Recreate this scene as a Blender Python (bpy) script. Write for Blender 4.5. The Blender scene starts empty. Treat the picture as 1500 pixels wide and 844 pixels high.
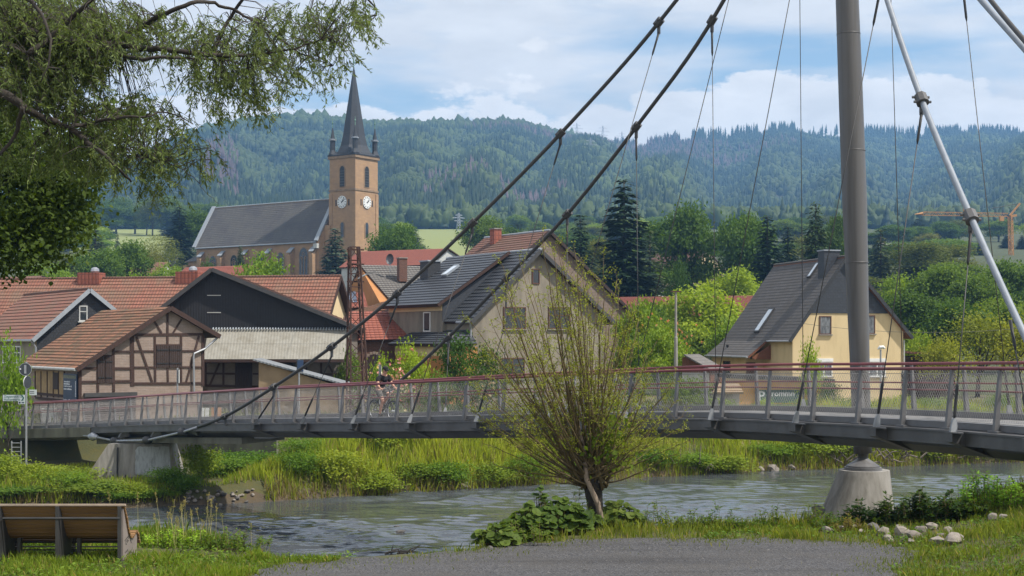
import bpy, math, random
import numpy as np
from mathutils import Vector, Matrix
R = math.radians
F = 2060.0; E = 6.5; HY = 500.0
scene = bpy.context.scene
COL = scene.collection
rnd = random.Random(7)
nrg = np.random.default_rng(11)

# ------------------------------------------------------------------ helpers
def P(px, py, d):
    return Vector(((px-750)/F*d, d, E+(HY-py)/F*d))
def pxof(p):
    return 750+F*p[0]/p[1]
def link(o, parent=None):
    COL.objects.link(o)
    if parent is not None: o.parent = parent
    return o
def tag(o, label=None, cat=None, group=None, kind=None):
    if label: o['label'] = label
    if cat: o['category'] = cat
    if group: o['group'] = group
    if kind: o['kind'] = kind
    return o
def empty(name, loc, rz=0, label=None, cat=None, group=None):
    o = bpy.data.objects.new(name, None); link(o)
    o.location = loc; o.rotation_euler = (0, 0, rz); o.empty_display_size = .2
    return tag(o, label, cat, group)
def copy_tree(o, parent=None):
    c = o.copy(); COL.objects.link(c); c.parent = parent
    for ch in o.children: copy_tree(ch, c)
    return c
def lerp(a, b, t): return a+(b-a)*t
def interp(x, tab):
    return float(np.interp(x, [t[0] for t in tab], [t[1] for t in tab]))
def smooth_tab(tab):
    """Catmull style cubic through table points -> callable"""
    xs = [t[0] for t in tab]; ys = [t[1] for t in tab]; n = len(xs)
    ms = []
    for i in range(n):
        if i == 0: ms.append((ys[1]-ys[0])/(xs[1]-xs[0]))
        elif i == n-1: ms.append((ys[-1]-ys[-2])/(xs[-1]-xs[-2]))
        else: ms.append((ys[i+1]-ys[i-1])/(xs[i+1]-xs[i-1]))
    def f(x):
        if x <= xs[0]: return ys[0]+ms[0]*(x-xs[0])
        if x >= xs[-1]: return ys[-1]+ms[-1]*(x-xs[-1])
        i = max(k for k in range(n-1) if xs[k] <= x)
        h = xs[i+1]-xs[i]; t = (x-xs[i])/h
        return ((2*t**3-3*t*t+1)*ys[i]+(t**3-2*t*t+t)*h*ms[i]
                +(-2*t**3+3*t*t)*ys[i+1]+(t**3-t*t)*h*ms[i+1])
    return f

class MB:
    def __init__(s): s.v=[]; s.f=[]; s.m=[]; s.uv=[]
    def poly(s, pts, m=0, uv=None):
        b=len(s.v); s.v += [tuple(p) for p in pts]
        s.f.append(tuple(range(b,b+len(pts)))); s.m.append(m); s.uv.append(uv); return s
    def box(s, x0,x1,y0,y1,z0,z1, m=0):
        a=[(x0,y0,z0),(x1,y0,z0),(x1,y1,z0),(x0,y1,z0),(x0,y0,z1),(x1,y0,z1),(x1,y1,z1),(x0,y1,z1)]
        return s.hexa(a,m)
    def hexa(s,a,m=0):
        b=len(s.v); s.v += [tuple(p) for p in a]
        for f in ((0,3,2,1),(4,5,6,7),(0,1,5,4),(1,2,6,5),(2,3,7,6),(3,0,4,7)):
            s.f.append(tuple(b+i for i in f)); s.m.append(m); s.uv.append(None)
        return s
    def prism(s, poly, vec, m=0, caps=True):
        """closed polygon extruded by vec"""
        n=len(poly); q=[Vector(p) for p in poly]; w=[p+Vector(vec) for p in q]
        b=len(s.v); s.v += [tuple(p) for p in q+w]
        for i in range(n):
            j=(i+1)%n; s.f.append((b+i,b+j,b+n+j,b+n+i)); s.m.append(m); s.uv.append(None)
        if caps:
            s.f.append(tuple(b+i for i in range(n))[::-1]); s.m.append(m); s.uv.append(None)
            s.f.append(tuple(b+n+i for i in range(n))); s.m.append(m); s.uv.append(None)
        return s
    def tube(s, pts, r, n=8, m=0, cap=True):
        pts=[Vector(p) for p in pts]; k=len(pts)
        rs = r if isinstance(r,(list,tuple)) else [r]*k
        b=len(s.v); ref=None
        for i,p in enumerate(pts):
            t=(pts[min(i+1,k-1)]-pts[max(i-1,0)])
            if t.length<1e-9: t=Vector((0,0,1))
            t.normalize()
            if ref is None:
                ref = Vector((0,0,1)) if abs(t.z)<.9 else Vector((1,0,0))
            a=(ref-t*ref.dot(t))
            if a.length<1e-6: a=t.orthogonal()
            a.normalize(); c=t.cross(a); ref=a
            for j in range(n):
                an=2*math.pi*j/n
                s.v.append(tuple(p+(a*math.cos(an)+c*math.sin(an))*rs[i]))
        for i in range(k-1):
            for j in range(n):
                j2=(j+1)%n
                s.f.append((b+i*n+j,b+i*n+j2,b+(i+1)*n+j2,b+(i+1)*n+j)); s.m.append(m); s.uv.append(None)
        if cap and n>2:
            s.f.append(tuple(b+j for j in range(n))[::-1]); s.m.append(m); s.uv.append(None)
            s.f.append(tuple(b+(k-1)*n+j for j in range(n))); s.m.append(m); s.uv.append(None)
        return s
    def bar(s, a, b, w, h, up=(0,0,1), m=0):
        a=Vector(a); b=Vector(b); t=(b-a).normalized(); u=Vector(up)
        sd=t.cross(u)
        if sd.length<1e-5: sd=t.orthogonal()
        sd.normalize(); u=sd.cross(t)
        A=[a-sd*w/2-u*h/2,a+sd*w/2-u*h/2,a+sd*w/2+u*h/2,a-sd*w/2+u*h/2]
        return s.prism(A,b-a,m)
    def lathe(s, prof, c=(0,0,0), n=24, m=0, shift=None, caps=True):
        b=len(s.v)
        for k,(r,z) in enumerate(prof):
            ox,oy = shift[k] if shift else (0,0)
            for j in range(n):
                an=2*math.pi*(j+.5)/n
                s.v.append((c[0]+ox+r*math.cos(an),c[1]+oy+r*math.sin(an),c[2]+z))
        for i in range(len(prof)-1):
            for j in range(n):
                j2=(j+1)%n
                s.f.append((b+i*n+j,b+i*n+j2,b+(i+1)*n+j2,b+(i+1)*n+j)); s.m.append(m); s.uv.append(None)
        if caps:
            s.f.append(tuple(b+j for j in range(n))[::-1]); s.m.append(m); s.uv.append(None)
            k=len(prof)-1
            s.f.append(tuple(b+k*n+j for j in range(n))); s.m.append(m); s.uv.append(None)
        return s
    def build(s, name, mats, parent=None, smooth=False, uv=True):
        me=bpy.data.meshes.new(name); me.from_pydata(s.v,[],s.f)
        if not isinstance(mats,(list,tuple)): mats=[mats]
        for m in mats: me.materials.append(m)
        if len(mats)>1: me.polygons.foreach_set('material_index', s.m)
        if smooth is True: me.polygons.foreach_set('use_smooth',[True]*len(s.f))
        elif smooth:      # auto by angle: smooth then mark sharp
            me.polygons.foreach_set('use_smooth',[True]*len(s.f)); me.set_sharp_from_angle(angle=R(smooth))
        if uv and len(s.f)<60000:
            ul=me.uv_layers.new(name='UVMap'); data=[0.0]*(2*len(me.loops)); k=0
            for fi,f in enumerate(s.f):
                if s.uv[fi] is not None:
                    for q in s.uv[fi]: data[k]=q[0]; data[k+1]=q[1]; k+=2
                    continue
                p=[s.v[i] for i in f]
                nx=ny=nz=0
                for i in range(len(p)):
                    a=p[i]; b=p[(i+1)%len(p)]
                    nx+=(a[1]-b[1])*(a[2]+b[2]); ny+=(a[2]-b[2])*(a[0]+b[0]); nz+=(a[0]-b[0])*(a[1]+b[1])
                l=math.sqrt(nx*nx+ny*ny+nz*nz) or 1; nx/=l; ny/=l; nz/=l
                if nz<0: nx,ny,nz=-nx,-ny,-nz
                if abs(nz)>.98: t1=(1,0,0)
                else:
                    q=math.hypot(nx,ny) or 1; t1=(-ny/q,nx/q,0) if (nx or ny) else (1,0,0)
                    if t1[0]<-1e-6 or (abs(t1[0])<1e-6 and t1[1]<0): t1=(-t1[0],-t1[1],0)
                t2=(ny*t1[2]-nz*t1[1], nz*t1[0]-nx*t1[2], nx*t1[1]-ny*t1[0])
                if t2[2]<0 or (abs(t2[2])<1e-6 and t2[1]<0): t2=(-t2[0],-t2[1],-t2[2])
                for a in p:
                    data[k]=a[0]*t1[0]+a[1]*t1[1]; data[k+1]=a[0]*t2[0]+a[1]*t2[1]+a[2]*t2[2]; k+=2
            ul.data.foreach_set('uv',data)
        o=bpy.data.objects.new(name,me); return link(o,parent)

def npmesh(name, V, Fc, mat, parent=None, col=None, smooth=False):
    """numpy mesh; Fc (n,k) constant polygon size; col (n,3) per-face colour"""
    me=bpy.data.meshes.new(name); n,k=Fc.shape
    me.vertices.add(len(V)); me.vertices.foreach_set('co',np.ascontiguousarray(V,dtype=np.float32).ravel())
    me.loops.add(n*k); me.loops.foreach_set('vertex_index',np.ascontiguousarray(Fc,dtype=np.int32).ravel())
    me.polygons.add(n); me.polygons.foreach_set('loop_start',np.arange(0,n*k,k,dtype=np.int32))
    if smooth: me.polygons.foreach_set('use_smooth',np.ones(n,dtype=bool))
    me.materials.append(mat)
    if col is not None:
        a=me.attributes.new('Col','FLOAT_COLOR','FACE')
        c=np.ones((n,4),dtype=np.float32); c[:,:3]=col; a.data.foreach_set('color',c.ravel())
    me.update(calc_edges=True); me.validate()
    o=bpy.data.objects.new(name,me); return link(o,parent)

def unit(a): return a/np.maximum(np.linalg.norm(a,axis=1,keepdims=True),1e-9)
def leaves(C, D, N, L, W, fold=0.0):
    """diamond leaves: base C, direction D, normal N; returns V,F"""
    n=len(C); D=unit(D); S=unit(np.cross(D,N)); N2=np.cross(S,D)
    L=np.broadcast_to(np.asarray(L,float),(n,))[:,None]; W=np.broadcast_to(np.asarray(W,float),(n,))[:,None]
    V=np.empty((n,4,3)); V[:,0]=C; V[:,1]=C+D*L*.45+S*W*.5+N2*W*fold; V[:,2]=C+D*L; V[:,3]=C+D*L*.45-S*W*.5+N2*W*fold
    return V.reshape(-1,3), np.arange(4*n).reshape(n,4)
def blades(C, H, W, lean):
    n=len(C); a=nrg.uniform(0,2*np.pi,n); S=np.stack([np.cos(a),np.sin(a),np.zeros(n)],1)
    b=nrg.uniform(0,2*np.pi,n); Ld=np.stack([np.cos(b),np.sin(b),np.zeros(n)],1)*(nrg.uniform(.1,1,n)*lean)[:,None]
    H=H[:,None]; W=W[:,None]
    V=np.empty((n,5,3)); up=np.array([0,0,1.0])
    V[:,0]=C-S*W*.5; V[:,1]=C+S*W*.5
    mid=C+up*H*.6+Ld*H*.35
    V[:,2]=mid+S*W*.42; V[:,3]=C+up*H+Ld*H; V[:,4]=mid-S*W*.42
    return V.reshape(-1,3), np.arange(5*n).reshape(n,5)
def randdir(n):
    v=nrg.normal(size=(n,3)); return unit(v)
def mixcol(c1,c2,n,p=1.0):
    t=nrg.uniform(0,1,n)[:,None]**p
    return np.asarray(c1)*(1-t)+np.asarray(c2)*t

# ------------------------------------------------------------------ materials
def newmat(name):
    m=bpy.data.materials.new(name); m.use_nodes=True
    nt=m.node_tree; nt.nodes.clear()
    out=nt.nodes.new('ShaderNodeOutputMaterial'); bs=nt.nodes.new('ShaderNodeBsdfPrincipled')
    nt.links.new(bs.outputs[0],out.inputs[0]); return m,nt,bs,out
def node(nt,t,**kw):
    n=nt.nodes.new(t)
    for k,v in kw.items():
        if k in n.inputs: n.inputs[k].default_value=v
        else: setattr(n,k,v)
    return n
def c4(c): return (c[0],c[1],c[2],1)
def coordv(nt,coords,stretch):
    tc=node(nt,'ShaderNodeTexCoord'); mp=node(nt,'ShaderNodeMapping')
    nt.links.new(tc.outputs[coords],mp.inputs[0]); mp.inputs['Scale'].default_value=stretch
    return mp.outputs[0]
def mixn(nt,fac,a,b,mode='MIX'):
    n=nt.nodes.new('ShaderNodeMix'); n.data_type='RGBA'; n.blend_type=mode
    for i,x in ((0,fac),(6,a),(7,b)):
        if hasattr(x,'links') or isinstance(x,bpy.types.NodeSocket): nt.links.new(x,n.inputs[i])
        else: n.inputs[i].default_value = x if i==0 else c4(x)
    return n.outputs[2]
def ramp(nt,sock,a,b):
    n=node(nt,'ShaderNodeMapRange'); n.inputs[1].default_value=a; n.inputs[2].default_value=b
    nt.links.new(sock,n.inputs[0]); return n.outputs[0]
def noise(nt,vec,scale,detail=5,rough=.6):
    n=node(nt,'ShaderNodeTexNoise'); n.inputs['Scale'].default_value=scale; n.inputs['Detail'].default_value=detail
    n.inputs['Roughness'].default_value=rough; nt.links.new(vec,n.inputs['Vector']); return n.outputs['Fac']
def bumpn(nt,bs,h,strength,dist=.02,prev=None):
    b=node(nt,'ShaderNodeBump'); b.inputs['Strength'].default_value=strength; b.inputs['Distance'].default_value=dist
    nt.links.new(h,b.inputs['Height'])
    if prev is not None: nt.links.new(prev,b.inputs['Normal'])
    nt.links.new(b.outputs[0],bs.inputs['Normal']); return b.outputs[0]
def pm(name,c,c2=None,scale=3,rough=.8,bump=0,bscale=40,metal=0,coords='Object',stretch=(1,1,1),stain=None,sscale=.6,bdist=.02,lo=.35,hi=.65,slo=.48,shi=.68):
    m,nt,bs,out=newmat(name); v=coordv(nt,coords,stretch)
    c2=c2 or tuple(x*.75 for x in c)
    col=mixn(nt,ramp(nt,noise(nt,v,scale),lo,hi),c,c2)
    if stain: col=mixn(nt,ramp(nt,noise(nt,v,sscale,7),slo,shi),col,stain)
    nt.links.new(col,bs.inputs['Base Color']); bs.inputs['Roughness'].default_value=rough; bs.inputs['Metallic'].default_value=metal
    if bump: bumpn(nt,bs,noise(nt,v,bscale,4),bump,bdist)
    return m
def brickm(name,c1,c2,mortar,bw,rh,ms=.015,offset=.5,rough=.85,bump=.5,stain=None,sscale=.5,slo=.45,shi=.7,bdist=.02,wave=0,stain2=None):
    m,nt,bs,out=newmat(name); v=coordv(nt,'UV',(1,1,1))
    b=node(nt,'ShaderNodeTexBrick'); b.offset=offset; nt.links.new(v,b.inputs['Vector'])
    b.inputs['Color1'].default_value=c4(c1); b.inputs['Color2'].default_value=c4(c2); b.inputs['Mortar'].default_value=c4(mortar)
    b.inputs['Scale'].default_value=1; b.inputs['Mortar Size'].default_value=ms; b.inputs['Brick Width'].default_value=bw; b.inputs['Row Height'].default_value=rh
    b.inputs['Mortar Smooth'].default_value=.3; b.inputs['Bias'].default_value=0
    col=b.outputs['Color']
    col=mixn(nt,ramp(nt,noise(nt,v,7,4),.3,.8),col,tuple(x*.75 for x in c1))
    if stain: col=mixn(nt,ramp(nt,noise(nt,v,sscale,8,.7),slo,shi),col,stain)
    if stain2: col=mixn(nt,ramp(nt,noise(nt,v,2.6,8,.75),.55,.75),col,stain2)
    nt.links.new(col,bs.inputs['Base Color']); bs.inputs['Roughness'].default_value=rough
    inv=node(nt,'ShaderNodeMath',operation='SUBTRACT'); inv.inputs[0].default_value=1; nt.links.new(b.outputs['Fac'],inv.inputs[1])
    h=inv.outputs[0]
    if wave:
        w=node(nt,'ShaderNodeTexWave'); w.bands_direction='X'; w.inputs['Scale'].default_value=wave; nt.links.new(v,w.inputs['Vector'])
        ad=node(nt,'ShaderNodeMath',operation='ADD'); nt.links.new(w.outputs['Fac'],ad.inputs[0]); nt.links.new(h,ad.inputs[1]); h=ad.outputs[0]
    bumpn(nt,bs,h,bump,bdist)
    return m
def wavem(name,c,c2,period,axis='X',rough=.7,bump=.8,coords='UV',stain=None,bdist=.03,metal=0,sscale=.5):
    m,nt,bs,out=newmat(name); v=coordv(nt,coords,(1,1,1))
    w=node(nt,'ShaderNodeTexWave'); w.bands_direction=axis; w.inputs['Scale'].default_value=.314/period; nt.links.new(v,w.inputs['Vector'])
    col=mixn(nt,ramp(nt,noise(nt,v,4,6),.35,.7),c,c2)
    if stain: col=mixn(nt,ramp(nt,noise(nt,v,sscale,7,.7),.45,.7),col,stain)
    nt.links.new(col,bs.inputs['Base Color']); bs.inputs['Roughness'].default_value=rough; bs.inputs['Metallic'].default_value=metal
    bumpn(nt,bs,w.outputs['Fac'],bump,bdist); return m
def leafm(name,tint=(1,1,1),trans=.35,var=.2,rough=.6):
    m,nt,bs,out=newmat(name)
    at=node(nt,'ShaderNodeAttribute'); at.attribute_name='Col'
    oi=node(nt,'ShaderNodeObjectInfo'); hs=node(nt,'ShaderNodeHueSaturation')
    nt.links.new(mixn(nt,1.0,at.outputs['Color'],tint,'MULTIPLY'),hs.inputs['Color'])
    mr=node(nt,'ShaderNodeMapRange'); mr.inputs[3].default_value=1-var; mr.inputs[4].default_value=1+var
    nt.links.new(oi.outputs['Random'],mr.inputs[0]); nt.links.new(mr.outputs[0],hs.inputs['Value'])
    mr2=node(nt,'ShaderNodeMapRange'); mr2.inputs[3].default_value=.515; mr2.inputs[4].default_value=.485
    nt.links.new(oi.outputs['Random'],mr2.inputs[0]); nt.links.new(mr2.outputs[0],hs.inputs['Hue'])
    nt.links.new(hs.outputs[0],bs.inputs['Base Color']); bs.inputs['Roughness'].default_value=rough
    bs.inputs['Specular IOR Level'].default_value=.14
    tr=node(nt,'ShaderNodeBsdfTranslucent'); nt.links.new(mixn(nt,1.0,hs.outputs[0],(1.5,1.5,.6),'MULTIPLY'),tr.inputs[0])
    mx=node(nt,'ShaderNodeMixShader'); mx.inputs[0].default_value=trans
    nt.links.new(bs.outputs[0],mx.inputs[1]); nt.links.new(tr.outputs[0],mx.inputs[2]); nt.links.new(mx.outputs[0],out.inputs[0])
    return m
def glassm(name,c=(.03,.035,.04)):
    m,nt,bs,out=newmat(name); bs.inputs['Base Color'].default_value=c4(c); bs.inputs['Roughness'].default_value=.06
    v=coordv(nt,'Object',(1,1,1)); bumpn(nt,bs,noise(nt,v,1.2,2),.05,.02); return m

M={}
M['steel']=pm('steel_paint',(.105,.102,.102),(.082,.08,.08),scale=2,rough=.5,bump=.05,bscale=90,stain=(.06,.055,.05),sscale=1.2)
M['pylon']=pm('pylon_paint',(.115,.11,.107),(.09,.087,.085),scale=.6,rough=.45,stain=(.066,.06,.054),sscale=1.6,stretch=(2.5,2.5,.12),slo=.46,shi=.66)
M['post']=pm('post_paint',(.15,.148,.15),(.12,.118,.12),scale=3,rough=.5)
M['red']=pm('red_rail',(.2,.042,.046),(.16,.034,.037),scale=2,rough=.4)
M['galv']=pm('galvanised',(.42,.43,.45),(.33,.34,.36),scale=6,rough=.42,metal=.6)
M['fork']=pm('fork_grey',(.27,.28,.29),(.22,.23,.24),scale=6,rough=.5)
M['wire']=pm('stainless_wire',(.34,.33,.32),rough=.45,metal=.4)
M['cable']=pm('dark_cable',(.05,.048,.046),(.04,.038,.036),scale=8,rough=.55,bump=.2,bscale=60)
M['cable_light']=pm('silver_cable',(.25,.275,.31),(.2,.225,.26),scale=4,rough=.4)
M['deck']=pm('deck_surface',(.26,.25,.24),(.2,.195,.19),scale=5,rough=.9,bump=.15,bscale=120)
M['concrete']=pm('concrete',(.30,.28,.25),(.22,.205,.18),scale=1.4,rough=.92,bump=.25,bscale=30,stain=(.16,.145,.12),sscale=1.1,stretch=(5,5,.35),slo=.46,shi=.72)
M['concrete_dark']=pm('old_concrete',(.17,.165,.12),(.12,.115,.085),scale=1.2,rough=.95,bump=.3,bscale=25,stain=(.07,.068,.05),sscale=.7,stretch=(1.5,1.5,.5))
M['whitewash']=pm('whitewash',(.42,.44,.44),(.34,.36,.36),scale=5,rough=.9,stain=(.25,.26,.25),sscale=3,stretch=(3,3,.6))
M['black']=pm('black_rubber',(.015,.015,.016),rough=.6)
M['brick_pink']=brickm('pale_brick',(.33,.245,.2),(.25,.185,.15),(.32,.28,.245),.26,.085,.012,stain=(.22,.16,.12),sscale=.8)
M['brick_grey']=brickm('grey_brick',(.24,.2,.165),(.17,.145,.12),(.2,.18,.16),.26,.085,.012,stain=(.12,.1,.085))
M['brick_red']=brickm('dark_red_brick',(.16,.07,.045),(.11,.05,.035),(.16,.13,.11),.26,.085,.012)
M['timber']=pm('old_timber',(.055,.026,.018),(.035,.017,.012),scale=5,rough=.85,bump=.4,bscale=25,stretch=(3,3,.6))
M['shutter']=wavem('dark_shutter',(.04,.022,.017),(.03,.017,.013),.12,rough=.8,bump=.5)
M['board_black']=wavem('black_boards',(.013,.013,.016),(.009,.009,.011),.16,rough=.75,bump=.5,bdist=.015)
M['slate_wall']=brickm('slate_cladding',(.035,.037,.042),(.022,.023,.027),(.012,.012,.013),.2,.16,.012,rough=.6,bump=.6)
M['slate_wall_light']=brickm('slate_gable',(.042,.048,.06),(.03,.034,.043),(.015,.016,.02),.28,.2,.012,rough=.55,bump=.5)
M['tile_red']=brickm('red_tile',(.34,.135,.085),(.22,.085,.055),(.08,.036,.028),.24,.34,.03,offset=0,rough=.8,bump=.8,wave=.314/.24,stain=(.19,.115,.075),sscale=.5,slo=.42,shi=.66,stain2=(.17,.115,.07))
M['tile_red_clean']=brickm('clean_red_tile',(.33,.10,.06),(.25,.075,.045),(.14,.04,.03),.3,.36,.03,offset=0,rough=.7,bump=.7,wave=.314/.3)
M['tile_moss']=brickm('mossy_tile',(.36,.155,.078),(.15,.075,.048),(.055,.034,.025),.2,.3,.03,offset=0,rough=.9,bump=.9,wave=.314/.2,stain=(.12,.078,.04),sscale=1.1,slo=.46,shi=.6,stain2=(.17,.115,.04))
M['tile_brown']=brickm('brown_tile',(.22,.1,.068),(.15,.072,.052),(.07,.035,.025),.24,.34,.03,offset=0,rough=.85,bump=.8,wave=.314/.24,stain=(.15,.1,.07),sscale=.5)
M['tile_dark']=brickm('anthracite_tile',(.05,.055,.065),(.038,.042,.05),(.012,.013,.015),.3,.34,.025,offset=0,rough=.42,bump=.9,wave=.314/.3)
M['tile_grey']=brickm('grey_tile',(.17,.155,.14),(.125,.115,.105),(.05,.045,.04),.3,.36,.03,offset=0,rough=.8,bump=.8,wave=.314/.3)
M['shingle']=brickm('grey_shingle',(.125,.115,.11),(.095,.088,.085),(.05,.046,.044),.35,.28,.014,rough=.85,bump=.4,stain=(.085,.075,.065),sscale=.5)
M['shingle_wall']=brickm('brown_shingle_gable',(.24,.185,.145),(.19,.145,.115),(.1,.075,.06),.3,.25,.014,rough=.9,bump=.4,stain=(.17,.11,.08))
M['fibre']=wavem('fibre_cement',(.29,.275,.235),(.24,.225,.19),.18,rough=.85,bump=.5,stain=(.19,.17,.13),bdist=.02,sscale=.9)
M['ridge']=pm('ridge_metal',(.31,.34,.37),(.26,.285,.31),scale=5,rough=.5)
M['plaster_grey']=pm('grey_plaster',(.26,.226,.178),(.215,.187,.147),scale=.8,rough=.95,bump=.3,bscale=60,stain=(.165,.143,.112),sscale=.8,stretch=(1.6,1.6,.45))
M['plaster_yellow']=pm('yellow_plaster',(.64,.50,.285),(.60,.465,.26),scale=.7,rough=.92,bump=.15,bscale=70,stain=(.52,.40,.225),sscale=.7,stretch=(1.8,1.8,.4),slo=.5,shi=.75)
M['plaster_orange']=pm('orange_plaster',(.44,.2,.07),(.38,.165,.055),scale=.8,rough=.9)
M['shed_orange']=pm('shed_orange',(.66,.36,.1),(.58,.31,.085),scale=1.2,rough=.9,stain=(.5,.27,.09),sscale=.9)
M['plaster_cream']=pm('cream_plaster',(.7,.55,.33),(.62,.48,.28),scale=.8,rough=.9)
M['plaster_tan']=pm('tan_plaster',(.34,.25,.155),(.28,.2,.125),scale=.9,rough=.95,bump=.3,bscale=40,stain=(.24,.17,.1),sscale=.9)
M['white']=pm('white_paint',(.75,.75,.73),(.68,.68,.66),scale=3,rough=.6)
M['offwhite']=pm('weathered_white',(.5,.5,.48),(.4,.4,.38),scale=3,rough=.7)
M['brown_frame']=pm('brown_window_frame',(.11,.045,.025),rough=.55)
M['wood_brown']=wavem('brown_cladding',(.19,.07,.03),(.14,.05,.022),.12,rough=.7,bump=.5)
M['glass']=glassm('window_glass')
M['curtain']=pm('curtain_glass',(.2,.21,.22),(.05,.055,.06),scale=3.5,rough=.15,stretch=(2,2,.6))
M['skylight']=pm('skylight_glass',(.62,.68,.74),(.5,.56,.62),scale=.8,rough=.12)
M['sandstone']=brickm('sandstone',(.44,.272,.145),(.33,.2,.11),(.33,.23,.15),.75,.38,.02,rough=.95,bump=.4,stain=(.27,.175,.11),sscale=.3,stain2=(.33,.22,.14))
M['sandstone_trim']=pm('sandstone_trim',(.3,.2,.12),(.2,.14,.09),scale=1.2,rough=.95)
M['church_slate']=brickm('church_roof_slate',(.125,.116,.106),(.095,.089,.083),(.05,.048,.047),.5,.36,.02,rough=.8,bump=.4,stain=(.075,.07,.072),sscale=.16,slo=.45,shi=.6)
M['spire_slate']=brickm('spire_slate',(.034,.038,.046),(.025,.028,.034),(.014,.015,.018),.4,.3,.02,rough=.55,bump=.4)
M['copper']=pm('copper_patina',(.14,.26,.2),rough=.7)
M['lead']=pm('lead_flashing',(.3,.33,.37),(.25,.28,.31),scale=2,rough=.5)
M['clock']=pm('clock_face',(.78,.78,.76),rough=.5)
M['rust']=pm('rusty_steel',(.085,.04,.028),(.05,.026,.02),scale=6,rough=.9)
M['crane']=pm('crane_orange',(.5,.24,.07),(.42,.2,.06),scale=3,rough=.5)
M['pole']=pm('concrete_pole',(.3,.28,.25),rough=.9)
M['blue']=pm('blue_board',(.016,.034,.085),(.01,.024,.06),scale=3,rough=.5)
M['green_board']=pm('green_banner',(.035,.1,.085),rough=.7)
M['sign_white']=pm('sign_white',(.55,.6,.6),(.5,.55,.55),scale=2,rough=.5)
M['sign_green']=pm('sign_green_ink',(.01,.12,.1),rough=.6)
M['text_white']=pm('white_lettering',(.7,.72,.74),rough=.6)
M['sign_back']=pm('sign_back',(.06,.065,.075),(.045,.05,.06),scale=4,rough=.4,metal=.2)
M['bench_wood']=pm('bench_slat',(.25,.135,.05),(.17,.09,.034),scale=2.5,rough=.65,bump=.2,bscale=30,stretch=(.25,4,4))
M['bench_edge']=pm('bench_edge',(.42,.33,.25),(.33,.25,.19),scale=5,rough=.8)
M['bench_steel']=pm('bench_steel',(.055,.053,.053),rough=.5)
M['bench_panel']=pm('bench_panel',(.25,.205,.185),(.21,.175,.16),scale=3,rough=.6)
M['rock']=pm('pale_rock',(.27,.235,.2),(.15,.13,.11),scale=4,rough=.95,bump=.6,bscale=12)
M['rock_dark']=pm('dark_rock',(.12,.11,.1),(.07,.065,.06),scale=4,rough=.95,bump=.6,bscale=12)
M['bark']=pm('bark',(.07,.055,.04),(.04,.032,.025),scale=6,rough=.95,bump=.7,bscale=18,stretch=(1,1,.3))
M['bark_dark']=pm('willow_bark',(.045,.036,.028),(.025,.02,.016),scale=8,rough=.95,bump=.7,bscale=22)
M['bark_olive']=pm('young_willow_bark',(.16,.115,.05),(.09,.065,.03),scale=9,rough=.9,bump=.3,bscale=30)
M['bark_pale']=pm('pale_bark',(.3,.23,.17),(.2,.15,.11),scale=9,rough=.9,bump=.4,bscale=30)
M['dead_wood']=pm('dead_wood',(.2,.165,.13),(.11,.09,.07),scale=6,rough=.95)
M['skin']=pm('skin',(.5,.27,.19),(.45,.23,.16),scale=5,rough=.6)
M['cloth_black']=pm('black_cloth',(.012,.012,.014),(.018,.018,.02),scale=9,rough=.95)
M['cloth_grey']=pm('grey_cloth',(.09,.085,.08),(.07,.066,.062),scale=9,rough=.95)
M['solar']=brickm('solar_glass',(.05,.06,.09),(.06,.075,.11),(.4,.42,.45),1.0,1.6,.03,offset=0,rough=.15,bump=.1)
for k,(tint,tr) in {'leaf':((1.28,1.27,.76),.38),'needle':((.72,.78,.66),.08),'grassleaf':((1.0,1.05,.75),.4)}.items():
    M[k]=leafm(k+'_foliage',tint,tr)
M['leaf_still']=leafm('willow_foliage',(1.12,1.15,.9),.36,var=0)
M['forest']=leafm('forest_foliage',(1,1,1),.0,var=0)
# ------------------------------------------------------------------ terrain
YE=[(-40,25),(-20,25),(-8,24.5),(-5.2,23.8),(-3.6,21.2),(-.6,22.2),(.3,24),(1.4,25.2),(3,25),(5.5,25.2),(7,25.2),(10,26),(14,28),(40,32)]
YB=[(-60,46),(-30,52),(-11.5,56.5),(-4.4,60.3),(6.2,67),(13,70.5),(23.5,74.4),(40,79),(90,95)]
def gh(X,Y):
    X=np.asarray(X,float); Y=np.asarray(Y,float)
    zt=3.2+.2*np.clip(X-6.4,0,9)+.12*np.clip(17-Y,0,17)
    ye=np.interp(X,[a for a,b in YE],[b for a,b in YE]); yb=np.interp(X,[a for a,b in YB],[b for a,b in YB])
    w=np.interp(X,[2,7],[11,13])
    t=np.clip((Y-ye)/w,0,1); zn=zt*(1-t)-1.0*t
    lf=np.clip((-5-X)/7,0,1); t2=np.clip((Y-yb+3.0)/(8.5-4*lf*np.clip((71-Y)/1.5,0,1)),0,1); t2=t2*t2*(3-2*t2)
    zf=-1.0+(3.2-1.55*lf*np.clip((71-Y)/1.5,0,1))*t2
    yy=np.clip(Y-112,0,None); zf=zf+np.where(Y>112,.1*(yy-8*(1-np.exp(-yy/8))),0)
    zf=np.minimum(zf,72+0*zf)
    z=np.where(Y<ye,zt,np.maximum(zn,zf))
    z=z+.05*np.sin(X*1.7+.6*Y)*np.sin(Y*1.3-.4*X)*(Y>26)
    return z
def g(x,y): return float(gh(x,y))
def ground_hit(px,py,dmax=60):
    d=12.0
    while d<dmax:
        p=P(px,py,d)
        if p.z<=g(p.x,p.y): return p
        d+=.05
    return P(px,py,dmax)

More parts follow.
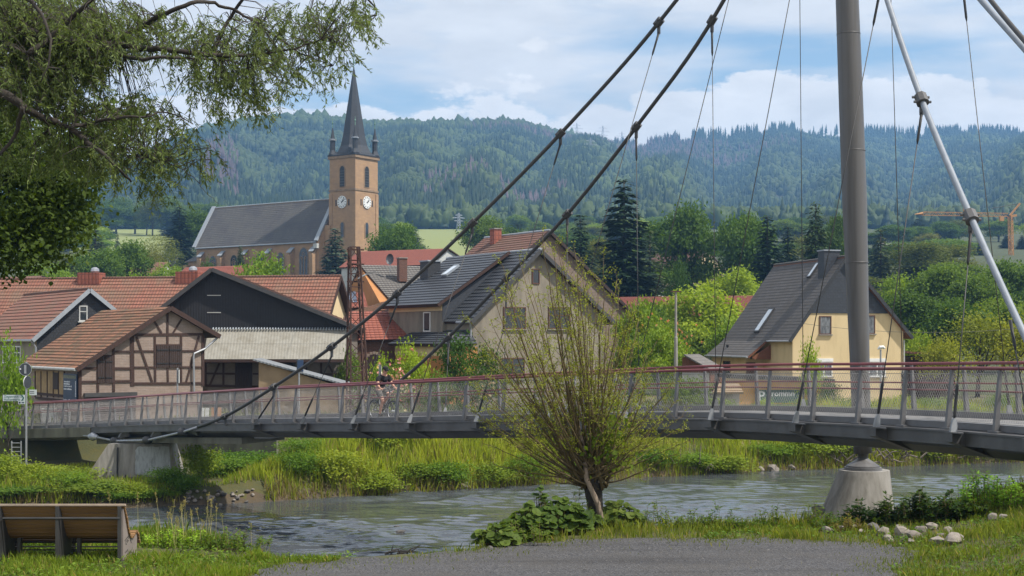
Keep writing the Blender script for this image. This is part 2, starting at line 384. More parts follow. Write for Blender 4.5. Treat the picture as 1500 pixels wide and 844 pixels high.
WAVE=.0105
def build_ground():
    ys=np.concatenate([np.linspace(-60,14,16,endpoint=False),np.arange(14,34,.3),np.arange(34,84,.6),np.arange(84,130,2),np.arange(130,400,8),np.geomspace(400,3900,24)])
    us=np.linspace(-1.35,1.35,261)
    YY,UU=np.meshgrid(ys,us,indexing='ij'); XX=UU*(14+.62*np.clip(YY,0,None))
    XX=np.where(YY>400,UU*(14+.62*YY)*.95,XX)
    ZZ=gh(XX,YY)
    V=np.stack([XX,YY,ZZ],-1).reshape(-1,3); n,m=YY.shape
    idx=np.arange(n*m).reshape(n,m)
    Fc=np.stack([idx[:-1,:-1],idx[:-1,1:],idx[1:,1:],idx[1:,:-1]],-1).reshape(-1,4)
    cx=V[Fc].mean(1); Y=cx[:,1]; X=cx[:,0]
    col=np.tile(np.array([.055,.06,.022]),(len(Fc),1))
    pxf=750+F*X/np.maximum(Y,1); far=(Y>400)&(((pxf>535)&(pxf<725))|((pxf>100)&(pxf<262))); col[(Y>112)&~far]=[.04,.055,.02]; col[far]=[.16,.2,.07]
    vill=(Y>72)&(Y<112); col[vill]=[.12,.12,.06]
    bed=cx[:,2]<.25; col[bed&(Y<100)]=[.06,.05,.035]
    m_,nt,bs,out=newmat('ground_soil')
    at=node(nt,'ShaderNodeAttribute'); at.attribute_name='Col'; v=coordv(nt,'Object',(1,1,1))
    f=ramp(nt,noise(nt,v,1.5,8,.7),.35,.7)
    c=mixn(nt,f,at.outputs['Color'],mixn(nt,1.0,at.outputs['Color'],(1.5,1.2,.8),'MULTIPLY'))
    nt.links.new(c,bs.inputs['Base Color']); bs.inputs['Roughness'].default_value=.95
    bumpn(nt,bs,noise(nt,v,9,5),.6,.05)
    o=npmesh('ground',V,Fc,m_,col=col,smooth=True); tag(o,kind='structure')
    # river
    m_,nt,bs,out=newmat('river_water')
    v=coordv(nt,'Object',(.42,1.3,1)); v2=coordv(nt,'Object',(.14,.36,1))
    n1=noise(nt,v,2.6,4,.6); n2=noise(nt,v2,1.4,3,.5)
    bs.inputs['Base Color'].default_value=(.06,.066,.072,1); bs.inputs['Roughness'].default_value=.06; bs.inputs['IOR'].default_value=1.33
    b1=bumpn(nt,bs,n2,.1,.05); 
    patch=ramp(nt,noise(nt,coordv(nt,'Object',(.05,.16,1)),1.0,4,.6),.36,.62)
    b=node(nt,'ShaderNodeBump'); b.inputs['Distance'].default_value=.03
    ml=node(nt,'ShaderNodeMath',operation='MULTIPLY_ADD'); nt.links.new(patch,ml.inputs[0]); ml.inputs[1].default_value=.75; ml.inputs[2].default_value=.2
    nt.links.new(ml.outputs[0],b.inputs['Strength']); nt.links.new(n1,b.inputs['Height']); nt.links.new(b1,b.inputs['Normal']); nt.links.new(b.outputs[0],bs.inputs['Normal'])
    xs=np.concatenate([np.linspace(-160,-34,20),np.arange(-33.5,42,.17),np.linspace(43,160,20)]); ys=np.concatenate([[16,24],np.arange(27,80,.085),[84,96,110]])
    YY,XX=np.meshgrid(ys,xs,indexing='ij'); ZZ=np.zeros_like(XX); rw=np.random.default_rng(9)
    for i in range(26):
        lam=rw.uniform(.26,1.15)*(1 if i<20 else 2.6); th=rw.normal(0,.55)+math.pi/2+.15; kx,ky=math.cos(th)*2*math.pi/lam,math.sin(th)*2*math.pi/lam
        env=.55+.45*np.sin(XX*rw.uniform(.1,.5)+YY*rw.uniform(.2,.9)+rw.uniform(0,6))
        ZZ+=WAVE*lam*env*np.sin(kx*XX+ky*YY+rw.uniform(0,6)+.8*np.sin(XX*rw.uniform(.3,.9)+YY*rw.uniform(.2,.6)))
    calm=np.clip(.8+.3*np.sin(XX*.16+YY*.33+1.0)+.32*np.sin(XX*.07-YY*.52+2.2)-.5*np.clip((XX-4)/14,0,1)*np.clip((YY-56)/10,0,1)+.35*np.clip((-2-XX)/8,0,1)*np.clip((52-YY)/8,0,1),.12,1.25)
    ZZ*=calm; n,m=YY.shape; idx=np.arange(n*m).reshape(n,m)
    Fc=np.stack([idx[:-1,:-1],idx[:-1,1:],idx[1:,1:],idx[1:,:-1]],-1).reshape(-1,4)
    w=npmesh('river',np.stack([XX,YY,ZZ],-1).reshape(-1,3),Fc,m_,smooth=True); tag(w,kind='structure')
    # gravel path: sheet following the ground a hair above it
    gp=[(372,846),(395,829),(470,824),(560,818),(640,812),(690,807),(735,800),(790,795),(860,792),(950,789),(1060,790),(1150,790),(1215,793),(1266,795),(1310,802),(1356,809),(1340,818),(1318,828),(1312,846)]
    pts=[ground_hit(a,b) for a,b in gp]
    gmesh=MB(); cen=[]
    rng=random.Random(3)
    bd=[]
    for i in range(len(pts)-1):
        for k in range(6):
            q=pts[i].lerp(pts[i+1],k/6); q=q+Vector((rng.uniform(-.09,.09),rng.uniform(-.16,.16),0)); bd.append(q)
    bd.append(pts[-1])
    bd+= [Vector((6.5,12,0)),Vector((-6,12,0))]
    bd=[Vector((q.x,q.y,g(q.x,q.y)+.012)) for q in bd]
    gmesh.poly(bd)
    m_,nt,bs,out=newmat('grey_gravel'); v=coordv(nt,'Object',(1,1,1))
    vo=node(nt,'ShaderNodeTexVoronoi'); vo.inputs['Scale'].default_value=38; nt.links.new(v,vo.inputs['Vector'])
    sp=node(nt,'ShaderNodeSeparateColor'); nt.links.new(vo.outputs['Color'],sp.inputs[0])
    c=mixn(nt,sp.outputs[0],(.03,.029,.031),(.10,.097,.1))
    c=mixn(nt,ramp(nt,noise(nt,v,1.1,6),.45,.75),c,(.065,.06,.056))
    tr_=noise(nt,coordv(nt,'Object',(.22,2.1,1)),1.0,4,.6)
    c=mixn(nt,ramp(nt,tr_,.52,.72),c,mixn(nt,1.0,c,(1.2,1.19,1.17),'MULTIPLY')); c=mixn(nt,ramp(nt,tr_,.46,.3),c,mixn(nt,1.0,c,(.66,.66,.68),'MULTIPLY'))
    nt.links.new(c,bs.inputs['Base Color']); bs.inputs['Roughness'].default_value=.95
    bumpn(nt,bs,vo.outputs['Distance'],.9,.02)
    go=gmesh.build('gravel_path',m_); tag(go,kind='structure')
    return bd
GRAVEL=build_ground()
def in_poly(x,y,poly):
    c=False; j=len(poly)-1
    for i in range(len(poly)):
        a=poly[i]; b=poly[j]
        if (a.y>y)!=(b.y>y) and x<(b.x-a.x)*(y-a.y)/(b.y-a.y)+a.x: c=not c
        j=i
    return c

# ------------------------------------------------------------------ wooded hills
RIDGE=smooth_tab([(-600,330),(-300,325),(0,312),(100,292),(200,252),(290,208),(350,194),(440,184),(480,189),(560,197),(650,194),(740,191),(800,203),(850,215),(900,225),(945,222),(1000,212),(1080,203),(1150,197),(1200,199),(1300,202),(1400,202),(1500,203),(1800,205),(2300,215)])
RD=[(-600,1500),(300,1650),(600,1750),(760,2000),(900,2350),(1100,2600),(1500,2700),(2300,2700)]
def hill_z(px,t):
    dr=interp(px,RD); d=720+t*(dr-720)
    zr=E+(HY-RIDGE(px))/F*dr; z0=46.0
    if t<=1:
        s=t**1.12
        z=z0+(zr-z0)*s
        z+=math.sin(math.pi*t)*(14*math.sin(px*.021+2.5*t)+9*math.sin(px*.047+1.3-4*t)+16*math.sin(px*.0083+1))
    else: z=zr-(t-1)*220
    return d,z
def build_hills():
    pxs=np.arange(-620,2140,12); ts=np.concatenate([np.linspace(0,1,48),[1.15,1.35]])
    V=[]
    for t in ts:
        for px in pxs:
            d,z=hill_z(float(px),float(t)); V.append(((px-750)/F*d,d,z))
    n,m=len(ts),len(pxs); idx=np.arange(n*m).reshape(n,m)
    Fc=np.stack([idx[:-1,:-1],idx[:-1,1:],idx[1:,1:],idx[1:,:-1]],-1).reshape(-1,4)
    hm=pm('hill_soil',(.05,.06,.03),(.075,.07,.045),scale=.02,rough=1)
    o=npmesh('hills',np.array(V),Fc,hm,smooth=True); tag(o,kind='structure')
    # far-off forest: every tree is real geometry, one object
    rng=np.random.default_rng(5)
    def cone(n,layers):
        vs=[];fs=[]
        for (z0,z1,r) in layers:
            b=len(vs)
            for j in range(n):
                a=2*math.pi*j/n; vs.append((r*math.cos(a),r*math.sin(a),z0))
            vs.append((0,0,z1))
            for j in range(n): fs.append((b+j,b+(j+1)%n,b+n))
        return np.array(vs),np.array(fs)
    cV,cF=cone(6,[(.12,.55,.2),(.36,.78,.14),(.6,1.0,.085)])
    import bmesh
    bm=bmesh.new(); bmesh.ops.create_icosphere(bm,subdivisions=1,radius=1)
    bV=np.array([v.co[:] for v in bm.verts]); bF=np.array([[v.index for v in f.verts] for f in bm.faces]); bm.free()
    bV=bV*np.array([.36,.36,.42])+np.array([0,0,.56])
    bm=bmesh.new(); bmesh.ops.create_icosphere(bm,subdivisions=3,radius=1)
    b2V=np.array([v.co[:] for v in bm.verts]); b2F=np.array([[v.index for v in f.verts] for f in bm.faces]); bm.free()
    b2V=b2V*np.array([.36,.36,.42])+np.array([0,0,.56])
    rV,rF=cone(6,[(.30,.62,.11),(.5,.84,.085),(.7,1.0,.05)]); tV,tF=cone(4,[(0,.4,.018)]); rF=np.concatenate([rF,tF+len(rV)]); rV=np.concatenate([rV,tV])
    NT=64000
    u=rng.uniform(-160,1660,NT*3); t=rng.uniform(0,1.03,NT*3)**.85
    def pn(x,y,s,ph):   # cheap smooth noise
        return (np.sin(x*s+ph)+np.sin(y*s*1.3+ph*2.1)+np.sin((x+y)*s*.7+ph*3.3)+np.sin((x-1.7*y)*s*.9+ph))/4
    A=[];B=[];CA=[];CB=[]
    Vc=[];Fcs=[];cc=[]; vb=0; ac=0
    for i in range(len(u)):
        px=u[i]; tt=t[i]
        if ac>=NT: break
        d,z=hill_z(px,tt); x=(px-750)/F*d
        if rng.uniform()>(d/2600)**1.2+.25: continue
        n0=pn(x,d,.011,1.0); n1=pn(x,d,.004,2.0); n2=pn(x,d,.03,.4)
        # clearings and a felled strip
        if 265<px<292 and .22<tt<.6 and rng.uniform()<.75: continue
        if 1165<px<1235 and tt>.93 and rng.uniform()<.92: continue
        if px>880 and tt>.97 and pn(x,0*d,.02,.2)>.12 and rng.uniform()<.55: continue
        if n0<-.55 and rng.uniform()<.7: continue
        ac+=1
        dead=(n1>.22) and px>620 and tt>.25 and rng.uniform()<.5
        con=(n2+.6*n1+rng.normal()*.35)>.0 or tt>.93
        if tt<.1: con=rng.uniform()<.25
        h=rng.uniform(12,21)*(1.0 if con else .7); z=max(z,g(x,d))
        if z<g(x,d)+.5 and d<800: continue
        if 296<px<348 and .3<tt<.8 and rng.uniform()<.7: dead=True; con=True
        dead=dead and con
        if tt>.95 and px<900: con=rng.uniform()<.45
        if tt>.955 and px>=900 and con: h=rng.uniform(17,31) if pn(px,0,.11,.7)+.3*pn(px,0,.31,.2)>.02 else rng.uniform(8,14)
        dead=dead and con
        an=rng.uniform(0,6.28); ca,sa=math.cos(an),math.sin(an)
        T,Fx=(cV,cF) if con else (bV,bF)
        if con and tt>.955 and px>=900: T,Fx=rV,rF
        w=h*(rng.uniform(.75,1.05) if con else rng.uniform(.85,1.25))
        q=T*np.array([w,w,h])
        if not con and d<1100:
            T=b2V; Fx=b2F; q=T*np.array([w,w,h]); ph=rng.uniform(0,6,3); q=q*(1+.16*np.sin(T*14+ph).sum(1,keepdims=True)*.5+rng.normal(size=(len(q),1))*.09)
        elif not con: q=q*(1+rng.normal(size=(len(q),1))*.14)
        Q=np.stack([q[:,0]*ca-q[:,1]*sa+x,q[:,0]*sa+q[:,1]*ca+d,q[:,2]+z-1],1)
        Vc.append(Q); Fcs.append(Fx+vb); vb+=len(Q)
        if dead: c=np.array([.095,.072,.075])
        elif con: c=np.array([.018,.034,.019])
        else: c=np.array([.044,.07,.022])
        c=c*rng.uniform(.88,1.15)*(1+.3*n0)
        cc.append(np.tile(c,(len(Fx),1)))
    o=npmesh('forest',np.concatenate(Vc),np.concatenate(Fcs),M['forest'],col=np.concatenate(cc))
    tag(o,'dense mixed forest covering the blue hazy hills behind the village','forest',kind='stuff')
build_hills()

# ------------------------------------------------------------------ world, sun, camera, haze
SUN=Vector((.92,-.36,0)).normalized()*math.cos(R(56)); SUN.z=math.sin(R(56))
def build_world():
    w=bpy.data.worlds.new('World'); scene.world=w; w.use_nodes=True; nt=w.node_tree; nt.nodes.clear()
    out=nt.nodes.new('ShaderNodeOutputWorld'); bg=nt.nodes.new('ShaderNodeBackground'); nt.links.new(bg.outputs[0],out.inputs[0])
    bg.inputs[1].default_value=.085
    sky=nt.nodes.new('ShaderNodeTexSky'); sky.sky_type='NISHITA'; sky.sun_disc=False
    sky.sun_elevation=R(56); sky.sun_rotation=math.atan2(SUN.x,SUN.y); sky.air_density=1.0; sky.dust_density=.6; sky.ozone_density=1.5
    tc=node(nt,'ShaderNodeTexCoord'); sep=node(nt,'ShaderNodeSeparateXYZ'); nt.links.new(tc.outputs['Generated'],sep.inputs[0])
    def mp(sc,loc=(0,0,0)):
        m=node(nt,'ShaderNodeMapping'); nt.links.new(tc.outputs['Generated'],m.inputs[0]); m.inputs['Scale'].default_value=sc; m.inputs['Location'].default_value=loc; return m.outputs[0]
    # high soft layered cloud
    n1=noise(nt,mp((5.0,5.0,26),(-2.3395, -3.8683, -0.0158)),1.0,8,.52)
    n1b=noise(nt,mp((2.0,2.0,10),(-0.1503, -2.6348, -0.1936)),1.0,3,.5)
    ad=node(nt,'ShaderNodeMath',operation='ADD'); nt.links.new(n1,ad.inputs[0]); nt.links.new(n1b,ad.inputs[1])
    soft=ramp(nt,ad.outputs[0],.80,1.02)
    # cumulus low over the hills
    n2=noise(nt,mp((11,11,24),(5.2796, 3.6045, 3.2607)),1.0,9,.6)
    zr=node(nt,'ShaderNodeMapRange'); zr.inputs[1].default_value=.145; zr.inputs[2].default_value=.19; zr.inputs[3].default_value=.27; zr.inputs[4].default_value=.66; nt.links.new(sep.outputs[2],zr.inputs[0])
    sb=node(nt,'ShaderNodeMath',operation='SUBTRACT'); nt.links.new(n2,sb.inputs[0]); nt.links.new(zr.outputs[0],sb.inputs[1])
    cum=ramp(nt,sb.outputs[0],.0,.04)
    n3=noise(nt,mp((16,16,50),(-0.6807, 5.9668, -0.6933)),1.0,7,.6)
    softc=mixn(nt,ramp(nt,n3,.3,.72),(7.4,7.4,7.45),(8.9,8.85,8.8))
    cumc=mixn(nt,ramp(nt,n3,.3,.7),(8.0,7.95,7.9),(10.2,10.0,9.8))
    skyc=mixn(nt,1.0,sky.outputs[0],(1.38,1.38,1.3),'MULTIPLY')
    ms=node(nt,'ShaderNodeMath',operation='MULTIPLY'); nt.links.new(soft,ms.inputs[0]); ms.inputs[1].default_value=.93
    a=mixn(nt,ms.outputs[0],skyc,softc)
    mc=node(nt,'ShaderNodeMath',operation='MULTIPLY'); nt.links.new(cum,mc.inputs[0]); mc.inputs[1].default_value=.95
    b=mixn(nt,mc.outputs[0],a,cumc)
    nt.links.new(b,bg.inputs[0])
    l=bpy.data.lights.new('sun','SUN'); l.energy=4.4; l.angle=R(1.2); l.color=(1,.95,.87)
    o=bpy.data.objects.new('sun',l); link(o); o.rotation_euler=SUN.to_track_quat('Z','Y').to_euler(); o.location=(30,0,60)
    c=bpy.data.cameras.new('camera'); co=bpy.data.objects.new('camera',c); link(co)
    c.sensor_width=36; c.sensor_fit='HORIZONTAL'; c.lens=36*F/1500; c.shift_y=(HY-422)/1500; c.clip_start=.1; c.clip_end=9000
    co.location=(0,0,E); co.rotation_euler=(R(90),0,0); scene.camera=co
    m=bpy.data.materials.new('air'); m.use_nodes=True; nt=m.node_tree; nt.nodes.clear()
    out=nt.nodes.new('ShaderNodeOutputMaterial'); pv=nt.nodes.new('ShaderNodeVolumePrincipled'); nt.links.new(pv.outputs[0],out.inputs['Volume'])
    pv.inputs['Color'].default_value=(.27,.56,1,1); pv.inputs['Density'].default_value=.00024; pv.inputs['Anisotropy'].default_value=.1
    hz=MB().box(-3600,3600,-80,4300,-4,440).build('haze',m,uv=False); tag(hz,kind='stuff')
    hz['label']='pale blue summer haze in the valley air'; hz['category']='haze'
    vs=scene.view_settings; vs.view_transform='Standard'; vs.look='None'; vs.exposure=.5; vs.gamma=1; vs.use_curve_mapping=False
    cy=scene.cycles; cy.max_bounces=6; cy.diffuse_bounces=2; cy.glossy_bounces=3; cy.transmission_bounces=4; cy.transparent_max_bounces=8; cy.volume_bounces=0
    cy.use_denoising=True
    try: cy.denoiser='OPENIMAGEDENOISE'
    except Exception: pass
build_world()
# ------------------------------------------------------------------ footbridge
RH=smooth_tab([(-80,32.5),(0,34.8),(207,41),(338,46.8),(577,56),(800,62.5),(1063,70.5),(1258,79.5),(1446,91.7),(1600,104),(1760,120)])
YD=smooth_tab([(-80,631),(0,629),(110,626),(207,622),(338,619.5),(577,617.5),(800,613.5),(950,611.5),(1063,612.2),(1190,617.2),(1258,620.3),(1385,627.5),(1446,632),(1600,645),(1760,660)])
CS=.05      # slight crossfall
DW=2.3       # between the two railings
def near_pt(px):
    d=1.2*F/RH(px); return P(px,YD(px),d)
# resample by arc length
raw=[near_pt(x) for x in np.arange(-80,1760,2.0)]; acc=[0]
for i in range(1,len(raw)): acc.append(acc[-1]+(raw[i]-raw[i-1]).length)
LEN=acc[-1]
RX=[p.x for p in raw]; RY=[p.y for p in raw]; RZ=[p.z for p in raw]
def N_at(s): return Vector((np.interp(s,acc,RX),np.interp(s,acc,RY),np.interp(s,acc,RZ)))
def frame(s):
    p=N_at(s); a=N_at(max(0,s-.8)); b=N_at(min(LEN,s+.8)); t=(b-a).normalized()
    n=Vector((-t.y,t.x,0)).normalized()
    if n.y<0: n=-n
    return p,t,n
S_PX=[pxof(p) for p in raw]
def s_of(px): return float(np.interp(px,S_PX,acc))
def at(s,off,h):
    p,t,n=frame(s); return p+n*off+Vector((0,0,h+CS*off))
SS=list(np.arange(0,LEN,.6))+[LEN]
def sweep(mb,prof,s0=0,s1=None,m=0,closed=True):
    """extrude a profile [(offset,height)] along the bridge curve"""
    s1=LEN if s1 is None else s1
    ss=[s0]+[s for s in SS if s0<s<s1]+[s1]; k=len(prof); b=len(mb.v)
    for s in ss:
        p,t,n=frame(s)
        for o,h in prof: mb.v.append(tuple(p+n*o+Vector((0,0,h+CS*o))))
    for i in range(len(ss)-1):
        for j in range(k if closed else k-1):
            j2=(j+1)%k; mb.f.append((b+i*k+j,b+i*k+j2,b+(i+1)*k+j2,b+(i+1)*k+j)); mb.m.append(m); mb.uv.append(None)
    if closed:
        mb.f.append(tuple(range(b,b+k))); mb.m.append(m); mb.uv.append(None)
        e=b+(len(ss)-1)*k; mb.f.append(tuple(range(e,e+k))[::-1]); mb.m.append(m); mb.uv.append(None)
def circ(o,h,r,n=8): return [(o+r*math.cos(2*math.pi*j/n),h+r*math.sin(2*math.pi*j/n)) for j in range(n)]
S_START=s_of(134)
fb=empty('footbridge',tuple(at(s_of(700),DW/2,0)),0,'curved grey steel footbridge with dark red handrails and wire mesh sides over the river','footbridge')
def local(o,root=fb):
    """keep world geometry while parenting"""
    o.location=-root.location; return o
def bpart(mb,name,mat,smooth=False,root=fb,uv=True):
    o=mb.build(name,mat,root,smooth,uv); o.matrix_parent_inverse=Matrix.Translation(-Vector(root.location)); return o
mb=MB(); sweep(mb,[(.16,.0),(DW-.16,.0),(DW-.16,-.12),(.16,-.12)],0); bpart(mb,'deck',M['deck'])
mb=MB()
sweep(mb,[(-.2,-.012),(.157,-.012),(.157,-.3),(-.17,-.3),(-.17,-.05),(-.2,-.05)],S_START)
sweep(mb,[(DW-.157,-.012),(DW+.2,-.012),(DW+.2,-.05),(DW+.17,-.05),(DW+.17,-.3),(DW-.157,-.3)],S_START)
bpart(mb,'edge_beam',M['steel'])
mb=MB(); sweep(mb,[(.2,-.125),(DW-.2,-.125),(DW-.2,-.4),(DW-.5,-.58),(.5,-.58),(.2,-.4)],S_START); bpart(mb,'girder',M['steel'])
for o in (.1,DW-.1):
    mb=MB(); sweep(mb,[(o-.05,.0),(o+.05,.0),(o+.05,.13),(o-.05,.13)]); bpart(mb,'kerb',M['post'])
lean=.075
for sg,o in ((1,.0),(-1,DW)):
    mb=MB(); sweep(mb,circ(o+sg*(lean+.02),1.2,.036,10)); bpart(mb,'handrail',M['red'],True)
    mb=MB(); sweep(mb,circ(o+sg*(.06+.05),.76,.021,6)); bpart(mb,'mid_rail',M['red'],True)
    mb=MB()
    # stainless net: two families of fine wires
    pw,ph=.075,.12; H0,H1=.15,1.1; ds=(H1-H0)*pw/ph; nS=5
    Vw=[];Fw=[];vb=0
    for fam in (1,-1):
        for k in range(int((LEN-ds)/pw)):
            s0=k*pw if fam==1 else k*pw+ds
            pts=[]
            for q in range(nS):
                f=q/(nS-1); s=s0+fam*ds*f; h=H0+(H1-H0)*f
                pts.append((s,o+sg*(.03+lean*h/1.2),h))
            Vw.append(pts)
    Vw=np.array(Vw)   # wires,nS,3 (s,off,h)
    sg_=np.linspace(0,LEN,1500); fr=[frame(s) for s in sg_]
    PX=np.array([f[0][:] for f in fr]); NX=np.array([f[2][:] for f in fr]); TX=np.array([f[1][:] for f in fr])
    def ev(a,s): return np.stack([np.interp(s,sg_,a[:,i]) for i in range(3)],-1)
    s=Vw[...,0]; ctr=ev(PX,s)+ev(NX,s)*Vw[...,1:2]; ctr[...,2]+=Vw[...,2]+CS*Vw[...,1]
    tt=ev(TX,s); nn=ev(NX,s); r=.0027
    ring=np.stack([ctr+tt*r,ctr-tt*r*.5+nn*r*.87,ctr-tt*r*.5-nn*r*.87],2)   # wires,nS,3,3
    nw=ring.shape[0]; V=ring.reshape(-1,3); base=np.arange(nw)[:,None,None]*(nS*3)+np.arange(nS-1)[None,:,None]*3
    fs=[]
    for j in range(3):
        j2=(j+1)%3; fs.append(np.stack([base+j,base+j2,base+3+j2,base+3+j],-1).reshape(-1,4))
    nm=npmesh('wire_mesh',V,np.concatenate(fs),M['wire'],fb); nm.matrix_parent_inverse=Matrix.Translation(-fb.location)
    mb=MB()
    for h in (H0,H1): sweep(mb,circ(o+sg*(.03+lean*h/1.2),h,.006,4))
    bpart(mb,'edge_wire',M['wire'])
# posts
s_ref=s_of(1257); s_l=s_of(207); sp=(s_ref-s_l)/24.0
k0=-int(s_ref/sp)
for side in (0,1):
    o=DW if side else 0; sg=-1 if side else 1
    k=k0
    while s_ref+k*sp<LEN-.1:
        s=s_ref+k*sp+(.5*sp if side else 0); k+=1
        if s>LEN-.1: continue
        p,t,n=frame(s); n=n*sg; mb=MB(); b=p+n*(0.0 if side==0 else 0)+frame(s)[2]*o+Vector((0,0,CS*o))
        A=[]
        for (h,w,dp,off) in ((.02,.08,.11,-.02),(1.17,.065,.05,lean+.0)):
            c=b+n*off+Vector((0,0,h))
            A+= [c-t*w/2-n*dp/2,c+t*w/2-n*dp/2,c+t*w/2+n*dp/2,c-t*w/2+n*dp/2]
        mb.hexa([tuple(a) for a in A])
        A=[]
        for h in (-.01,.022):
            c=b+Vector((0,0,h)); A+=[c-t*.15-n*.1,c+t*.15-n*.1,c+t*.15+n*.1,c-t*.15+n*.1]
        mb.hexa([tuple(a) for a in A]); bpart(mb,'railing_post',M['post'])

# ------------------------------------------------------------------ cables
TOP=(1227,-310,37.4)
def cable(tab,d0,d1,near=False):
    """tab: (px,py) points from the deck end to the pylon top; depth linear in 1/d against px"""
    x0,x1=tab[0][0],tab[-1][0]
    f=smooth_tab(sorted(tab)) 
    def pt(px):
        u=(px-x0)/(x1-x0); dd=1/lerp(1/d0,1/d1,u)
        if near: q=min(1,max(0,(px-330)/620)); q=q*q*(3-2*q); dd=lerp(1.2*F/RH(px)-.55,dd,q)
        return P(px,f(px),dd)
    return pt
cabA=cable([(268,633),(330,610),(401,567),(486,508),(582,430),(692,327),(821,196),(965,33),(1227,-310)],57.2,37.4,True)
cabB=cable([(430,640),(520,602),(590,555),(657,494),(742,407),(831,314),(932,186),(1043,30),(1227,-310)],53.5,37.4)
cabC=cable([(1227,-310),(1262,-128),(1298,-5),(1350,146),(1422,318),(1500,490),(1580,655)],37.4,24.2)
cabD=cable([(1227,-310),(1300,-188),(1411,-33),(1437,0),(1500,71),(1700,300)],37.4,26.5)
cabE=cable([(1227,-310),(1300,-202),(1451,0),(1500,59),(1760,362)],37.4,22.5)
def clamp(pt,tang,parent_list,mb,r):
    t=tang.normalized(); a=pt-t*.13; b=pt+t*.13
    mb.tube([a,b],r*2.1,8); sdir=t.cross(Vector((0,0,1))).normalized()
    for e in (-.08,.08):
        c=pt+t*e; mb.tube([c-sdir*(r*2.9),c+sdir*(r*2.9)],.03,6)
    mb.bar(pt-Vector((0,0,.02)),pt-Vector((0,0,.34)),.05,.09)
def cable_thing(fn,xs,r,mat,label,extra=None,clamps=()):
    pts=[fn(x) for x in xs]
    if extra: pts=extra+pts
    root=empty('main_cable',tuple(pts[0]),0,label,'cable','main suspension cables')
    mb=MB().tube(pts,r,10); o=bpart(mb,'cable_strand',M[mat],True,root)
    for x in clamps:
        mb=MB(); p=fn(x); q=fn(x+4); clamp(p,q-p,None,mb,r); bpart(mb,'cable_clamp',M['steel'] if mat=='cable_light' else M['bench_steel'],False,root)
    return root
def below(px,py,off):
    s=s_of(px); p=at(s,off,0); return P(px,py,p.y)
ringA=[below(122,638.5,-.75),below(136,639.5,-.75),below(168.5,646,-.72),below(216,645,-.7),below(262,635,-.5)]
cA=cable_thing(cabA,list(np.arange(290,1227,16))+[1227],.058,'cable','dark main cable left of its twin, ending in silver rods above the concrete pier',None,(330,401,486,582,692,821,965))
mb=MB().tube([ringA[1],ringA[2],ringA[3],cabA(268),cabA(290)],.05,10); bpart(mb,'anchor_rod',M['galv'],True,cA)
mb=MB().tube([ringA[0],ringA[0].lerp(ringA[1],.5),ringA[1],ringA[1].lerp(ringA[2],.22)],[.03,.05,.2,.09],10); bpart(mb,'end_socket',M['galv'],True,cA)
for q in (ringA[2],ringA[3],cabA(268)):
    mb=MB().tube([q-Vector((.2,0,0)),q-Vector((.12,0,0)),q+Vector((.12,0,0)),q+Vector((.2,0,0))],[.1,.17,.17,.1],12); bpart(mb,'rod_ring',M['bench_steel'],True,cA)
cB=cable_thing(cabB,list(np.arange(445,1227,16))+[1227],.058,'cable','dark main cable running behind the railing, right of the two crossing the sky',None,(570,657,742,831,932,1043))
def below2(px,py): 
    s=s_of(px); p=at(s,DW+.6,0); return P(px,py,min(p.y,62))
mb=MB().tube([below2(290,640),below2(304,639),below2(342,641),below2(395,641),cabB(445)],.05,10); bpart(mb,'anchor_rod',M['galv'],True,cB)
for q in (below2(304,639),below2(342,641)):
    mb=MB().tube([q-Vector((.2,0,0)),q-Vector((.12,0,0)),q+Vector((.12,0,0)),q+Vector((.2,0,0))],[.1,.16,.16,.1],12); bpart(mb,'rod_ring',M['bench_steel'],True,cB)
cable_thing(cabC,list(np.arange(1227,1580,10)),.068,'cable_light','silver main cable falling steeply right of the pylon to the near railing',None,(1350,1422))
cable_thing(cabD,list(np.arange(1227,1700,14)),.066,'cable_light','silver main cable at the top right corner below a dark stay cable',None,(1300,1411))
cable_thing(cabE,list(np.arange(1227,1760,14)),.05,'cable','dark stay cable at the top right corner just above a silver cable')

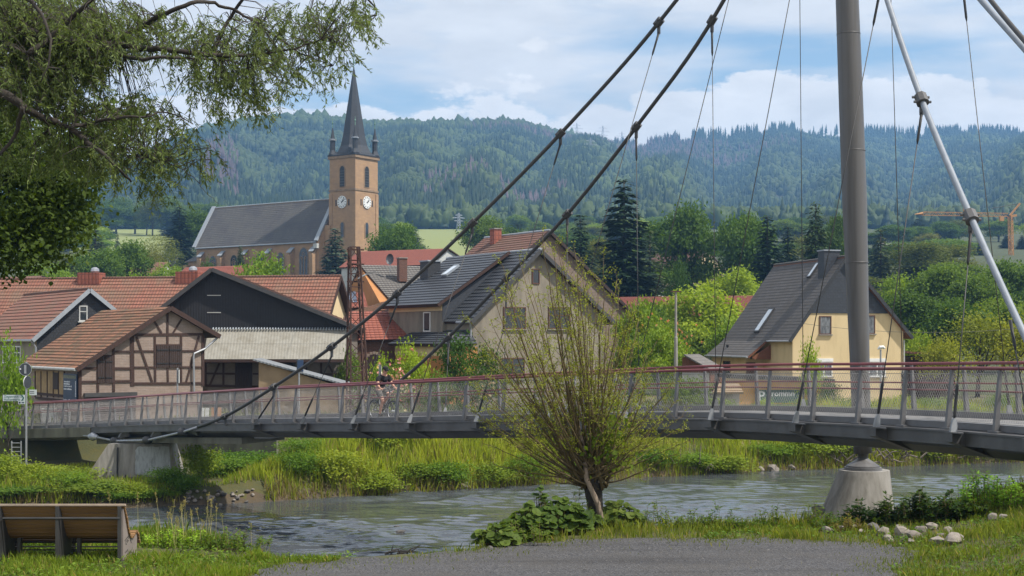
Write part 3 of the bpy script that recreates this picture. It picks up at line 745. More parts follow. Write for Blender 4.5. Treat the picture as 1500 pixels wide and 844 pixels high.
# hangers: (top cable, top px, deck px, near?)
ORD=['first','second','third','fourth','fifth','sixth','seventh','eighth','ninth','tenth','eleventh','twelfth']
hang=[(cabA,401,384,0),(cabA,486,452,0),(cabA,582,526,0),(cabA,692,607.6,0),(cabA,821,704,0),(cabA,965,808,0),(cabA,1098,921,0),(cabA,1207,1048.5,0),(None,(1288,-8),1176,0),(cabC,1350,1298,0),(cabC,1422,1413,0),(cabC,1480,1530,0),
 (cabB,570,566,1),(cabB,657,652,1),(cabB,742,737,1),(cabB,831,830,1),(cabB,932,936,1),(cabB,1043,1049,1),(cabB,1170,1177,1),(cabD,1300,1324,1),(cabD,1411,1480,1)]
cnt=[0,0]; BR=[]
for cab,tx,dx,far in hang:
    off=DW+.36 if far else -.36
    if far:   # find s whose far edge shows at that column
        ss_=np.linspace(0,LEN,900); xs=[pxof(at(s,off,0)) for s in ss_]; s=float(np.interp(dx,xs,ss_))
    else: s=s_of(dx)+.15
    b=at(s,off,-.02)
    if cab is None: tp=P(tx[0],tx[1],32.5)
    else: tp=cab(tx)-Vector((0,0,.3))
    side='far' if far else 'near'
    h=empty('hanger_cable',tuple(b),0,f'thin hanger cable fixed to the {side} deck edge, {ORD[cnt[far]]} from the left there','cable','hanger cables of the footbridge'); cnt[far]+=1
    d=(tp-b).normalized(); L=(tp-b).length
    bpart(MB().tube([b+d*.5,tp-d*.3],.0115 if not far else .010,6),'hanger_wire',M['cable'],True,h)
    bpart(MB().tube([b+d*.28,b+d*.36,b+d*.95,b+d*1.05],[.02,.032,.032,.012],8),'lower_socket',M['black'],True,h)
    bpart(MB().tube([tp-d*.75,tp-d*.65,tp-d*.3,tp],[.012,.03,.03,.035],8),'upper_socket',M['black'],True,h)
    # flat fork plate, seen face on
    mb=MB(); sd=Vector((1,0,0)); pl=[]
    for (w,hh) in ((.018,.29),(.038,.24),(.054,.15),(.062,.06),(.062,0),(.052,-.05),(.034,-.085),(.012,-.1)): pl.append((w,hh))
    poly=[b+sd*w+d*hh for w,hh in pl]+[b-sd*w+d*hh for w,hh in pl[::-1]]
    mb.prism([p+Vector((0,-.05,0)) for p in poly],(0,.1,0)); bpart(mb,'fork_plate',M['fork'],False,h)
    mb=MB().tube([b+Vector((0,-.075,-.02)),b+Vector((0,.075,-.02))],.035,8); bpart(mb,'pin',M['galv'],False,h)
    BR.append((s,far))
# cantilever brackets under each hanger, and three reaching down to the anchor rods
for s,far in BR:
    p,t,n=frame(s); sg=1 if not far else -1; o=0 if not far else DW
    mb=MB(); w=.24
    A=[]
    for (off,top,bot) in ((-.46,-.06,-.22),(.5,-.06,-.56)):
        for a in (-1,1):
            c=p+n*(o+sg*off)+t*(a*w/2)+Vector((0,0,CS*o)); A.append((c+Vector((0,0,bot)),c+Vector((0,0,top))))
    pts=[A[0][0],A[1][0],A[3][0],A[2][0],A[0][1],A[1][1],A[3][1],A[2][1]]
    mb.hexa([tuple(q) for q in pts])
    q0=p+n*(o-sg*.34)-Vector((0,0,.045-CS*o))
    mb.hexa([tuple(q0+t*a+n*(sg*b_)+Vector((0,0,c))) for c in (-.012,.012) for a,b_ in ((-.15,-.12),(.5,-.12),(.15,.1),(-.15,.1))])
    bpart(mb,'cable_bracket',M['steel'])
for (tp,q) in (((186,624),ringA[2]),((233,624),ringA[3]),((285,622),cabA(268))):
    s=s_of(tp[0]); a=at(s,-.1,-.05); a2=at(s,.1,-.5); mb=MB(); t=frame(s)[1]
    qq=q+Vector((.1,0,.08)); A=[]
    for e in (-.09,.09):
        A.append((a+t*e,a2+t*e,qq+t*e))
    mb.prism([A[0][0],A[0][1],A[0][2]],t*.18); bpart(mb,'rod_bracket',M['steel'])

# ------------------------------------------------------------------ pylon and its concrete foot
pb=P(1264,690,37.4); k=37.4/F
py_=empty('bridge_pylon',tuple(pb),0,'tall leaning grey steel tube pylon holding the footbridge cables','pylon')
ax=[(1264,664),(1262.5,640),(1259,520),(1252,300),(1245.5,120),(1241,0),(1227,-330)]; rr=[13,13.2,14.4,17.8,17.4,16.6,12.5]
bpart(MB().tube([P(x,y,37.4) for x,y in ax],[r*k for r in rr],40),'mast',M['pylon'],True,py_)
for x,y,r in ((1242.9,50,17.3),(1249.5,221,17.9),(1255,385,17.1)):
    bpart(MB().tube([P(x,y-.6,37.4),P(x,y+.6,37.4)],r*k,40),'weld_ring',M['pylon'],True,py_)
z=lambda y:(690-y)*k
bpart(MB().lathe([(11.6*k,z(640)),(11.6*k,z(657)),(12.2*k,z(660)),(9*k,z(664)),(7.6*k,z(666)),(7.6*k,z(671)),(9*k,z(672.5)),(24*k,z(682)),(24.3*k,z(684))],tuple(pb),40),'ball_joint',M['pylon'],40,py_)
bpart(MB().lathe([(26.5*k,z(684)),(26.5*k,z(687)),(28*k,z(687)),(28*k,z(690))],tuple(pb),40),'base_plate',M['post'],40,py_)
fc=Vector((pb.x,pb.y,g(pb.x,pb.y)-.3)); zt=P(0,688.3,37.4).z
ft=empty('pylon_foundation',tuple(fc),0,'tapered pale concrete block under the tall pylon at the water edge','foundation')
h=zt-fc.z; prof=[]; sh=[]
yb_=HY+(E-fc.z)/37.4*F; q_=(yb_-688.3)/67.7
for f in np.linspace(0,1,9):
    prof.append((lerp(36.3+17.9*q_,36.3,f)*k,f*h)); sh.append((lerp(2-11*q_,2,f)*k,0))
MB().lathe(prof,(0,0,0),18,0,sh).build('block',M['concrete'],ft,50)
# ------------------------------------------------------------------ left pier, approach slab, abutment wall
pd=61.0; k=pd/F
pier=empty('bridge_pier',(P(200,715,pd).x,pd,g(P(200,715,pd).x,pd)-.2),0,'broad tapered concrete pier with a whitewashed patch under the left bridge end','pier')
o0=Vector(pier.location)
def pl(px,py,dy=0): return P(px,py,pd)+Vector((0,dy,0))-o0
front=[pl(100,745,-.6),pl(280,745,-.6),pl(252,650,-.15),pl(160,650,-.15)]
back=[pl(112,745,1.8),pl(270,745,1.8),pl(248,650,1.3),pl(168,650,1.3)]
MB().hexa([front[0],front[1],back[1],back[0],front[3],front[2],back[2],back[3]]).build('pier_body',M['concrete'],pier)
mb=MB()
rng=random.Random(2)
def onf(px,py): 
    f=(py-650)/95.0; return pl(px,py,-.15-.45*f-.012)
pts=[]
for i in range(13): pts.append(onf(203+i*3.9+rng.uniform(-.3,.3),654+rng.uniform(-.8,.8)))
for i in range(8): pts.append(onf(250+.5*i+rng.uniform(-.4,.4),659+i*4.4))
for i in range(14): pts.append(onf(252.5-i*3.9+rng.uniform(-.4,.4),693.5+rng.uniform(-1.2,1.2)))
for i in range(8): pts.append(onf(201-.1*i+rng.uniform(-.5,.5),690-i*4.4))
mb.poly(pts).build('whitewash_patch',M['whitewash'],pier)
MB().tube([onf(174.5,655)+Vector((0,-.05,0)),onf(175.5,690)+Vector((0,-.05,0)),onf(176.5,712)+Vector((0,-.05,0))],.035,6).build('drain_pipe',M['black'],pier)
MB().tube([onf(170+9*(1-math.cos(a)),694+10*math.sin(a))+Vector((0,-.05,0)) for a in np.linspace(0,math.pi,12)],.022,6).build('hose_loop',M['black'],pier)
ab=empty('bridge_abutment',tuple(at(s_of(60),1,-.5)),0,'concrete approach slab and dark retaining wall at the left bridge end','abutment')
mb=MB(); sweep(mb,[(-.22,-.015),(.155,-.015),(.155,-.14),(DW+.3,-.14),(DW+.3,-.5),(.3,-.62),(-.22,-.44)],0,S_START+.3); bpart(mb,'approach_slab',M['concrete_dark'],False,ab)
s1=s_of(345); mb=MB(); sweep(mb,[(.25,-.585),(DW-.25,-.585),(DW-.25,-.82),(.25,-.82)],S_START,s1); bpart(mb,'bearing_slab',M['concrete_dark'],False,ab)
mb=MB(); w0=P(-60,640,72); w1=P(255,640,70); w2=P(405,640,67)
for a,b in ((w0,w1),(w1,w2)):
    mb.prism([(a.x,a.y,-.5),(b.x,b.y,-.5),(b.x,b.y,2.25),(a.x,a.y,2.0)],(.0,.6,0))
bpart(mb,'retaining_wall',M['concrete_dark'],False,ab)
# ladder against the abutment
la=empty('ladder',tuple(P(24,690,66)),0,'narrow grey metal ladder below the left bridge end','ladder')
mb=MB(); lz=P(0,646,66).z-P(0,690,66).z
for x in (-.22,.22): mb.tube([(x,0,-.3),(x,0,lz)],.03,6)
mb.build('rail',M['galv'],la); mb=MB()
for i in range(7): mb.tube([(-.22,0,.1+i*lz/7),(.22,0,.1+i*lz/7)],.02,5)
mb.build('rung',M['galv'],la)
# portal gate and gate rails at the left end of the bridge
gt=empty('mesh_gate',tuple(at(s_of(22),0,.02)),0,'grey tubular gate with wire mesh at the left end of the footbridge','gate')
gp0=P(7,629,1.2*F/RH(7)); gp1=P(38,628,1.2*F/RH(38)); 
gl=lambda p:p-Vector(gt.location)
mb=MB(); up=Vector((0,0,1.12))
for a,b in ((gp0,gp0+up),(gp1,gp1+up),(gp0+up,gp1+up),(gp0+up*.1,gp1+up*.1),((gp0+gp1)/2,(gp0+gp1)/2+up)): mb.tube([gl(a)+Vector((0,-.2,0)),gl(b)+Vector((0,-.2,0))],.035,6)
mb.build('gate_frame',M['post'],gt)
mb=MB()
for i in range(9):
    f=i/9; a=gp0.lerp(gp1,f)+up*.1; b=gp0.lerp(gp1,min(1,f+.35))+up; mb.tube([gl(a)+Vector((0,-.2,0)),gl(b)+Vector((0,-.2,0))],.008,3)
    a=gp0.lerp(gp1,f)+up; b=gp0.lerp(gp1,min(1,f+.35))+up*.1; mb.tube([gl(a)+Vector((0,-.2,0)),gl(b)+Vector((0,-.2,0))],.008,3)
mb.build('gate_mesh',M['wire'],gt)
# ------------------------------------------------------------------ house toolkit
class Fr:
    """local frame: origin, u along the gable, v going back, z up"""
    def __init__(s,px,d,phi,zb=None):
        s.o=Vector(((px-750)/F*d,d,0)); s.phi=R(phi)
        s.o.z=g(s.o.x,s.o.y) if zb is None else zb
        s.U=Vector((math.cos(s.phi),math.sin(s.phi),0)); s.V=Vector((-math.sin(s.phi),math.cos(s.phi),0))
    def front(s,px,py,v=0):
        r=Vector(((px-750)/F,1,(HY-py)/F)); oo=s.o.x*s.V.x+s.o.y*s.V.y
        t=(v+oo)/(r.x*s.V.x+r.y*s.V.y); p=Vector((0,0,E))+r*t
        q=p-s.o; return Vector((q.x*s.U.x+q.y*s.U.y,v,q.z))
    def side(s,px,py,u):
        r=Vector(((px-750)/F,1,(HY-py)/F)); oo=s.o.x*s.U.x+s.o.y*s.U.y
        t=(u+oo)/(r.x*s.U.x+r.y*s.U.y); p=Vector((0,0,E))+r*t
        q=p-s.o; return Vector((u,q.x*s.V.x+q.y*s.V.y,q.z))
    def px(s,u,v,z):
        p=s.o+s.U*u+s.V*v+Vector((0,0,z)); return (750+F*p.x/p.y, HY-F*(p.z-E)/p.y)
    def empty(s,name,label,cat,group=None):
        return empty(name,tuple(s.o),s.phi,label,cat,group)

def roof_slab(mb,a0,a1,b1,b0,th=.14,row=.34,lift=.035,m=0,mu=0):
    """a0-a1 eave edge, b0-b1 top edge; stepped courses on top"""
    a0,a1,b1,b0=[Vector(p) for p in (a0,a1,b1,b0)]
    nrm=(a1-a0).cross(b0-a0).normalized()
    if nrm.z<0: nrm=-nrm
    e=(a1-a0); el=e.length; e=e/el; up=nrm.cross(e)
    if up.z<0: up=-up
    L=((b0-a0).dot(up)); n=max(1,int(round(L/row)))
    def uv(p): return ((p-a0).dot(e),(p-a0).dot(up)*row*n/L)
    for i in range(n):
        f0=i/n; f1=(i+1)/n
        p0=a0.lerp(b0,f0); p1=a1.lerp(b1,f0); q0=a0.lerp(b0,f1); q1=a1.lerp(b1,f1)
        P0=p0+nrm*lift; P1=p1+nrm*lift
        c=[(0,0)]*4
        mb.poly([P0,P1,q1,q0],m,[uv(p0),uv(p1),(uv(q1)[0],uv(q1)[1]-.004),(uv(q0)[0],uv(q0)[1]-.004)])
        mb.poly([p0,p1,P1,P0],m,[uv(p0)]*4)
    d=-nrm*th
    mb.poly([a0+d,b0+d,b1+d,a1+d],mu); mb.poly([a0+d,a1+d,a1,a0],mu); mb.poly([a0,b0,b0+d,a0+d],mu); mb.poly([a1+d,b1+d,b1,a1],mu); mb.poly([b0,b1,b1+d,b0+d],mu)

def window(fr,root,c0,c1,v=-.0,frame='white',glass='glass',mull=1,cross=0,face='front',sill=None,shade=None,u=0,name='window'):
    """c0,c1 opposite corners (a,z) where a is u (front) or v (side)"""
    a0,a1=sorted((c0[0],c1[0])); z0,z1=sorted((c0[1],c1[1])); w=.07
    def B(mb,x0,x1,y0,y1,zz0,zz1):
        if face=='front': mb.box(x0,x1,v+y0,v+y1,zz0,zz1)
        else: mb.box(u+y0,u+y1,x0,x1,zz0,zz1)
    mb=MB()
    B(mb,a0,a0+w,-.06,.04,z0,z1); B(mb,a1-w,a1,-.06,.04,z0,z1); B(mb,a0+w,a1-w,-.06,.04,z1-w,z1); B(mb,a0+w,a1-w,-.06,.04,z0,z0+w)
    for i in range(mull):
        x=lerp(a0,a1,(i+1)/(mull+1)); B(mb,x-.035,x+.035,-.05,.04,z0+w,z1-w)
    if cross:
        zc=lerp(z0,z1,.62); B(mb,a0+w,a1-w,-.045,.03,zc-.025,zc+.025)
    win=mb.build(name,M[frame],root)
    mb=MB(); B(mb,a0+w,a1-w,-.028,.03,z0+w,z1-w); mb.build('pane',M[glass],win)
    if sill: mb=MB(); B(mb,a0-.08,a1+.08,-.14,.02,z0-.07,z0-.002); mb.build('sill',M[sill],win)
    if shade: mb=MB(); B(mb,a0-.03,a1+.03,-.12,.02,z1+.002,z1+.24); mb.build('roller_box',M[shade],win)
    return win

def gable_house(fr,name,label,cat,apex,uL,uR,L,eL,eR,wall,roof,oh=.35,th=.16,row=.34,gable_mat=None,zsplit=None,verge=None,ridge='ridge',under='timber',backfac=1,group=None,wallname='wall'):
    """apex,eL,eR: (u,z) in local coordinates; uL,uR wall edges"""
    root=fr.empty(name,label,cat,group)
    ua,za=apex
    def zroof(u):
        e=eL if u<ua else eR
        return lerp(za,e[1],(u-ua)/(e[0]-ua))-th-.03
    zb=-1.2
    pent=[(uL,0,zb),(uR,0,zb),(uR,0,zroof(uR)),(ua,0,za-th-.03),(uL,0,zroof(uL))]
    MB().prism(pent,(0,L,0)).build(wallname,M[wall],root)
    if gable_mat:
        zs=zsplit
        def ucut(e): return lerp(ua,e[0],(za-.19-zs)/(za-e[1]))
        a=max(uL,ucut(eL)); b=min(uR,ucut(eR))
        poly=[(a,-.06,zs),(b,-.06,zs)]
        if b==uR: poly.append((uR,-.06,zroof(uR)))
        poly.append((ua,-.06,za-.19))
        if a==uL: poly.append((uL,-.06,zroof(uL)))
        MB().prism(poly,(0,.057,0)).build('gable_cladding',M[gable_mat],root)
    rm=MB()
    roof_slab(rm,(eL[0],-oh,eL[1]),(eL[0],L+oh,eL[1]),(ua,L+oh,za),(ua,-oh,za),th,row,.012 if roof=='shingle' else .035,m=0,mu=1)
    roof_slab(rm,(eR[0],-oh,eR[1]),(eR[0],L+oh,eR[1]),(ua,L+oh,za),(ua,-oh,za),th,row,.012 if roof=='shingle' else .035,m=0,mu=1)
    ro=rm.build('roof',[M[roof],M[under]],root)
    if ridge: MB().tube([(ua,-oh-.02,za+.02),(ua,L+oh+.02,za+.02)],.09,6).build('ridge_cap',M[ridge],ro)
    if verge:
        vm=MB()
        for e in (eL,eR):
            vm.bar((ua,-oh-.03,za-.07),(e[0],-oh-.03,e[1]-.07),.05,.24,(0,0,1))
        vm.build('verge_board',M[verge],ro)
    return root,ro
def chimney(root,u0,u1,v0,v1,z0,z1,mat,cap='concrete'):
    c=MB().box(u0,u1,v0,v1,z0,z1).build('chimney',M[mat],root)
    MB().box(u0-.06,u1+.06,v0-.06,v1+.06,z1+.002,z1+.09).build('chimney_cap',M[cap],c); return c
def skylight(root,p0,p1,p2,p3,frame='bench_steel'):
    """four corner points on a slope"""
    p=[Vector(q) for q in (p0,p1,p2,p3)]; n=(p[1]-p[0]).cross(p[3]-p[0]).normalized()
    if n.z<0: n=-n
    mb=MB(); c=sum(p,Vector())/4
    for i in range(4):
        a=p[i]; b=p[(i+1)%4]; mb.bar(a+n*.06,b+n*.06,.1,.14,n)
    w=mb.build('skylight',M[frame],root)
    mb=MB(); q=[c+(x-c)*.93+n*.085 for x in p]; mb.prism(q,n*.03); mb.build('pane',M['skylight'],w)
    return w
def strip2d(mb,fr,a,b,w,v=-.03,dp=.05):
    """beam on the gable plane between two picture points"""
    a=fr.front(*a); b=fr.front(*b); a.y=b.y=v; mb.bar(a,b,dp,w,(0,1,0)) if False else None
    t=(b-a).normalized(); n=Vector((-t.z,0,t.x))*w/2
    mb.prism([a+n,b+n,b-n,a-n],(0,dp,0))

# ------------------------------------------------------------------ 1 half-timbered barn
r3=lambda x,y:(x/3.376,370+y/3.376)
f=Fr(246,75,35)
A=f.front(*r3(833,268)); uL=f.front(117,540).x; uR=f.front(297,500).x; el=f.front(*r3(368,574)); er=f.front(*r3(1078,410))
H,ro=gable_house(f,'timbered_barn','half-timbered brick barn with mossy brown tiled roof and dark shutters','barn',(A.x,A.z),uL,uR,10.3,(el.x,el.z),(er.x,er.z),'brick_pink','tile_moss',oh=.3,row=.3,ridge=None,verge='timber')
TB=[((652,405),(654,660),20),((1003,410),(1003,660),14),((665,407),(1003,404),13),((828,285),(828,455),10),((828,572),(830,640),9),((757,332),(799,398),9),((897,330),(855,398),9),
 ((665,488),(765,488),9),((900,487),(1000,487),9),((665,568),(765,568),9),((900,567),(1000,567),9),((765,410),(767,640),10),((895,408),(895,640),10),((674,415),(752,640),10),((983,412),(920,640),10),
 ((660,648),(1010,646),11),((560,468),(562,690),11),((395,570),(395,740),15),((482,512),(484,690),10),((400,573),(475,573),11),((565,573),(645,573),11),((565,490),(645,490),10),((400,640),(650,636),11),((475,512),(560,512),10),((770,458),(895,458),9)]
for a,b,w in TB:
    mb=MB(); strip2d(mb,f,r3(*a),r3(*b),w/3.376/F*75,-.04-.0006*len(H.children),.036); mb.build('timber_beam',M['timber'],H)
for x0,x1,y0,y1 in ((772,834,460,570),(835,897,460,570),(480,518,514,645),(519,556,514,645)):
    a=f.front(*r3(x0,y1)); b=f.front(*r3(x1,y0)); mb=MB().box(a.x+.01,b.x-.01,-.075,-.01,a.z,b.z); s=mb.build('shutter',M['shutter'],H)
    for q in (.2,.8): MB().box(a.x+.03,b.x-.03,-.1,-.078,lerp(a.z,b.z,q)-.03,lerp(a.z,b.z,q)+.03).build('hinge_strap',M['black'],s)
a=f.front(*r3(415,960)); b=f.front(*r3(670,712)); MB().box(a.x,b.x,-.04,.02,-.2,b.z).build('roller_door',wavem('brown_roller',(.07,.052,.05),(.06,.045,.043),.11,'Y',bump=.6),H)
a=f.front(*r3(413,715)); b=f.front(*r3(672,690)); MB().box(a.x,b.x,-.22,-.005,a.z,b.z).build('roller_housing',M['bench_steel'],H)
# left wall: posts, planks and louvre
mb=MB()
for px in (r3(176,0)[0],r3(205,0)[0],r3(236,0)[0],r3(266,0)[0],r3(292,0)[0],r3(320,0)[0],r3(388,0)[0]):
    q=f.side(px,580,uL); mb.box(uL-.045,uL-.002,q.y-.06,q.y+.06,f.side(px,582,uL).z,f.side(px,544,uL).z)
for py in (579,586):
    q0=f.side(53,py,uL); q1=f.side(113,py,uL); z=(q0.z+q1.z)/2; mb.box(uL-.05,uL-.004,min(q0.y,q1.y),max(q0.y,q1.y),z-.07,z+.07)
mb.build('side_timber',M['timber'],H)
q0=f.side(53,578,uL); q1=f.side(94,546,uL); MB().box(uL-.02,uL-.001,min(q0.y,q1.y),max(q0.y,q1.y),q0.z,q1.z+.05).build('plank_infill',pm('yellowed_planks',(.36,.25,.12),(.28,.19,.09),scale=3,rough=.9,stain=(.2,.13,.07)),H)
q0=f.side(79,570,uL); q1=f.side(86,546,uL); MB().box(uL-.06,uL-.021,min(q0.y,q1.y),max(q0.y,q1.y),q0.z,q1.z).build('louvre',M['shutter'],H)
# gutter and bent downpipe at the right corner
g0=f.front(*r3(1075,418)); MB().tube([(g0.x,-.35,g0.z),(g0.x,.2,g0.z)],.07,8).build('gutter',M['galv'],ro)
dp=[r3(1070,422),r3(1010,475),r3(955,500),r3(952,520),r3(955,700)]
MB().tube([Vector((q.x,-.14,q.z)) for q in (f.front(*x) for x in dp)],.06,8).build('downpipe',M['galv'],H)
mb=MB(); q0=f.side(47,543,el.x); mb.tube([(el.x-.05,-.3,el.z-.05),(el.x-.05,10.6,el.z-.05)],.08,8); mb.build('gutter',M['offwhite'],ro)
# blue notice board on the left wall
bq0=f.side(96,588,uL); bq1=f.side(115.5,548,uL)
y0,y1=sorted((bq0.y,bq1.y)); bo=f.o+f.U*(uL-.09)+f.V*((y0+y1)/2)+Vector((0,0,bq0.z))
nb=empty('notice_board',tuple(bo),f.phi,'tall dark blue notice board with white lettering on the timbered barn','sign')
bh=bq1.z-bq0.z; bw=y1-y0
MB().box(-.03,.03,-bw/2,bw/2,0,bh).build('board',M['blue'],nb)
MB().box(-.036,-.031,-bw/2+.08,bw/2-.05,bh*.83,bh*.94).build('heading_panel',pm('board_heading',(.2,.21,.16),(.12,.13,.1),scale=7),nb)
def glyphs(mb,y_from,y_to,z0,z1,x,rg):
    y=y_from
    while y>y_to:
        w=rg.uniform(.05,.11)
        if rg.uniform(0,1)>.12: mb.box(x-.004,x,y-w*.8,y,z0,lerp(z0,z1,rg.choice((.7,.75,1))))
        y-=w
mb=MB(); rg=random.Random(4)
for i,(fr_,to) in enumerate(((.72,.52),(.64,.46),(.56,.58),(.46,.58))):
    glyphs(mb,bw/2-.1,bw/2-.1-bw*to,bh*fr_-.05,bh*fr_+.04,-.032,rg)
glyphs(mb,bw/2-.06,-bw/2+.06,bh*.05,bh*.1,-.032,rg)
zz=bh*.2
while zz<bh*.74:
    w=rg.uniform(.05,.1); mb.box(-.036,-.032,-bw/2+.09,-bw/2+.2,zz,zz+w*.8); zz+=w
mb.build('lettering',M['text_white'],nb)

# ------------------------------------------------------------------ 2 slate gable house, far left
f=Fr(129,85.5,35)
A=f.front(129,423.5); el=f.front(45,497.5); er=f.front(212,491)
H,ro=gable_house(f,'slate_house','house with dark slate gable and weathered orange roof at the left edge','house',(A.x,A.z),el.x+.35,er.x-.3,13,(el.x,el.z),(er.x,er.z),'plaster_grey','tile_red',oh=.35,verge='ridge',ridge='tile_brown',gable_mat='slate_wall',zsplit=-.6)
a=f.front(*r3(388,340)); b=f.front(*r3(430,263)); window(f,H,(a.x,a.z),(b.x,b.z),v=-.06,frame='offwhite',mull=0,cross=1,sill='offwhite')
a=f.side(20,532,el.x+.35); b=f.side(31,507,el.x+.35); window(f,H,(a.y,a.z),(b.y,b.z),face='side',u=el.x+.35,frame='white',mull=1,cross=1)
a=f.side(5,532,el.x+.35); b=f.side(14,507,el.x+.35); window(f,H,(a.y,a.z),(b.y,b.z),face='side',u=el.x+.35,frame='white',mull=1,cross=1)
MB().tube([(el.x,-.3,el.z-.06),(el.x,13.3,el.z-.06)],.08,8).build('gutter',M['galv'],ro)
MB().tube([(el.x,-.2,el.z-.1),(el.x+.25,-.2,el.z-.5),(el.x+.27,-.2,0)],.06,8).build('downpipe',M['galv'],H)

# ------------------------------------------------------------------ 3 black boarded barn with fibre-cement lean-to
r4=lambda x,y:(240+x/3.376,370+y/3.376)
f=Fr(312,85,3)
A=f.front(*r4(243,80)); el=f.front(222,463); er=f.front(*r4(965,372))
uL=f.front(236,470).x; uR=f.front(*r4(925,360)).x
H,ro=gable_house(f,'black_barn','barn with big black boarded gable above a pale corrugated lean-to roof','barn',(A.x,A.z),uL,uR,12,(el.x,el.z),(er.x,er.z),'brick_grey','tile_brown',oh=.5,verge='bench_steel',ridge=None,gable_mat='board_black',zsplit=f.front(*r4(500,378)).z)
for y in (212,297):
    a=f.front(*r4(215,y)); b=f.front(*r4(283,y)); MB().box(a.x,b.x,-.09,-.065,a.z-.025,a.z+.025).build('hatch_bar',M['offwhite'],H)
# lean-to: top edge on the gable, bottom edge forward
zt=f.front(*r4(600,378)).z; dv=-1.9; zb_=f.front(*r4(600,528),v=dv).z
u0=f.front(*r4(195,528),v=dv).x; u1=f.front(*r4(890,520),v=dv).x; u1t=f.front(*r4(925,372)).x
lm=MB(); roof_slab(lm,(u0,dv,zb_),(u1,dv,zb_),(u1t,-.1,zt),(u0,-.1,zt),.05,1.3,.012); lt=lm.build('lean_to_roof',M['fibre'],H)
mb=MB(); x=u0+.3
while x<u1t: mb.tube([(x,-.32,zt+.06-.11),(x,-.08,zt+.06)],.05,5); x+=.17
mb.build('ridge_flashing',M['ridge'],lt)
MB().bar((u0,dv+.03,zb_-.1),(u1,dv+.03,zb_-.1),.08,.16).build('eave_beam',M['timber'],H)
vw=-.9   # timber wall below
MB().box(u0+.1,u1-.2,vw,-.02,-1.2,zb_+.55).build('lower_wall',M['brick_grey'],H)
for a,b,w in (((205,545),(205,660),14),((295,545),(295,655),10),((210,598),(352,600),9),((275,548),(228,655),10),((205,658),(470,664),12),((440,600),(468,600),8),((705,560),(705,585),9),((778,545),(778,600),9),((700,600),(870,602),9),((810,548),(850,620),9),((200,543),(880,538),9)):
    a=f.front(*r4(*a),v=vw); b=f.front(*r4(*b),v=vw); t=(b-a).normalized(); n=Vector((-t.z,0,t.x))*w/3.376/F*85/2
    mb=MB(); y=vw-.04-.0007*len(H.children); q=[Vector((p.x,y,p.z)) for p in (a+n,b+n,b-n,a-n)]; mb.prism(q,(0,.03,0)); mb.build('timber_beam',M['timber'],H)
a=f.front(*r4(353,668),v=vw); b=f.front(*r4(437,543),v=vw); MB().box(a.x,b.x,vw-.05,vw-.002,a.z,b.z).build('dark_door',M['shutter'],H)
a=f.front(*r4(555,565),v=vw); b=f.front(*r4(640,540),v=vw); MB().box(a.x,b.x,vw-.05,vw-.002,a.z,b.z).build('dark_hatch',M['shutter'],H)
# plastered outhouse with a slanted sheet roof in front
f2=Fr(440,79,3)
ol=f2.front(379,560).x; orr=f2.front(505,560).x; z0=f2.front(379,528).z; z1=f2.front(505,566).z
oh_=f2.empty('outhouse','low tan plastered outhouse with slanted sheet metal roof below the black barn','outhouse')
MB().prism([(ol,0,-1),(orr,0,-1),(orr,0,z1-.08),(ol,0,z0-.08)],(0,3.5,0)).build('wall',M['plaster_tan'],oh_)
a=f2.front(371,528); b=f2.front(508,565); MB().prism([(a.x,-.25,a.z),(b.x,-.25,b.z),(b.x,-.25,b.z+.09),(a.x,-.25,a.z+.09)],(0,4,0)).build('roof',wavem('sheet_metal',(.24,.255,.27),(.18,.19,.205),.2,metal=.3),oh_)

# ------------------------------------------------------------------ 4 long red roof behind
f=Fr(491,104,79)
A=f.front(491,404.5); el=f.front(471,476); er=f.front(512,474)
H,ro=gable_house(f,'long_barn','long building with patchy orange tiled roof and narrow cream gable','barn',(A.x,A.z),el.x+.3,er.x-.4,34,(el.x,el.z),(er.x,er.z),'plaster_cream','tile_red',oh=.45,verge='timber',ridge='tile_brown')
for v in (11.5,19.5):
    MB().box(A.x-.5,A.x+.5,v-.9,v+.9,A.z-.5,A.z+.42).build('roof_vent',M['tile_red_clean'],H)
    MB().lathe([(.25,0),(.33,.12),(.3,.3),(.12,.42)],(A.x,v-.3,A.z+.42),10).build('vent_cowl',M['galv'],H)

# ------------------------------------------------------------------ 5 brick house with red roof behind the lattice mast
f=Fr(560,93,12)
e0=f.front(503,499); e1=f.front(594,497); t0=f.front(509,456,v=3.2); t1=f.front(604,456,v=3.2)
H=f.empty('brick_shed','low dark brick building with arched doorway under a red tiled roof','shed')
rm=MB(); roof_slab(rm,(e0.x,-.3,e0.z),(e1.x,-.3,e1.z),(t1.x,3.2,t1.z),(t0.x,3.2,t0.z),.14,.34,m=0,mu=1)
roof_slab(rm,(e0.x,6.7,e0.z),(e1.x,6.7,e1.z),(t1.x,3.2,t1.z),(t0.x,3.2,t0.z),.14,.34,m=0,mu=1); rm.build('roof',[M['tile_red_clean'],M['timber']],H)
MB().prism([(e0.x+.3,0,-1),(e0.x+.3,6.4,-1),(e0.x+.3,6.4,e0.z-.05),(e0.x+.3,3.2,t0.z-.35),(e0.x+.3,0,e0.z-.05)],(e1.x-e0.x-.6,0,0)).build('wall',M['brick_red'],H)
a=f.front(536,555); b=f.front(560,524); cx=(a.x+b.x)/2; rw=(b.x-a.x)/2
pts=[(a.x,-.03,-.5)]+[(cx-rw*math.cos(t),-.03,b.z-.5+.7*math.sin(t)) for t in np.linspace(0,math.pi,10)]+[(b.x,-.03,-.5)]
MB().prism(pts,(0,.027,0)).build('arched_door',M['shutter'],H)
mb=MB()
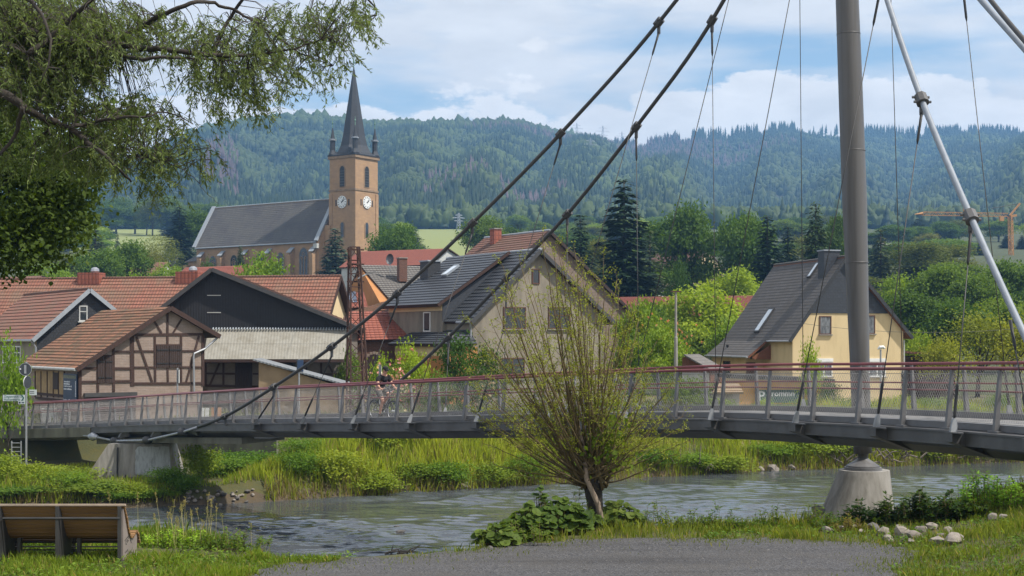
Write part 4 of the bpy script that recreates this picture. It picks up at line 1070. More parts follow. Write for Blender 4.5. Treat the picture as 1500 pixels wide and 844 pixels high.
for t in np.linspace(0,math.pi,11): mb.box(cx-(rw+.12)*math.cos(t)-.09,cx-(rw+.12)*math.cos(t)+.09,-.05,-.001,b.z-.5+.82*math.sin(t)-.09,b.z-.5+.82*math.sin(t)+.09)
mb.build('arch_stones',M['brick_pink'],H)
# solar roof house
f=Fr(520,112,15)
H=f.empty('solar_house','low house with solar panels on a small red roof behind the lattice mast','house')
e0=f.front(499,452); e1=f.front(538,450); t0=f.front(500,428,v=3.5); t1=f.front(533,428,v=3.5)
rm=MB(); roof_slab(rm,(e0.x,-.3,e0.z),(e1.x,-.3,e1.z),(t1.x,3.5,t1.z),(t0.x,3.5,t0.z),.14,.34,m=0,mu=1); roof_slab(rm,(e0.x,7.3,e0.z),(e1.x,7.3,e1.z),(t1.x,3.5,t1.z),(t0.x,3.5,t0.z),.14,.34,m=0,mu=1); rm.build('roof',[M['tile_red_clean'],M['timber']],H)
MB().prism([(e0.x+.3,0,-1),(e0.x+.3,7,-1),(e0.x+.3,7,e0.z-.05),(e0.x+.3,3.5,t0.z-.35),(e0.x+.3,0,e0.z-.05)],(e1.x-e0.x-.6,0,0)).build('wall',M['offwhite'],H)
def on(fu,fv): 
    a=Vector((lerp(e0.x,e1.x,fu),-.3,e0.z)); b=Vector((lerp(t0.x,t1.x,fu),3.5,t0.z)); return a.lerp(b,fv)
q=[on(.05,.3),on(.62,.3),on(.62,.95),on(.05,.95)]; n=(q[1]-q[0]).cross(q[3]-q[0]).normalized(); MB().prism([p+n*.08 for p in q],n*.05).build('solar_panel',M['solar'],H)
# 6 orange house with grey roof: gable faces left-front, big slope faces us
f=Fr(530,118,-68)
H=f.empty('orange_house','orange rendered house with large grey-brown tiled roof, chimney and satellite dish','house')
def Wp(px,py,d): 
    p=P(px,py,d)-f.o; return Vector((p.dot(f.U),p.dot(f.V),p.z))
e0=Wp(571,439,116); e1=Wp(668,446,112); t0=Wp(527,388,121); t1=Wp(650,388,121); b0=Wp(490,440,127); b1=Wp(640,440,127)
e1=Vector((e0.x,e1.y,e0.z)); t1.z=t0.z; t1.x=t0.x; 
rm=MB(); roof_slab(rm,e0,e1,t1,t0,.15,.36,m=0,mu=1); b0=Vector((2*t0.x-e0.x,t0.y,e0.z)); b1=Vector((b0.x,t1.y,e0.z)); roof_slab(rm,b0,b1,t1,t0,.15,.36,m=0,mu=1)
ro=rm.build('roof',[M['tile_grey'],M['timber']],H)
MB().prism([(e0.x,t0.y+.05,-1),(b0.x,t0.y+.05,-1),(b0.x,t0.y+.05,e0.z-.2),(t0.x,t0.y+.05,t0.z-.2),(e0.x,t0.y+.05,e0.z-.2)],(0,(t1.y-t0.y)*.98,0)).build('wall',M['plaster_orange'],H)
c=Wp(589,392,119.5); chimney(ro,c.x-.35,c.x+.35,c.y-.35,c.y+.35,c.z-1.2,c.z+.75,'brick_red')
c=Wp(571.5,388,119.5); ds=MB().tube([c+Vector((0,0,-.6)),c+Vector((0,0,.3))],.04,6).build('dish_mast',M['galv'],ro)
MB().lathe([(.02,.0),(.25,.03),(.42,.12)],(0,0,0),14,caps=False).build('satellite_dish',M['sign_back'],ds)
d_=ds.children[0]; d_.location=c+Vector((0,0,.45)); d_.rotation_euler=(R(80),0,R(60)); d_.scale=(.8,1.15,1)
# shed with dark boards right of it
f=Fr(600,106,30)
H=f.empty('board_shed','small dark boarded shed with brown tiled roof between orange and grey house','shed')
q=lambda px,py,v: f.front(px,py,v)
e0=q(560,455,0);t0=q(648,428,0)
rm=MB(); roof_slab(rm,(e0.x,-.3,e0.z),(e0.x,6,e0.z),(t0.x,6,t0.z),(t0.x,-.3,t0.z),.14,.34,m=0,mu=1); rm.build('roof',[M['tile_moss'],M['timber']],H)
MB().prism([(e0.x+.2,0,-1),(t0.x,0,-1),(t0.x,0,t0.z-.2),(e0.x+.2,0,e0.z-.12)],(0,5.8,0)).build('wall',M['board_black'],H)

# ------------------------------------------------------------------ 8 big grey house with dark tiled roof
r5=lambda x,y:(540+x/3.014,320+y/3.014)
f=Fr(787,90,33)
A=f.front(787,366); el=f.front(663,478); er=f.front(896,473); uL=f.front(690,500).x; uR=f.front(884,500).x
# symmetric pitch: eaves from the picture
el=f.front(*r5(440,455)); 
H,ro=gable_house(f,'grey_house','large grey rendered house with dark tiled roof behind the young willow','house',(A.x,A.z),uL,uR,11,(el.x,el.z),(er.x,er.z),'plaster_grey','tile_dark',oh=.4,verge='bench_steel',ridge='ridge')
for (x0,y0,x1,y1,ml) in ((737,482,770,450,1),(803,482,835,450,1),(733,555,768,524,1)):
    a=f.front(x0,y0); b=f.front(x1,y1); window(f,H,(a.x,a.z),(b.x,b.z),frame='brown_frame',mull=ml,sill='concrete',cross=1)
a=f.front(779,416); b=f.front(790,394); window(f,H,(a.x,a.z),(b.x,b.z),frame='brown_frame',mull=0)
sl=lambda u:lerp(A.z,el.z,(u-A.x)/(el.x-A.x))
MB().tube([(el.x-.03,-.3,el.z-.05),(el.x-.03,1.4,el.z-.05)],.08,8).build('gutter',M['galv'],ro)
MB().tube([(el.x,-.2,el.z-.1),(uL-.07,-.1,el.z-.5),(uL-.07,-.1,0)],.05,8).build('downpipe',M['galv'],H)
MB().tube([(er.x+.03,-.3,er.z-.05),(er.x+.03,11,er.z-.05)],.08,8).build('gutter',M['galv'],ro)
# extra lower roof and left wall further back, reached under the dormer
# dormer on the left slope
v0=f.side(650,445,el.x).y; v0=max(1.5,min(4.5,v0)); v1=10.2
ud=el.x-.1; zd=f.side(*r5(330,372),ud).z
zs=f.side(*r5(330,372),ud).z
dm=MB().prism([(ud,v0,sl(ud)-2.6),(ud,v0,zd),(A.x-.9,v0,sl(A.x-.9)-.05),(A.x-.9,v0,sl(A.x-.9)-.4)],(0,v1-v0,0)).build('dormer_wall',M['plaster_grey'],ro)
ck=MB().prism([(ud-.01,v0-.05,sl(ud)+.05),(ud-.01,v0-.05,zd-.02),(A.x-1.0,v0-.05,sl(A.x-1.0)+.02)],(0,.047,0)).build('dormer_cheek',M['slate_wall_light'],dm)
rm=MB(); roof_slab(rm,(ud-.55,v0-.3,zd-.1),(ud-.55,v1+.3,zd-.1),(A.x-.35,v1+.3,A.z+.06),(A.x-.35,v0-.3,A.z+.06),.2,.34,m=0,mu=1); rm.build('dormer_roof',[M['tile_dark'],M['timber']],dm)
MB().box(ud-.06,ud-.002,v0+.0,v1,zd-.5,zd-.08).build('fascia',M['plaster_cream'],dm)
vm_=f.side(626,470,ud).y
a=f.side(621,486,ud); b=f.side(631,457,ud); window(f,dm,(a.y,a.z),(b.y,b.z),face='side',u=ud,frame='white',mull=0)
# chimney behind the ridge on the left slope
c=f.side(634,415,A.x-2.2); chimney(ro,A.x-2.9,A.x-1.9,c.y-.55,c.y+.55,sl(A.x-2.9)-.2,f.side(634,384,A.x-2.2).z,'slate_wall','lead')
# skylight on dormer roof
def dr(u,v): 
    t=(u-(ud-.55))/((A.x-.35)-(ud-.55)); return Vector((u,v,lerp(zd-.1,A.z+.06,t)+.05))
def pick(px,py):   # point of the dormer roof plane seen at this picture point
    best=None
    for u in np.linspace(ud-.55,A.x-.35,160):
        s=f.side(px,py,u); zz=dr(u,0).z
        e=abs(s.z-zz)
        if best is None or e<best[0]: best=(e,u,s.y)
    return best[1],best[2]
u_,v_=pick(*r5(362,233)); skylight(ro,dr(u_-.5,v_-.3),dr(u_-.5,v_+.3),dr(u_+.5,v_+.3),dr(u_+.5,v_-.3),'lead')
# porch with its own small tiled roof
pz0=f.side(*r5(240,560),el.x-1.6); 
pe=f.empty  # keep the frame handy
a=f.side(*r5(45,572),el.x-1.7); b=f.side(*r5(345,535),el.x-1.7); zt_=f.side(*r5(300,492),el.x+.2).z
yy0,yy1=sorted((a.y,b.y)); zz=(a.z+b.z)/2; yy1=min(yy1,yy0+7)
rm=MB(); roof_slab(rm,(el.x-1.9,yy0-.3,zz),(el.x-1.9,yy1+.3,zz),(el.x+.25,yy1+.3,zt_),(el.x+.25,yy0+.6,zt_),.14,.34,m=0,mu=1)
roof_slab(rm,(el.x-1.9,yy0-.3,zz),(el.x+.3,yy0-.3,zz),(el.x+.25,yy0+.6,zt_),(el.x+.24,yy0+.6,zt_),.14,.34,m=0,mu=1)
rm.build('porch_roof',[M['tile_dark'],M['timber']],H)
MB().box(el.x-1.5,el.x+.5,yy0,yy1,-1,zz-.17).build('porch_wall',M['plaster_orange'],H)
MB().box(el.x-1.53,el.x-1.505,yy0+.1,yy1,zz-.75,zz-.17).build('porch_fascia',M['plaster_cream'],H)
# ------------------------------------------------------------------ 9 brown roofed house behind it
f=Fr(802,110,33)
A=f.front(802,338); er=f.front(944,478); 
el=Vector((A.x-(er.x-A.x)*.86,0,lerp(A.z,er.z,.86)))
H,ro=gable_house(f,'brown_house','tall house with red-brown roof and shingled gable behind the grey house','house',(A.x,A.z),el.x+.4,er.x-.5,9,(el.x,el.z),(er.x,er.z),'shingle_wall','tile_brown',oh=.3,verge='shutter',ridge='ridge')
c=f.side(725,345,A.x-.6); chimney(ro,A.x-1.0,A.x-.3,6.2,6.9,A.z-1.2,A.z+.5,'tile_red_clean')
MB().tube([(er.x+.05,-.3,er.z-.1),(er.x+.05,6,er.z-.1)],.09,8).build('gutter',M['galv'],ro)

# ------------------------------------------------------------------ 10 yellow house
r7=lambda x,y:(1000+x/2.911,330+y/2.911)
f=Fr(1237,100,14)
A=f.front(1237,376); el=f.front(1154,499); er=f.front(1334,494.5); uL=f.front(1161,520).x; uR=f.front(1323,520).x
L=11.5
H,ro=gable_house(f,'yellow_house','yellow rendered house with steep dark roof and slate gable behind the pylon','house',(A.x,A.z),uL,uR,L,(el.x,el.z),(er.x,er.z),'plaster_yellow','shingle',oh=.3,row=.28,verge='slate_wall',ridge='shingle',gable_mat='slate_wall_light',zsplit=f.front(1230,459).z,under='wood_brown')
for (x0,y0,x1,y1) in ((1200,490,1217.5,463),(1265,489,1281.5,462)):
    a=f.front(x0,y0); b=f.front(x1,y1); window(f,H,(a.x,a.z),(b.x,b.z),frame='brown_frame',glass='curtain',mull=0,sill='concrete')
for (x0,x1) in ((1194,1219),(1272,1297)):
    a=f.front(x0,552); b=f.front(x1,530); window(f,H,(a.x,a.z),(b.x,b.z),frame='white',glass='curtain',mull=1,shade='white',sill='concrete')
# catslide at the back of the left slope
sl=lambda u:lerp(A.z,el.z,(u-A.x)/(el.x-A.x))
q=f.side(1126,500,uL); vc=3.6
uE=el.x-2.3; zE=f.front(1033,520,v=L+.3).z
zE=None
for uu in np.linspace(el.x-1,el.x-4,60):
    px,py=f.px(uu,L+.3,0)
    if px<1034: uE=float(uu); break
rp=f.front(1033,521,v=L+.3); zE=rp.z
rm=MB(); roof_slab(rm,(uE,vc,zE),(uE,L+.3,zE),(el.x+.05,L+.3,el.z+.04),(el.x+.05,vc,el.z+.04),.15,.28,.012,m=0,mu=1); rm.build('catslide_roof',[M['shingle'],M['wood_brown']],ro)
MB().box(uE+.4,uL+.02,vc+1.4,L,-1,zE+.25).build('annex_wall',M['plaster_yellow'],H)
MB().prism([(uE+.35,vc+.03,zE-.05),(el.x+.4,vc+.03,el.z-.25),(el.x+.4,vc+.03,zE-.2),(uE+.5,vc+.03,zE-.2)],(0,.05,0)).build('soffit_cladding',M['wood_brown'],H)
va=vc+1.4
a=f.front(1093,566,va); b=f.front(1106,531,va); dd=MB().box(a.x,b.x,va-.05,va-.002,-.3,b.z).build('door',M['brown_frame'],H)
MB().box(b.x-.16,b.x-.1,va-.1,va-.052,1.05,1.1).build('door_handle',M['galv'],dd)
c=f.front(1098.5,522,va); MB().lathe([(.05,-.2),(.1,-.12),(.1,.08),(.03,.16)],(c.x,va-.18,c.z),8).build('wall_lamp',M['black'],H)
a=f.side(1060,548,uE+.4); b=f.side(1070,529,uE+.4); window(f,H,(a.y,a.z),(b.y,b.z),face='side',u=uE+.4,frame='brown_frame',mull=0)
MB().tube([(uE-.05,vc,zE-.03),(uE-.05,L+.3,zE-.03)],.08,8).build('gutter',M['galv'],ro)
MB().tube([(uE-.02,L,zE-.05),(uE+.3,L-.1,zE-.5),(uE+.33,L-.1,0)],.06,8).build('downpipe',M['galv'],H)
MB().tube([(el.x-.02,vc-.1,el.z-.05),(el.x+.0,-.25,el.z-.05)],.07,8).build('gutter',M['galv'],ro)
MB().tube([(uR+.02,-.1,er.z-.2),(uR+.02,-.1,0)],.05,8).build('downpipe',M['offwhite'],H)
a=f.front(1209,400,1.2); b=f.front(1237,370,1.2); chimney(ro,A.x-1.12,A.x+.1,.9,1.9,A.z-2.4,A.z+.45,'slate_wall_light','lead')
def pk(px,py):
    best=None
    for u in np.linspace(el.x,A.x,200):
        s=f.side(px,py,u); e=abs(s.z-sl(u))
        if best is None or e<best[0]: best=(e,u,s.y)
    return best[1],best[2]
def rp_(u,v): return Vector((u,v,sl(u)+.03))
u_,v_=pk(*r7(350,408)); skylight(ro,rp_(u_-.62,v_-.42),rp_(u_-.62,v_+.42),rp_(u_+.62,v_+.42),rp_(u_+.62,v_-.42))
u_,v_=pk(*r7(560,195)); skylight(ro,rp_(u_-.38,v_-.25),rp_(u_-.38,v_+.25),rp_(u_+.38,v_+.25),rp_(u_+.38,v_-.25))
MB().lathe([(.06,-.3),(.06,.25),(.1,.27),(.1,.4)],(uE+.8,L-2.2,lerp(zE,el.z,.3)+.1),8).build('vent_pipe',M['black'],ro)

# ------------------------------------------------------------------ low buildings seen through the railing mesh
f=Fr(1140,88,4,2.0)
H=f.empty('orange_shed','low orange shed with dark flat roof seen through the bridge railing','shed')
a=f.front(1078,605); b=f.front(1216,560); b2=f.front(1120,557)
MB().box(a.x,b.x,0,4,-1.2,b.z).build('wall',M['shed_orange'],H)
MB().prism([(a.x-.5,-.4,b2.z+.12),(b.x+.2,-.4,b.z+.02),(b.x+.2,-.4,b.z+.2),(a.x-.5,-.4,b2.z+.38)],(0,5,0)).build('roof',M['black'],H)
bo=f.o+f.U*f.front(1138,580).x+f.V*(-.12)+Vector((0,0,f.front(1138,590).z))
bn=empty('banner',tuple(bo),f.phi,'dark green banner with pale lettering on the orange shed','banner')
a=f.front(1107,591); b=f.front(1172,572); w=(b.x-a.x)/2; h=b.z-a.z
MB().box(-w,w,-.03,.03,0,h).build('cloth',M['green_board'],bn)
def text_mesh(body,size,mat,parent,loc,rot=(R(90),0,0),name='lettering',bold=0):
    cu=bpy.data.curves.new('lettering','FONT'); cu.body=body; cu.size=size; cu.extrude=.002; cu.offset=bold; cu.resolution_u=2
    o=bpy.data.objects.new('tmp_text',cu); COL.objects.link(o)
    dg=bpy.context.evaluated_depsgraph_get(); me=bpy.data.meshes.new_from_object(o.evaluated_get(dg)); bpy.data.objects.remove(o)
    me.materials.clear(); me.materials.append(M[mat]); q=bpy.data.objects.new(name,me); link(q,parent); q.location=loc; q.rotation_euler=rot; return q
text_mesh('P',h*1.05,'text_white',bn,(-w+.18,-.036,h*.18),bold=.01)
text_mesh('rommn',h*.62,'text_white',bn,(-w*.28,-.036,h*.52),bold=.008)
f=Fr(1058,84,4,2.0)
H=f.empty('tan_hut','small tan roofed hut left of the orange shed behind the railing','hut')
e0=f.front(1042,575);e1=f.front(1088,575);t0=f.front(1053,562,1.2);t1=f.front(1082,562,1.2)
rm=MB(); roof_slab(rm,(e0.x,-.2,e0.z),(e1.x,-.2,e1.z),(t1.x,1.2,t1.z),(t0.x,1.2,t0.z),.1,.3); rm.build('roof',M['plaster_tan'],H)
MB().box(e0.x+.2,e1.x-.2,0,2.4,-1,e0.z-.05).build('wall',M['concrete'],H)
# wooden shed and fences
f=Fr(1020,90,-20)
H=f.empty('wooden_shed','small dark wooden shed with pale base left of the yellow house','shed')
A=f.front(1006,522); e1=f.front(1041,545)
MB().prism([(A.x-.3,0,-1),(e1.x,0,-1),(e1.x,0,e1.z),(A.x,0,A.z),(A.x-.3,0,A.z-.1)],(0,4,0)).build('wall',M['wood_brown'],H)
MB().bar((A.x-.1,1.8,A.z+.08),(e1.x+.2,1.8,e1.z+.06),4.4,.09,(0,0,1)).build('roof',M['tile_grey'],H)
MB().box(A.x-.3,e1.x-.1,-.04,-.002,-.8,f.front(1020,546).z).build('base_panel',M['offwhite'],H)
f=Fr(1356,104,-4)
H=f.empty('dark_shed','long low dark brown shed among bushes right of the yellow house','shed')
a=f.front(1326,560); b=f.front(1400,516)
MB().box(a.x,b.x,0,3,-1,b.z-.3).build('wall',M['shutter'],H)
MB().prism([(a.x-.2,-.3,b.z-.05),(b.x+.2,-.3,b.z-.35),(b.x+.2,-.3,b.z-.22),(a.x-.2,-.3,b.z+.1)],(0,4,0)).build('roof',M['tile_brown'],H)

# ------------------------------------------------------------------ distant houses
def far_house(px,d,phi,ridge,eaveL,eaveR,L,wall,roof,label,name='distant_house',win=()):
    f=Fr(px,d,phi); A=f.front(px,ridge); l=f.front(*eaveL); r=f.front(*eaveR)
    H,ro=gable_house(f,name,label,'house',(A.x,A.z),l.x+.3,r.x-.3,L,(l.x,l.z),(r.x,r.z),wall,roof,oh=.3,ridge=None,group='distant village houses')
    for (x0,y0,x1,y1) in win:
        a=f.front(x0,y0); b=f.front(x1,y1); window(f,H,(a.x,a.z),(b.x,b.z),frame='white',mull=1)
    return H
far_house(655,215,62,364,(628,388),(690,388),16,'offwhite','tile_red_clean','distant house with bright orange-red roof between church and brown roof')
far_house(60,150,60,404,(40,420),(90,420),20,'plaster_cream','tile_brown','far house with dull red roof behind the leftmost orange roof')
far_house(245,240,55,384,(228,402),(262,402),14,'offwhite','tile_red','small pink-red roof between trees left of the church')
far_house(388,190,60,388,(365,412),(412,412),14,'offwhite','tile_red_clean','red roof peeping out beneath the church windows')
far_house(945,230,20,404,(900,420),(975,420),12,'white','tile_brown','white house half hidden beneath the big dark spruce',win=((908,432,912,424),(925,432,930,424),(938,432,943,424)))
far_house(1035,260,35,366,(1010,396),(1062,396),14,'plaster_cream','tile_brown','cream house with red roof between the round trees in the middle',win=((1020,412,1026,402),(1034,412,1040,402)))
far_house(1112,140,70,433,(1078,470),(1140,470),14,'offwhite','tile_red_clean','pinkish red roof just left of the yellow house')
far_house(985,150,55,450,(965,475),(1005,475),10,'offwhite','tile_red','pale red roof behind the bushy tree right of the willow')
far_house(1405,430,30,378,(1388,400),(1428,402),22,'white','tile_red_clean','far white house with red roof at the right, beside a small spruce')
far_house(165,330,50,392,(150,404),(180,404),14,'plaster_cream','tile_red','tiny red roof among the trees at the left hillside')
f=Fr(1310,520,25)
H=f.empty('apartment_block','distant pale apartment block with stepped top right of the pylon','apartment block')
a=f.front(1289,380); b=f.front(1330,358); c=f.front(1300,354)
MB().box(a.x,b.x,0,12,-4,b.z).build('wall',M['white'],H)
MB().box(a.x,c.x,1,8,b.z+.003,c.z+1).build('roof_storey',M['plaster_cream'],H)
for i in range(5):
    x=lerp(a.x,b.x,(i+.5)/5)
    for z in (b.z-2.6,b.z-5.6): window(f,H,(x-.7,z),(x+.7,z+1.5),frame='brown_frame',mull=0)
# ------------------------------------------------------------------ village church
CD=290.0
# frame: gable=tower right face direction ; u = -along? use facade frame: origin at tower front-left corner
class Fc(Fr): pass
psi=35
f=Fr(483,CD,-psi)     # U=(cos35,-sin35): along nave to the right and nearer ; V=(sin35,cos35): away
ch=empty('village_church',tuple(f.o),f.phi,'sandstone village church with slate roof and pointed clock tower on the hill','church')
k=CD/F
zc=lambda y: E+(HY-y)*k-f.o.z
# tower occupies u 0..s, v 0..s ; left visible face is v=0 (front), right face u=s
s=float(f.front(520.5,300).x)
zT=zc(230)
zb=-6
# shaft with string courses and corner pilasters
MB().prism([(0,0,zb),(s,0,zb),(s,s,zb),(0,s,zb)],(0,0,zT-zb)).build('tower_shaft',M['sandstone'],ch)
mb=MB()
for y,e,h in ((232,.28,.55),(280,.14,.4),(318,.0,.0),(401,.2,.5)):
    if h: z=zc(y); mb.box(-e,s+e,-e,s+e,z-h/2,z+h/2)
mb.build('string_course',M['sandstone_trim'],ch)
mb=MB()
for u0,v0 in ((-.12,-.12),(s-.7,-.12),(s-.7,s-.7),(-.12,s-.7)):
    mb.box(u0,u0+.82,v0,v0+.82,zb,zc(284))
mb.build('corner_buttress',M['sandstone'],ch)
def arch_poly(w,h,n=7,point=1.25):
    pts=[(-w,0),(w,0),(w,h-w*point)]
    for i in range(1,n): t=i/n; pts.append((w*math.cos(t*math.pi/2)**1.0*(1-.0*t),h-w*point+w*point*math.sin(t*math.pi/2)))
    pts.append((0,h))
    for i in range(n-1,0,-1): t=i/n; pts.append((-w*math.cos(t*math.pi/2),h-w*point+w*point*math.sin(t*math.pi/2)))
    pts.append((-w,h-w*point)); return pts
def arch(face,c,z,w,h,name,mat,trim=True,off=.0,louvre=False):
    """pointed opening on tower face 'front' (v=0) or 'right' (u=s)"""
    def put(pts,d0,d1,nm,m,par):
        if face=='front': poly=[(c+x,-d1,z+y) for x,y in pts]; vec=(0,d1-d0,0)
        elif face=='right': poly=[(s+d1,c+x,z+y) for x,y in pts]; vec=(-(d1-d0),0,0)
        else: poly=[(c+x,face-d1,z+y) for x,y in pts]; vec=(0,d1-d0,0)
        return MB().prism(poly,vec).build(nm,M[m],par)
    o=put(arch_poly(w+.22,h+.3),.005,.09,name+'_surround','sandstone_trim',ch)
    p=put([(x,y+.12) for x,y in arch_poly(w,h)],.05,.1,name,mat,o)
    return o
uc=s/2
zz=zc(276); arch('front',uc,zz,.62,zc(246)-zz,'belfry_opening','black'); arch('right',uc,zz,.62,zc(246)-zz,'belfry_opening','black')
mb=MB()
for i in range(6):
    z=zz+.5+i*.55; mb.box(uc-.6,uc+.6,-.14,-.102,z,z+.16); mb.box(s+.102,s+.14,uc-.6,uc+.6,z,z+.16)
mb.build('belfry_louvres',M['bench_steel'],ch)
for face in ('front','right'):
    z=zc(349); arch(face,uc,z,.42,zc(328)-z,'tower_window','glass')
for c in (uc-1.0,uc+1.0):
    z=zc(387); arch('right',c,z,.24,zc(376)-z,'tower_window','glass')
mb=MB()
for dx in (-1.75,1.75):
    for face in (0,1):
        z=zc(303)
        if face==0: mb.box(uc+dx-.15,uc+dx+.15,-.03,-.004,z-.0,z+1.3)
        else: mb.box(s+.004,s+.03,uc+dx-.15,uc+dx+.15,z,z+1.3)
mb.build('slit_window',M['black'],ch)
zk=zc(297.5); rk=1.28
for face in ('front','right'):
    def ring(r,n=28): return [(r*math.cos(2*math.pi*i/n),r*math.sin(2*math.pi*i/n)) for i in range(n)]
    def T(x,y,d): return (uc+x,-d,zk+y) if face=='front' else (s+d,uc+x,zk+y)
    dn=Vector((0,-.06,0)) if face=='front' else Vector((.06,0,0))
    ck=MB().prism([T(x,y,.12) for x,y in ring(rk)],dn).build('clock',M['clock'],ch)
    mb=MB()
    for i in range(12):
        a=i*math.pi/6; c_,s_=math.sin(a),math.cos(a)
        r0,r1=rk*.68,rk*.9; w=.07
        mb.prism([T(c_*r0-s_*w,s_*r0+c_*w,.19),T(c_*r0+s_*w,s_*r0-c_*w,.19),T(c_*r1+s_*w,s_*r1-c_*w,.19),T(c_*r1-s_*w,s_*r1+c_*w,.19)],dn*.3)
    mb.build('hour_marks',M['black'],ck)
    for ang,ln,w in ((R(38),.78,.085),(R(57),.5,.13)) :
        c_,s_=math.sin(ang)*rk,math.cos(ang)*rk
        px_,py_2=-math.cos(ang)*w,math.sin(ang)*w
        MB().prism([T(-c_*.15+px_,-s_*.15+py_2,.215),T(-c_*.15-px_,-s_*.15-py_2,.215),T(c_*ln-px_*.4,s_*ln-py_2*.4,.215),T(c_*ln+px_*.4,s_*ln+py_2*.4,.215)],dn*.3).build('clock_hand',M['black'],ck)
# spire: octagon with flared foot, four pinnacles
zs0=zT+.28; zs1=zc(97)
mb=MB(); r8=s/2/math.cos(math.pi/8)
prof=[(s*.56,zs0),(s*.53,zs0+.5),(s*.42,zs0+2.0),(s*.345,zs0+4.2),(s*.015,zs1)]
b=len(mb.v); n=8
mb.lathe(prof,(uc,uc,0),8); mb.build('spire',M['spire_slate'],ch)
mb=MB(); e=s/2+.38
mb.lathe([(e*1.4142,zs0-.25),(e*1.4142,zs0-.05),(s*.44,zs0+1.0)],(uc,uc,0),4); mb.build('spire_skirt',M['spire_slate'],ch)
MB().tube([(uc,uc,zs1-.6),(uc,uc,zs1+.6),(uc,uc,zs1+1.0),(uc,uc,zs1+1.4),(uc,uc,zs1+3.2)],[.09,.07,.24,.07,.05],8).build('finial',M['copper'],ch)
MB().box(uc-.55,uc+.55,uc-.05,uc+.05,zs1+2.4,zs1+2.52).build('cross_arm',M['copper'],ch)
for (a,b_) in ((.42,.42),(s-.42,.42),(s-.42,s-.42),(.42,s-.42)):
    zp=zs0+.1
    pn_=MB().lathe([(.95,zp),(.62,zp+.8),(.56,zp+1.0),(.56,zc(206)),(.78,zc(206)+.02),(.78,zc(206)+.22),(.5,zc(204)),(.05,zc(186))],(a,b_,0),8).build('pinnacle',M['spire_slate'],ch)
    MB().lathe([(.8,zc(206)-.04),(.82,zc(206)+.1),(.6,zc(206)+.3)],(a,b_,0),8).build('pinnacle_flashing',M['lead'],pn_)
    MB().tube([(a,b_,zc(186)-.2),(a,b_,zc(182)),(a,b_,zc(180)),(a,b_,zc(178)),(a,b_,zc(174))],[.09,.07,.2,.06,.04],6).build('pinnacle_finial',M['copper'],pn_)
# nave: u from -len to ~ -0, centred on tower axis
nw=9.6; vF=uc-nw/2-0.6; vB=uc+nw/2+.6
zR=zc(288.5); 
q=f.front(465,354.5,vF); zE_=q.z; uEn=q.x
q2=f.front(288,362,vF); uW=q2.x
rm=MB(); roof_slab(rm,(uW-.2,vF-.45,zE_),(uEn,vF-.45,zE_),(-.02,uc,zR),(uW-.2,uc,zR),.2,.5,.03,m=0,mu=1)
roof_slab(rm,(uW-.2,vB+.45,zE_),(uEn,vB+.45,zE_),(-.02,uc,zR),(uW-.2,uc,zR),.2,.5,.03,m=0,mu=1)
nr=rm.build('nave_roof',[M['church_slate'],M['sandstone_trim']],ch)
MB().prism([(uW,vF,zb),(uW,vB,zb),(uW,vB,zE_-.1),(uW,uc,zR-.3),(uW,vF,zE_-.1)],(uEn-.2-uW,0,0)).build('nave_wall',M['sandstone'],ch)
# bare gable wall stepping up to the tower, with pale coping
MB().prism([(uEn-.5,vF-.1,zb),(uEn-.5,vB+.1,zb),(uEn-.5,vB+.1,zE_+.2),(uEn-.5,uc,zR+.1),(uEn-.5,vF-.1,zE_+.2)],(.9,0,0)).build('east_gable',M['sandstone'],ch)
MB().box(uEn+.3,.4,vF+1.6,vB-1.6,zb,zc(330)).build('tower_link',M['sandstone'],ch)
for u_ in (uEn,uW-.35):
    for vv in (vF-.5,vB+.5): MB().bar((u_,vv,zE_+.25),(u_,uc,zR+.35),.95,.28,(0,0,1)).build('coping',M['ridge'],nr)
cp=MB(); cp.box(uEn-.5,uEn+.5,vF-.75,vF-.1,zE_-1.3,zE_-.35); cp.build('kneeler',M['offwhite'],nr)
MB().tube([(uW,uc,zR+.05),(0,uc,zR+.05)],.14,6).build('ridge_cap',M['ridge'],nr)
MB().tube([(uW,vF-.5,zE_-.05),(uEn,vF-.5,zE_-.05)],.13,6).build('gutter',M['lead'],nr)
wx=[312,343,380,411,445]
for i,x in enumerate(wx):
    big=i==4
    cu=f.front(x,380,vF).x; z=zc(406 if big else 402); h=zc(363.5 if big else 369)-z; w=1.15 if big else .95
    o=arch(vF,cu,z,w,h,'nave_window','glass')
    mb=MB()
    for dx in (-w*.33,w*.33): mb.box(cu+dx-.09,cu+dx+.09,vF-.16,vF-.101,z,z+h*.72)
    for (dx,dz) in ((-w*.45,.68),(w*.45,.68),(0,.82)):
        cc=[(cu+dx+.3*math.cos(t),vF-.13,z+h*dz+.3*math.sin(t)) for t in np.linspace(0,2*math.pi,11)]; mb.tube(cc,.075,4)
    mb.build('tracery',M['sandstone_trim'],o)
for x in (297,327,361,395.5,428.5,461):
    cu=f.front(x,380,vF).x
    b_=MB().prism([(cu-.5,vF-1.25,zb),(cu-.5,vF,zb),(cu-.5,vF,zc(361)),(cu-.5,vF-.55,zc(369)),(cu-.5,vF-1.25,zc(373))],(1.0,0,0)).build('buttress',M['sandstone'],ch)
    MB().prism([(cu-.6,vF-.02,zc(360.5)),(cu-.6,vF-1.3,zc(368)),(cu-.6,vF-1.3,zc(369.2)),(cu-.6,vF-.02,zc(361.7))],(1.2,0,0)).build('buttress_cap',M['ridge'],b_)
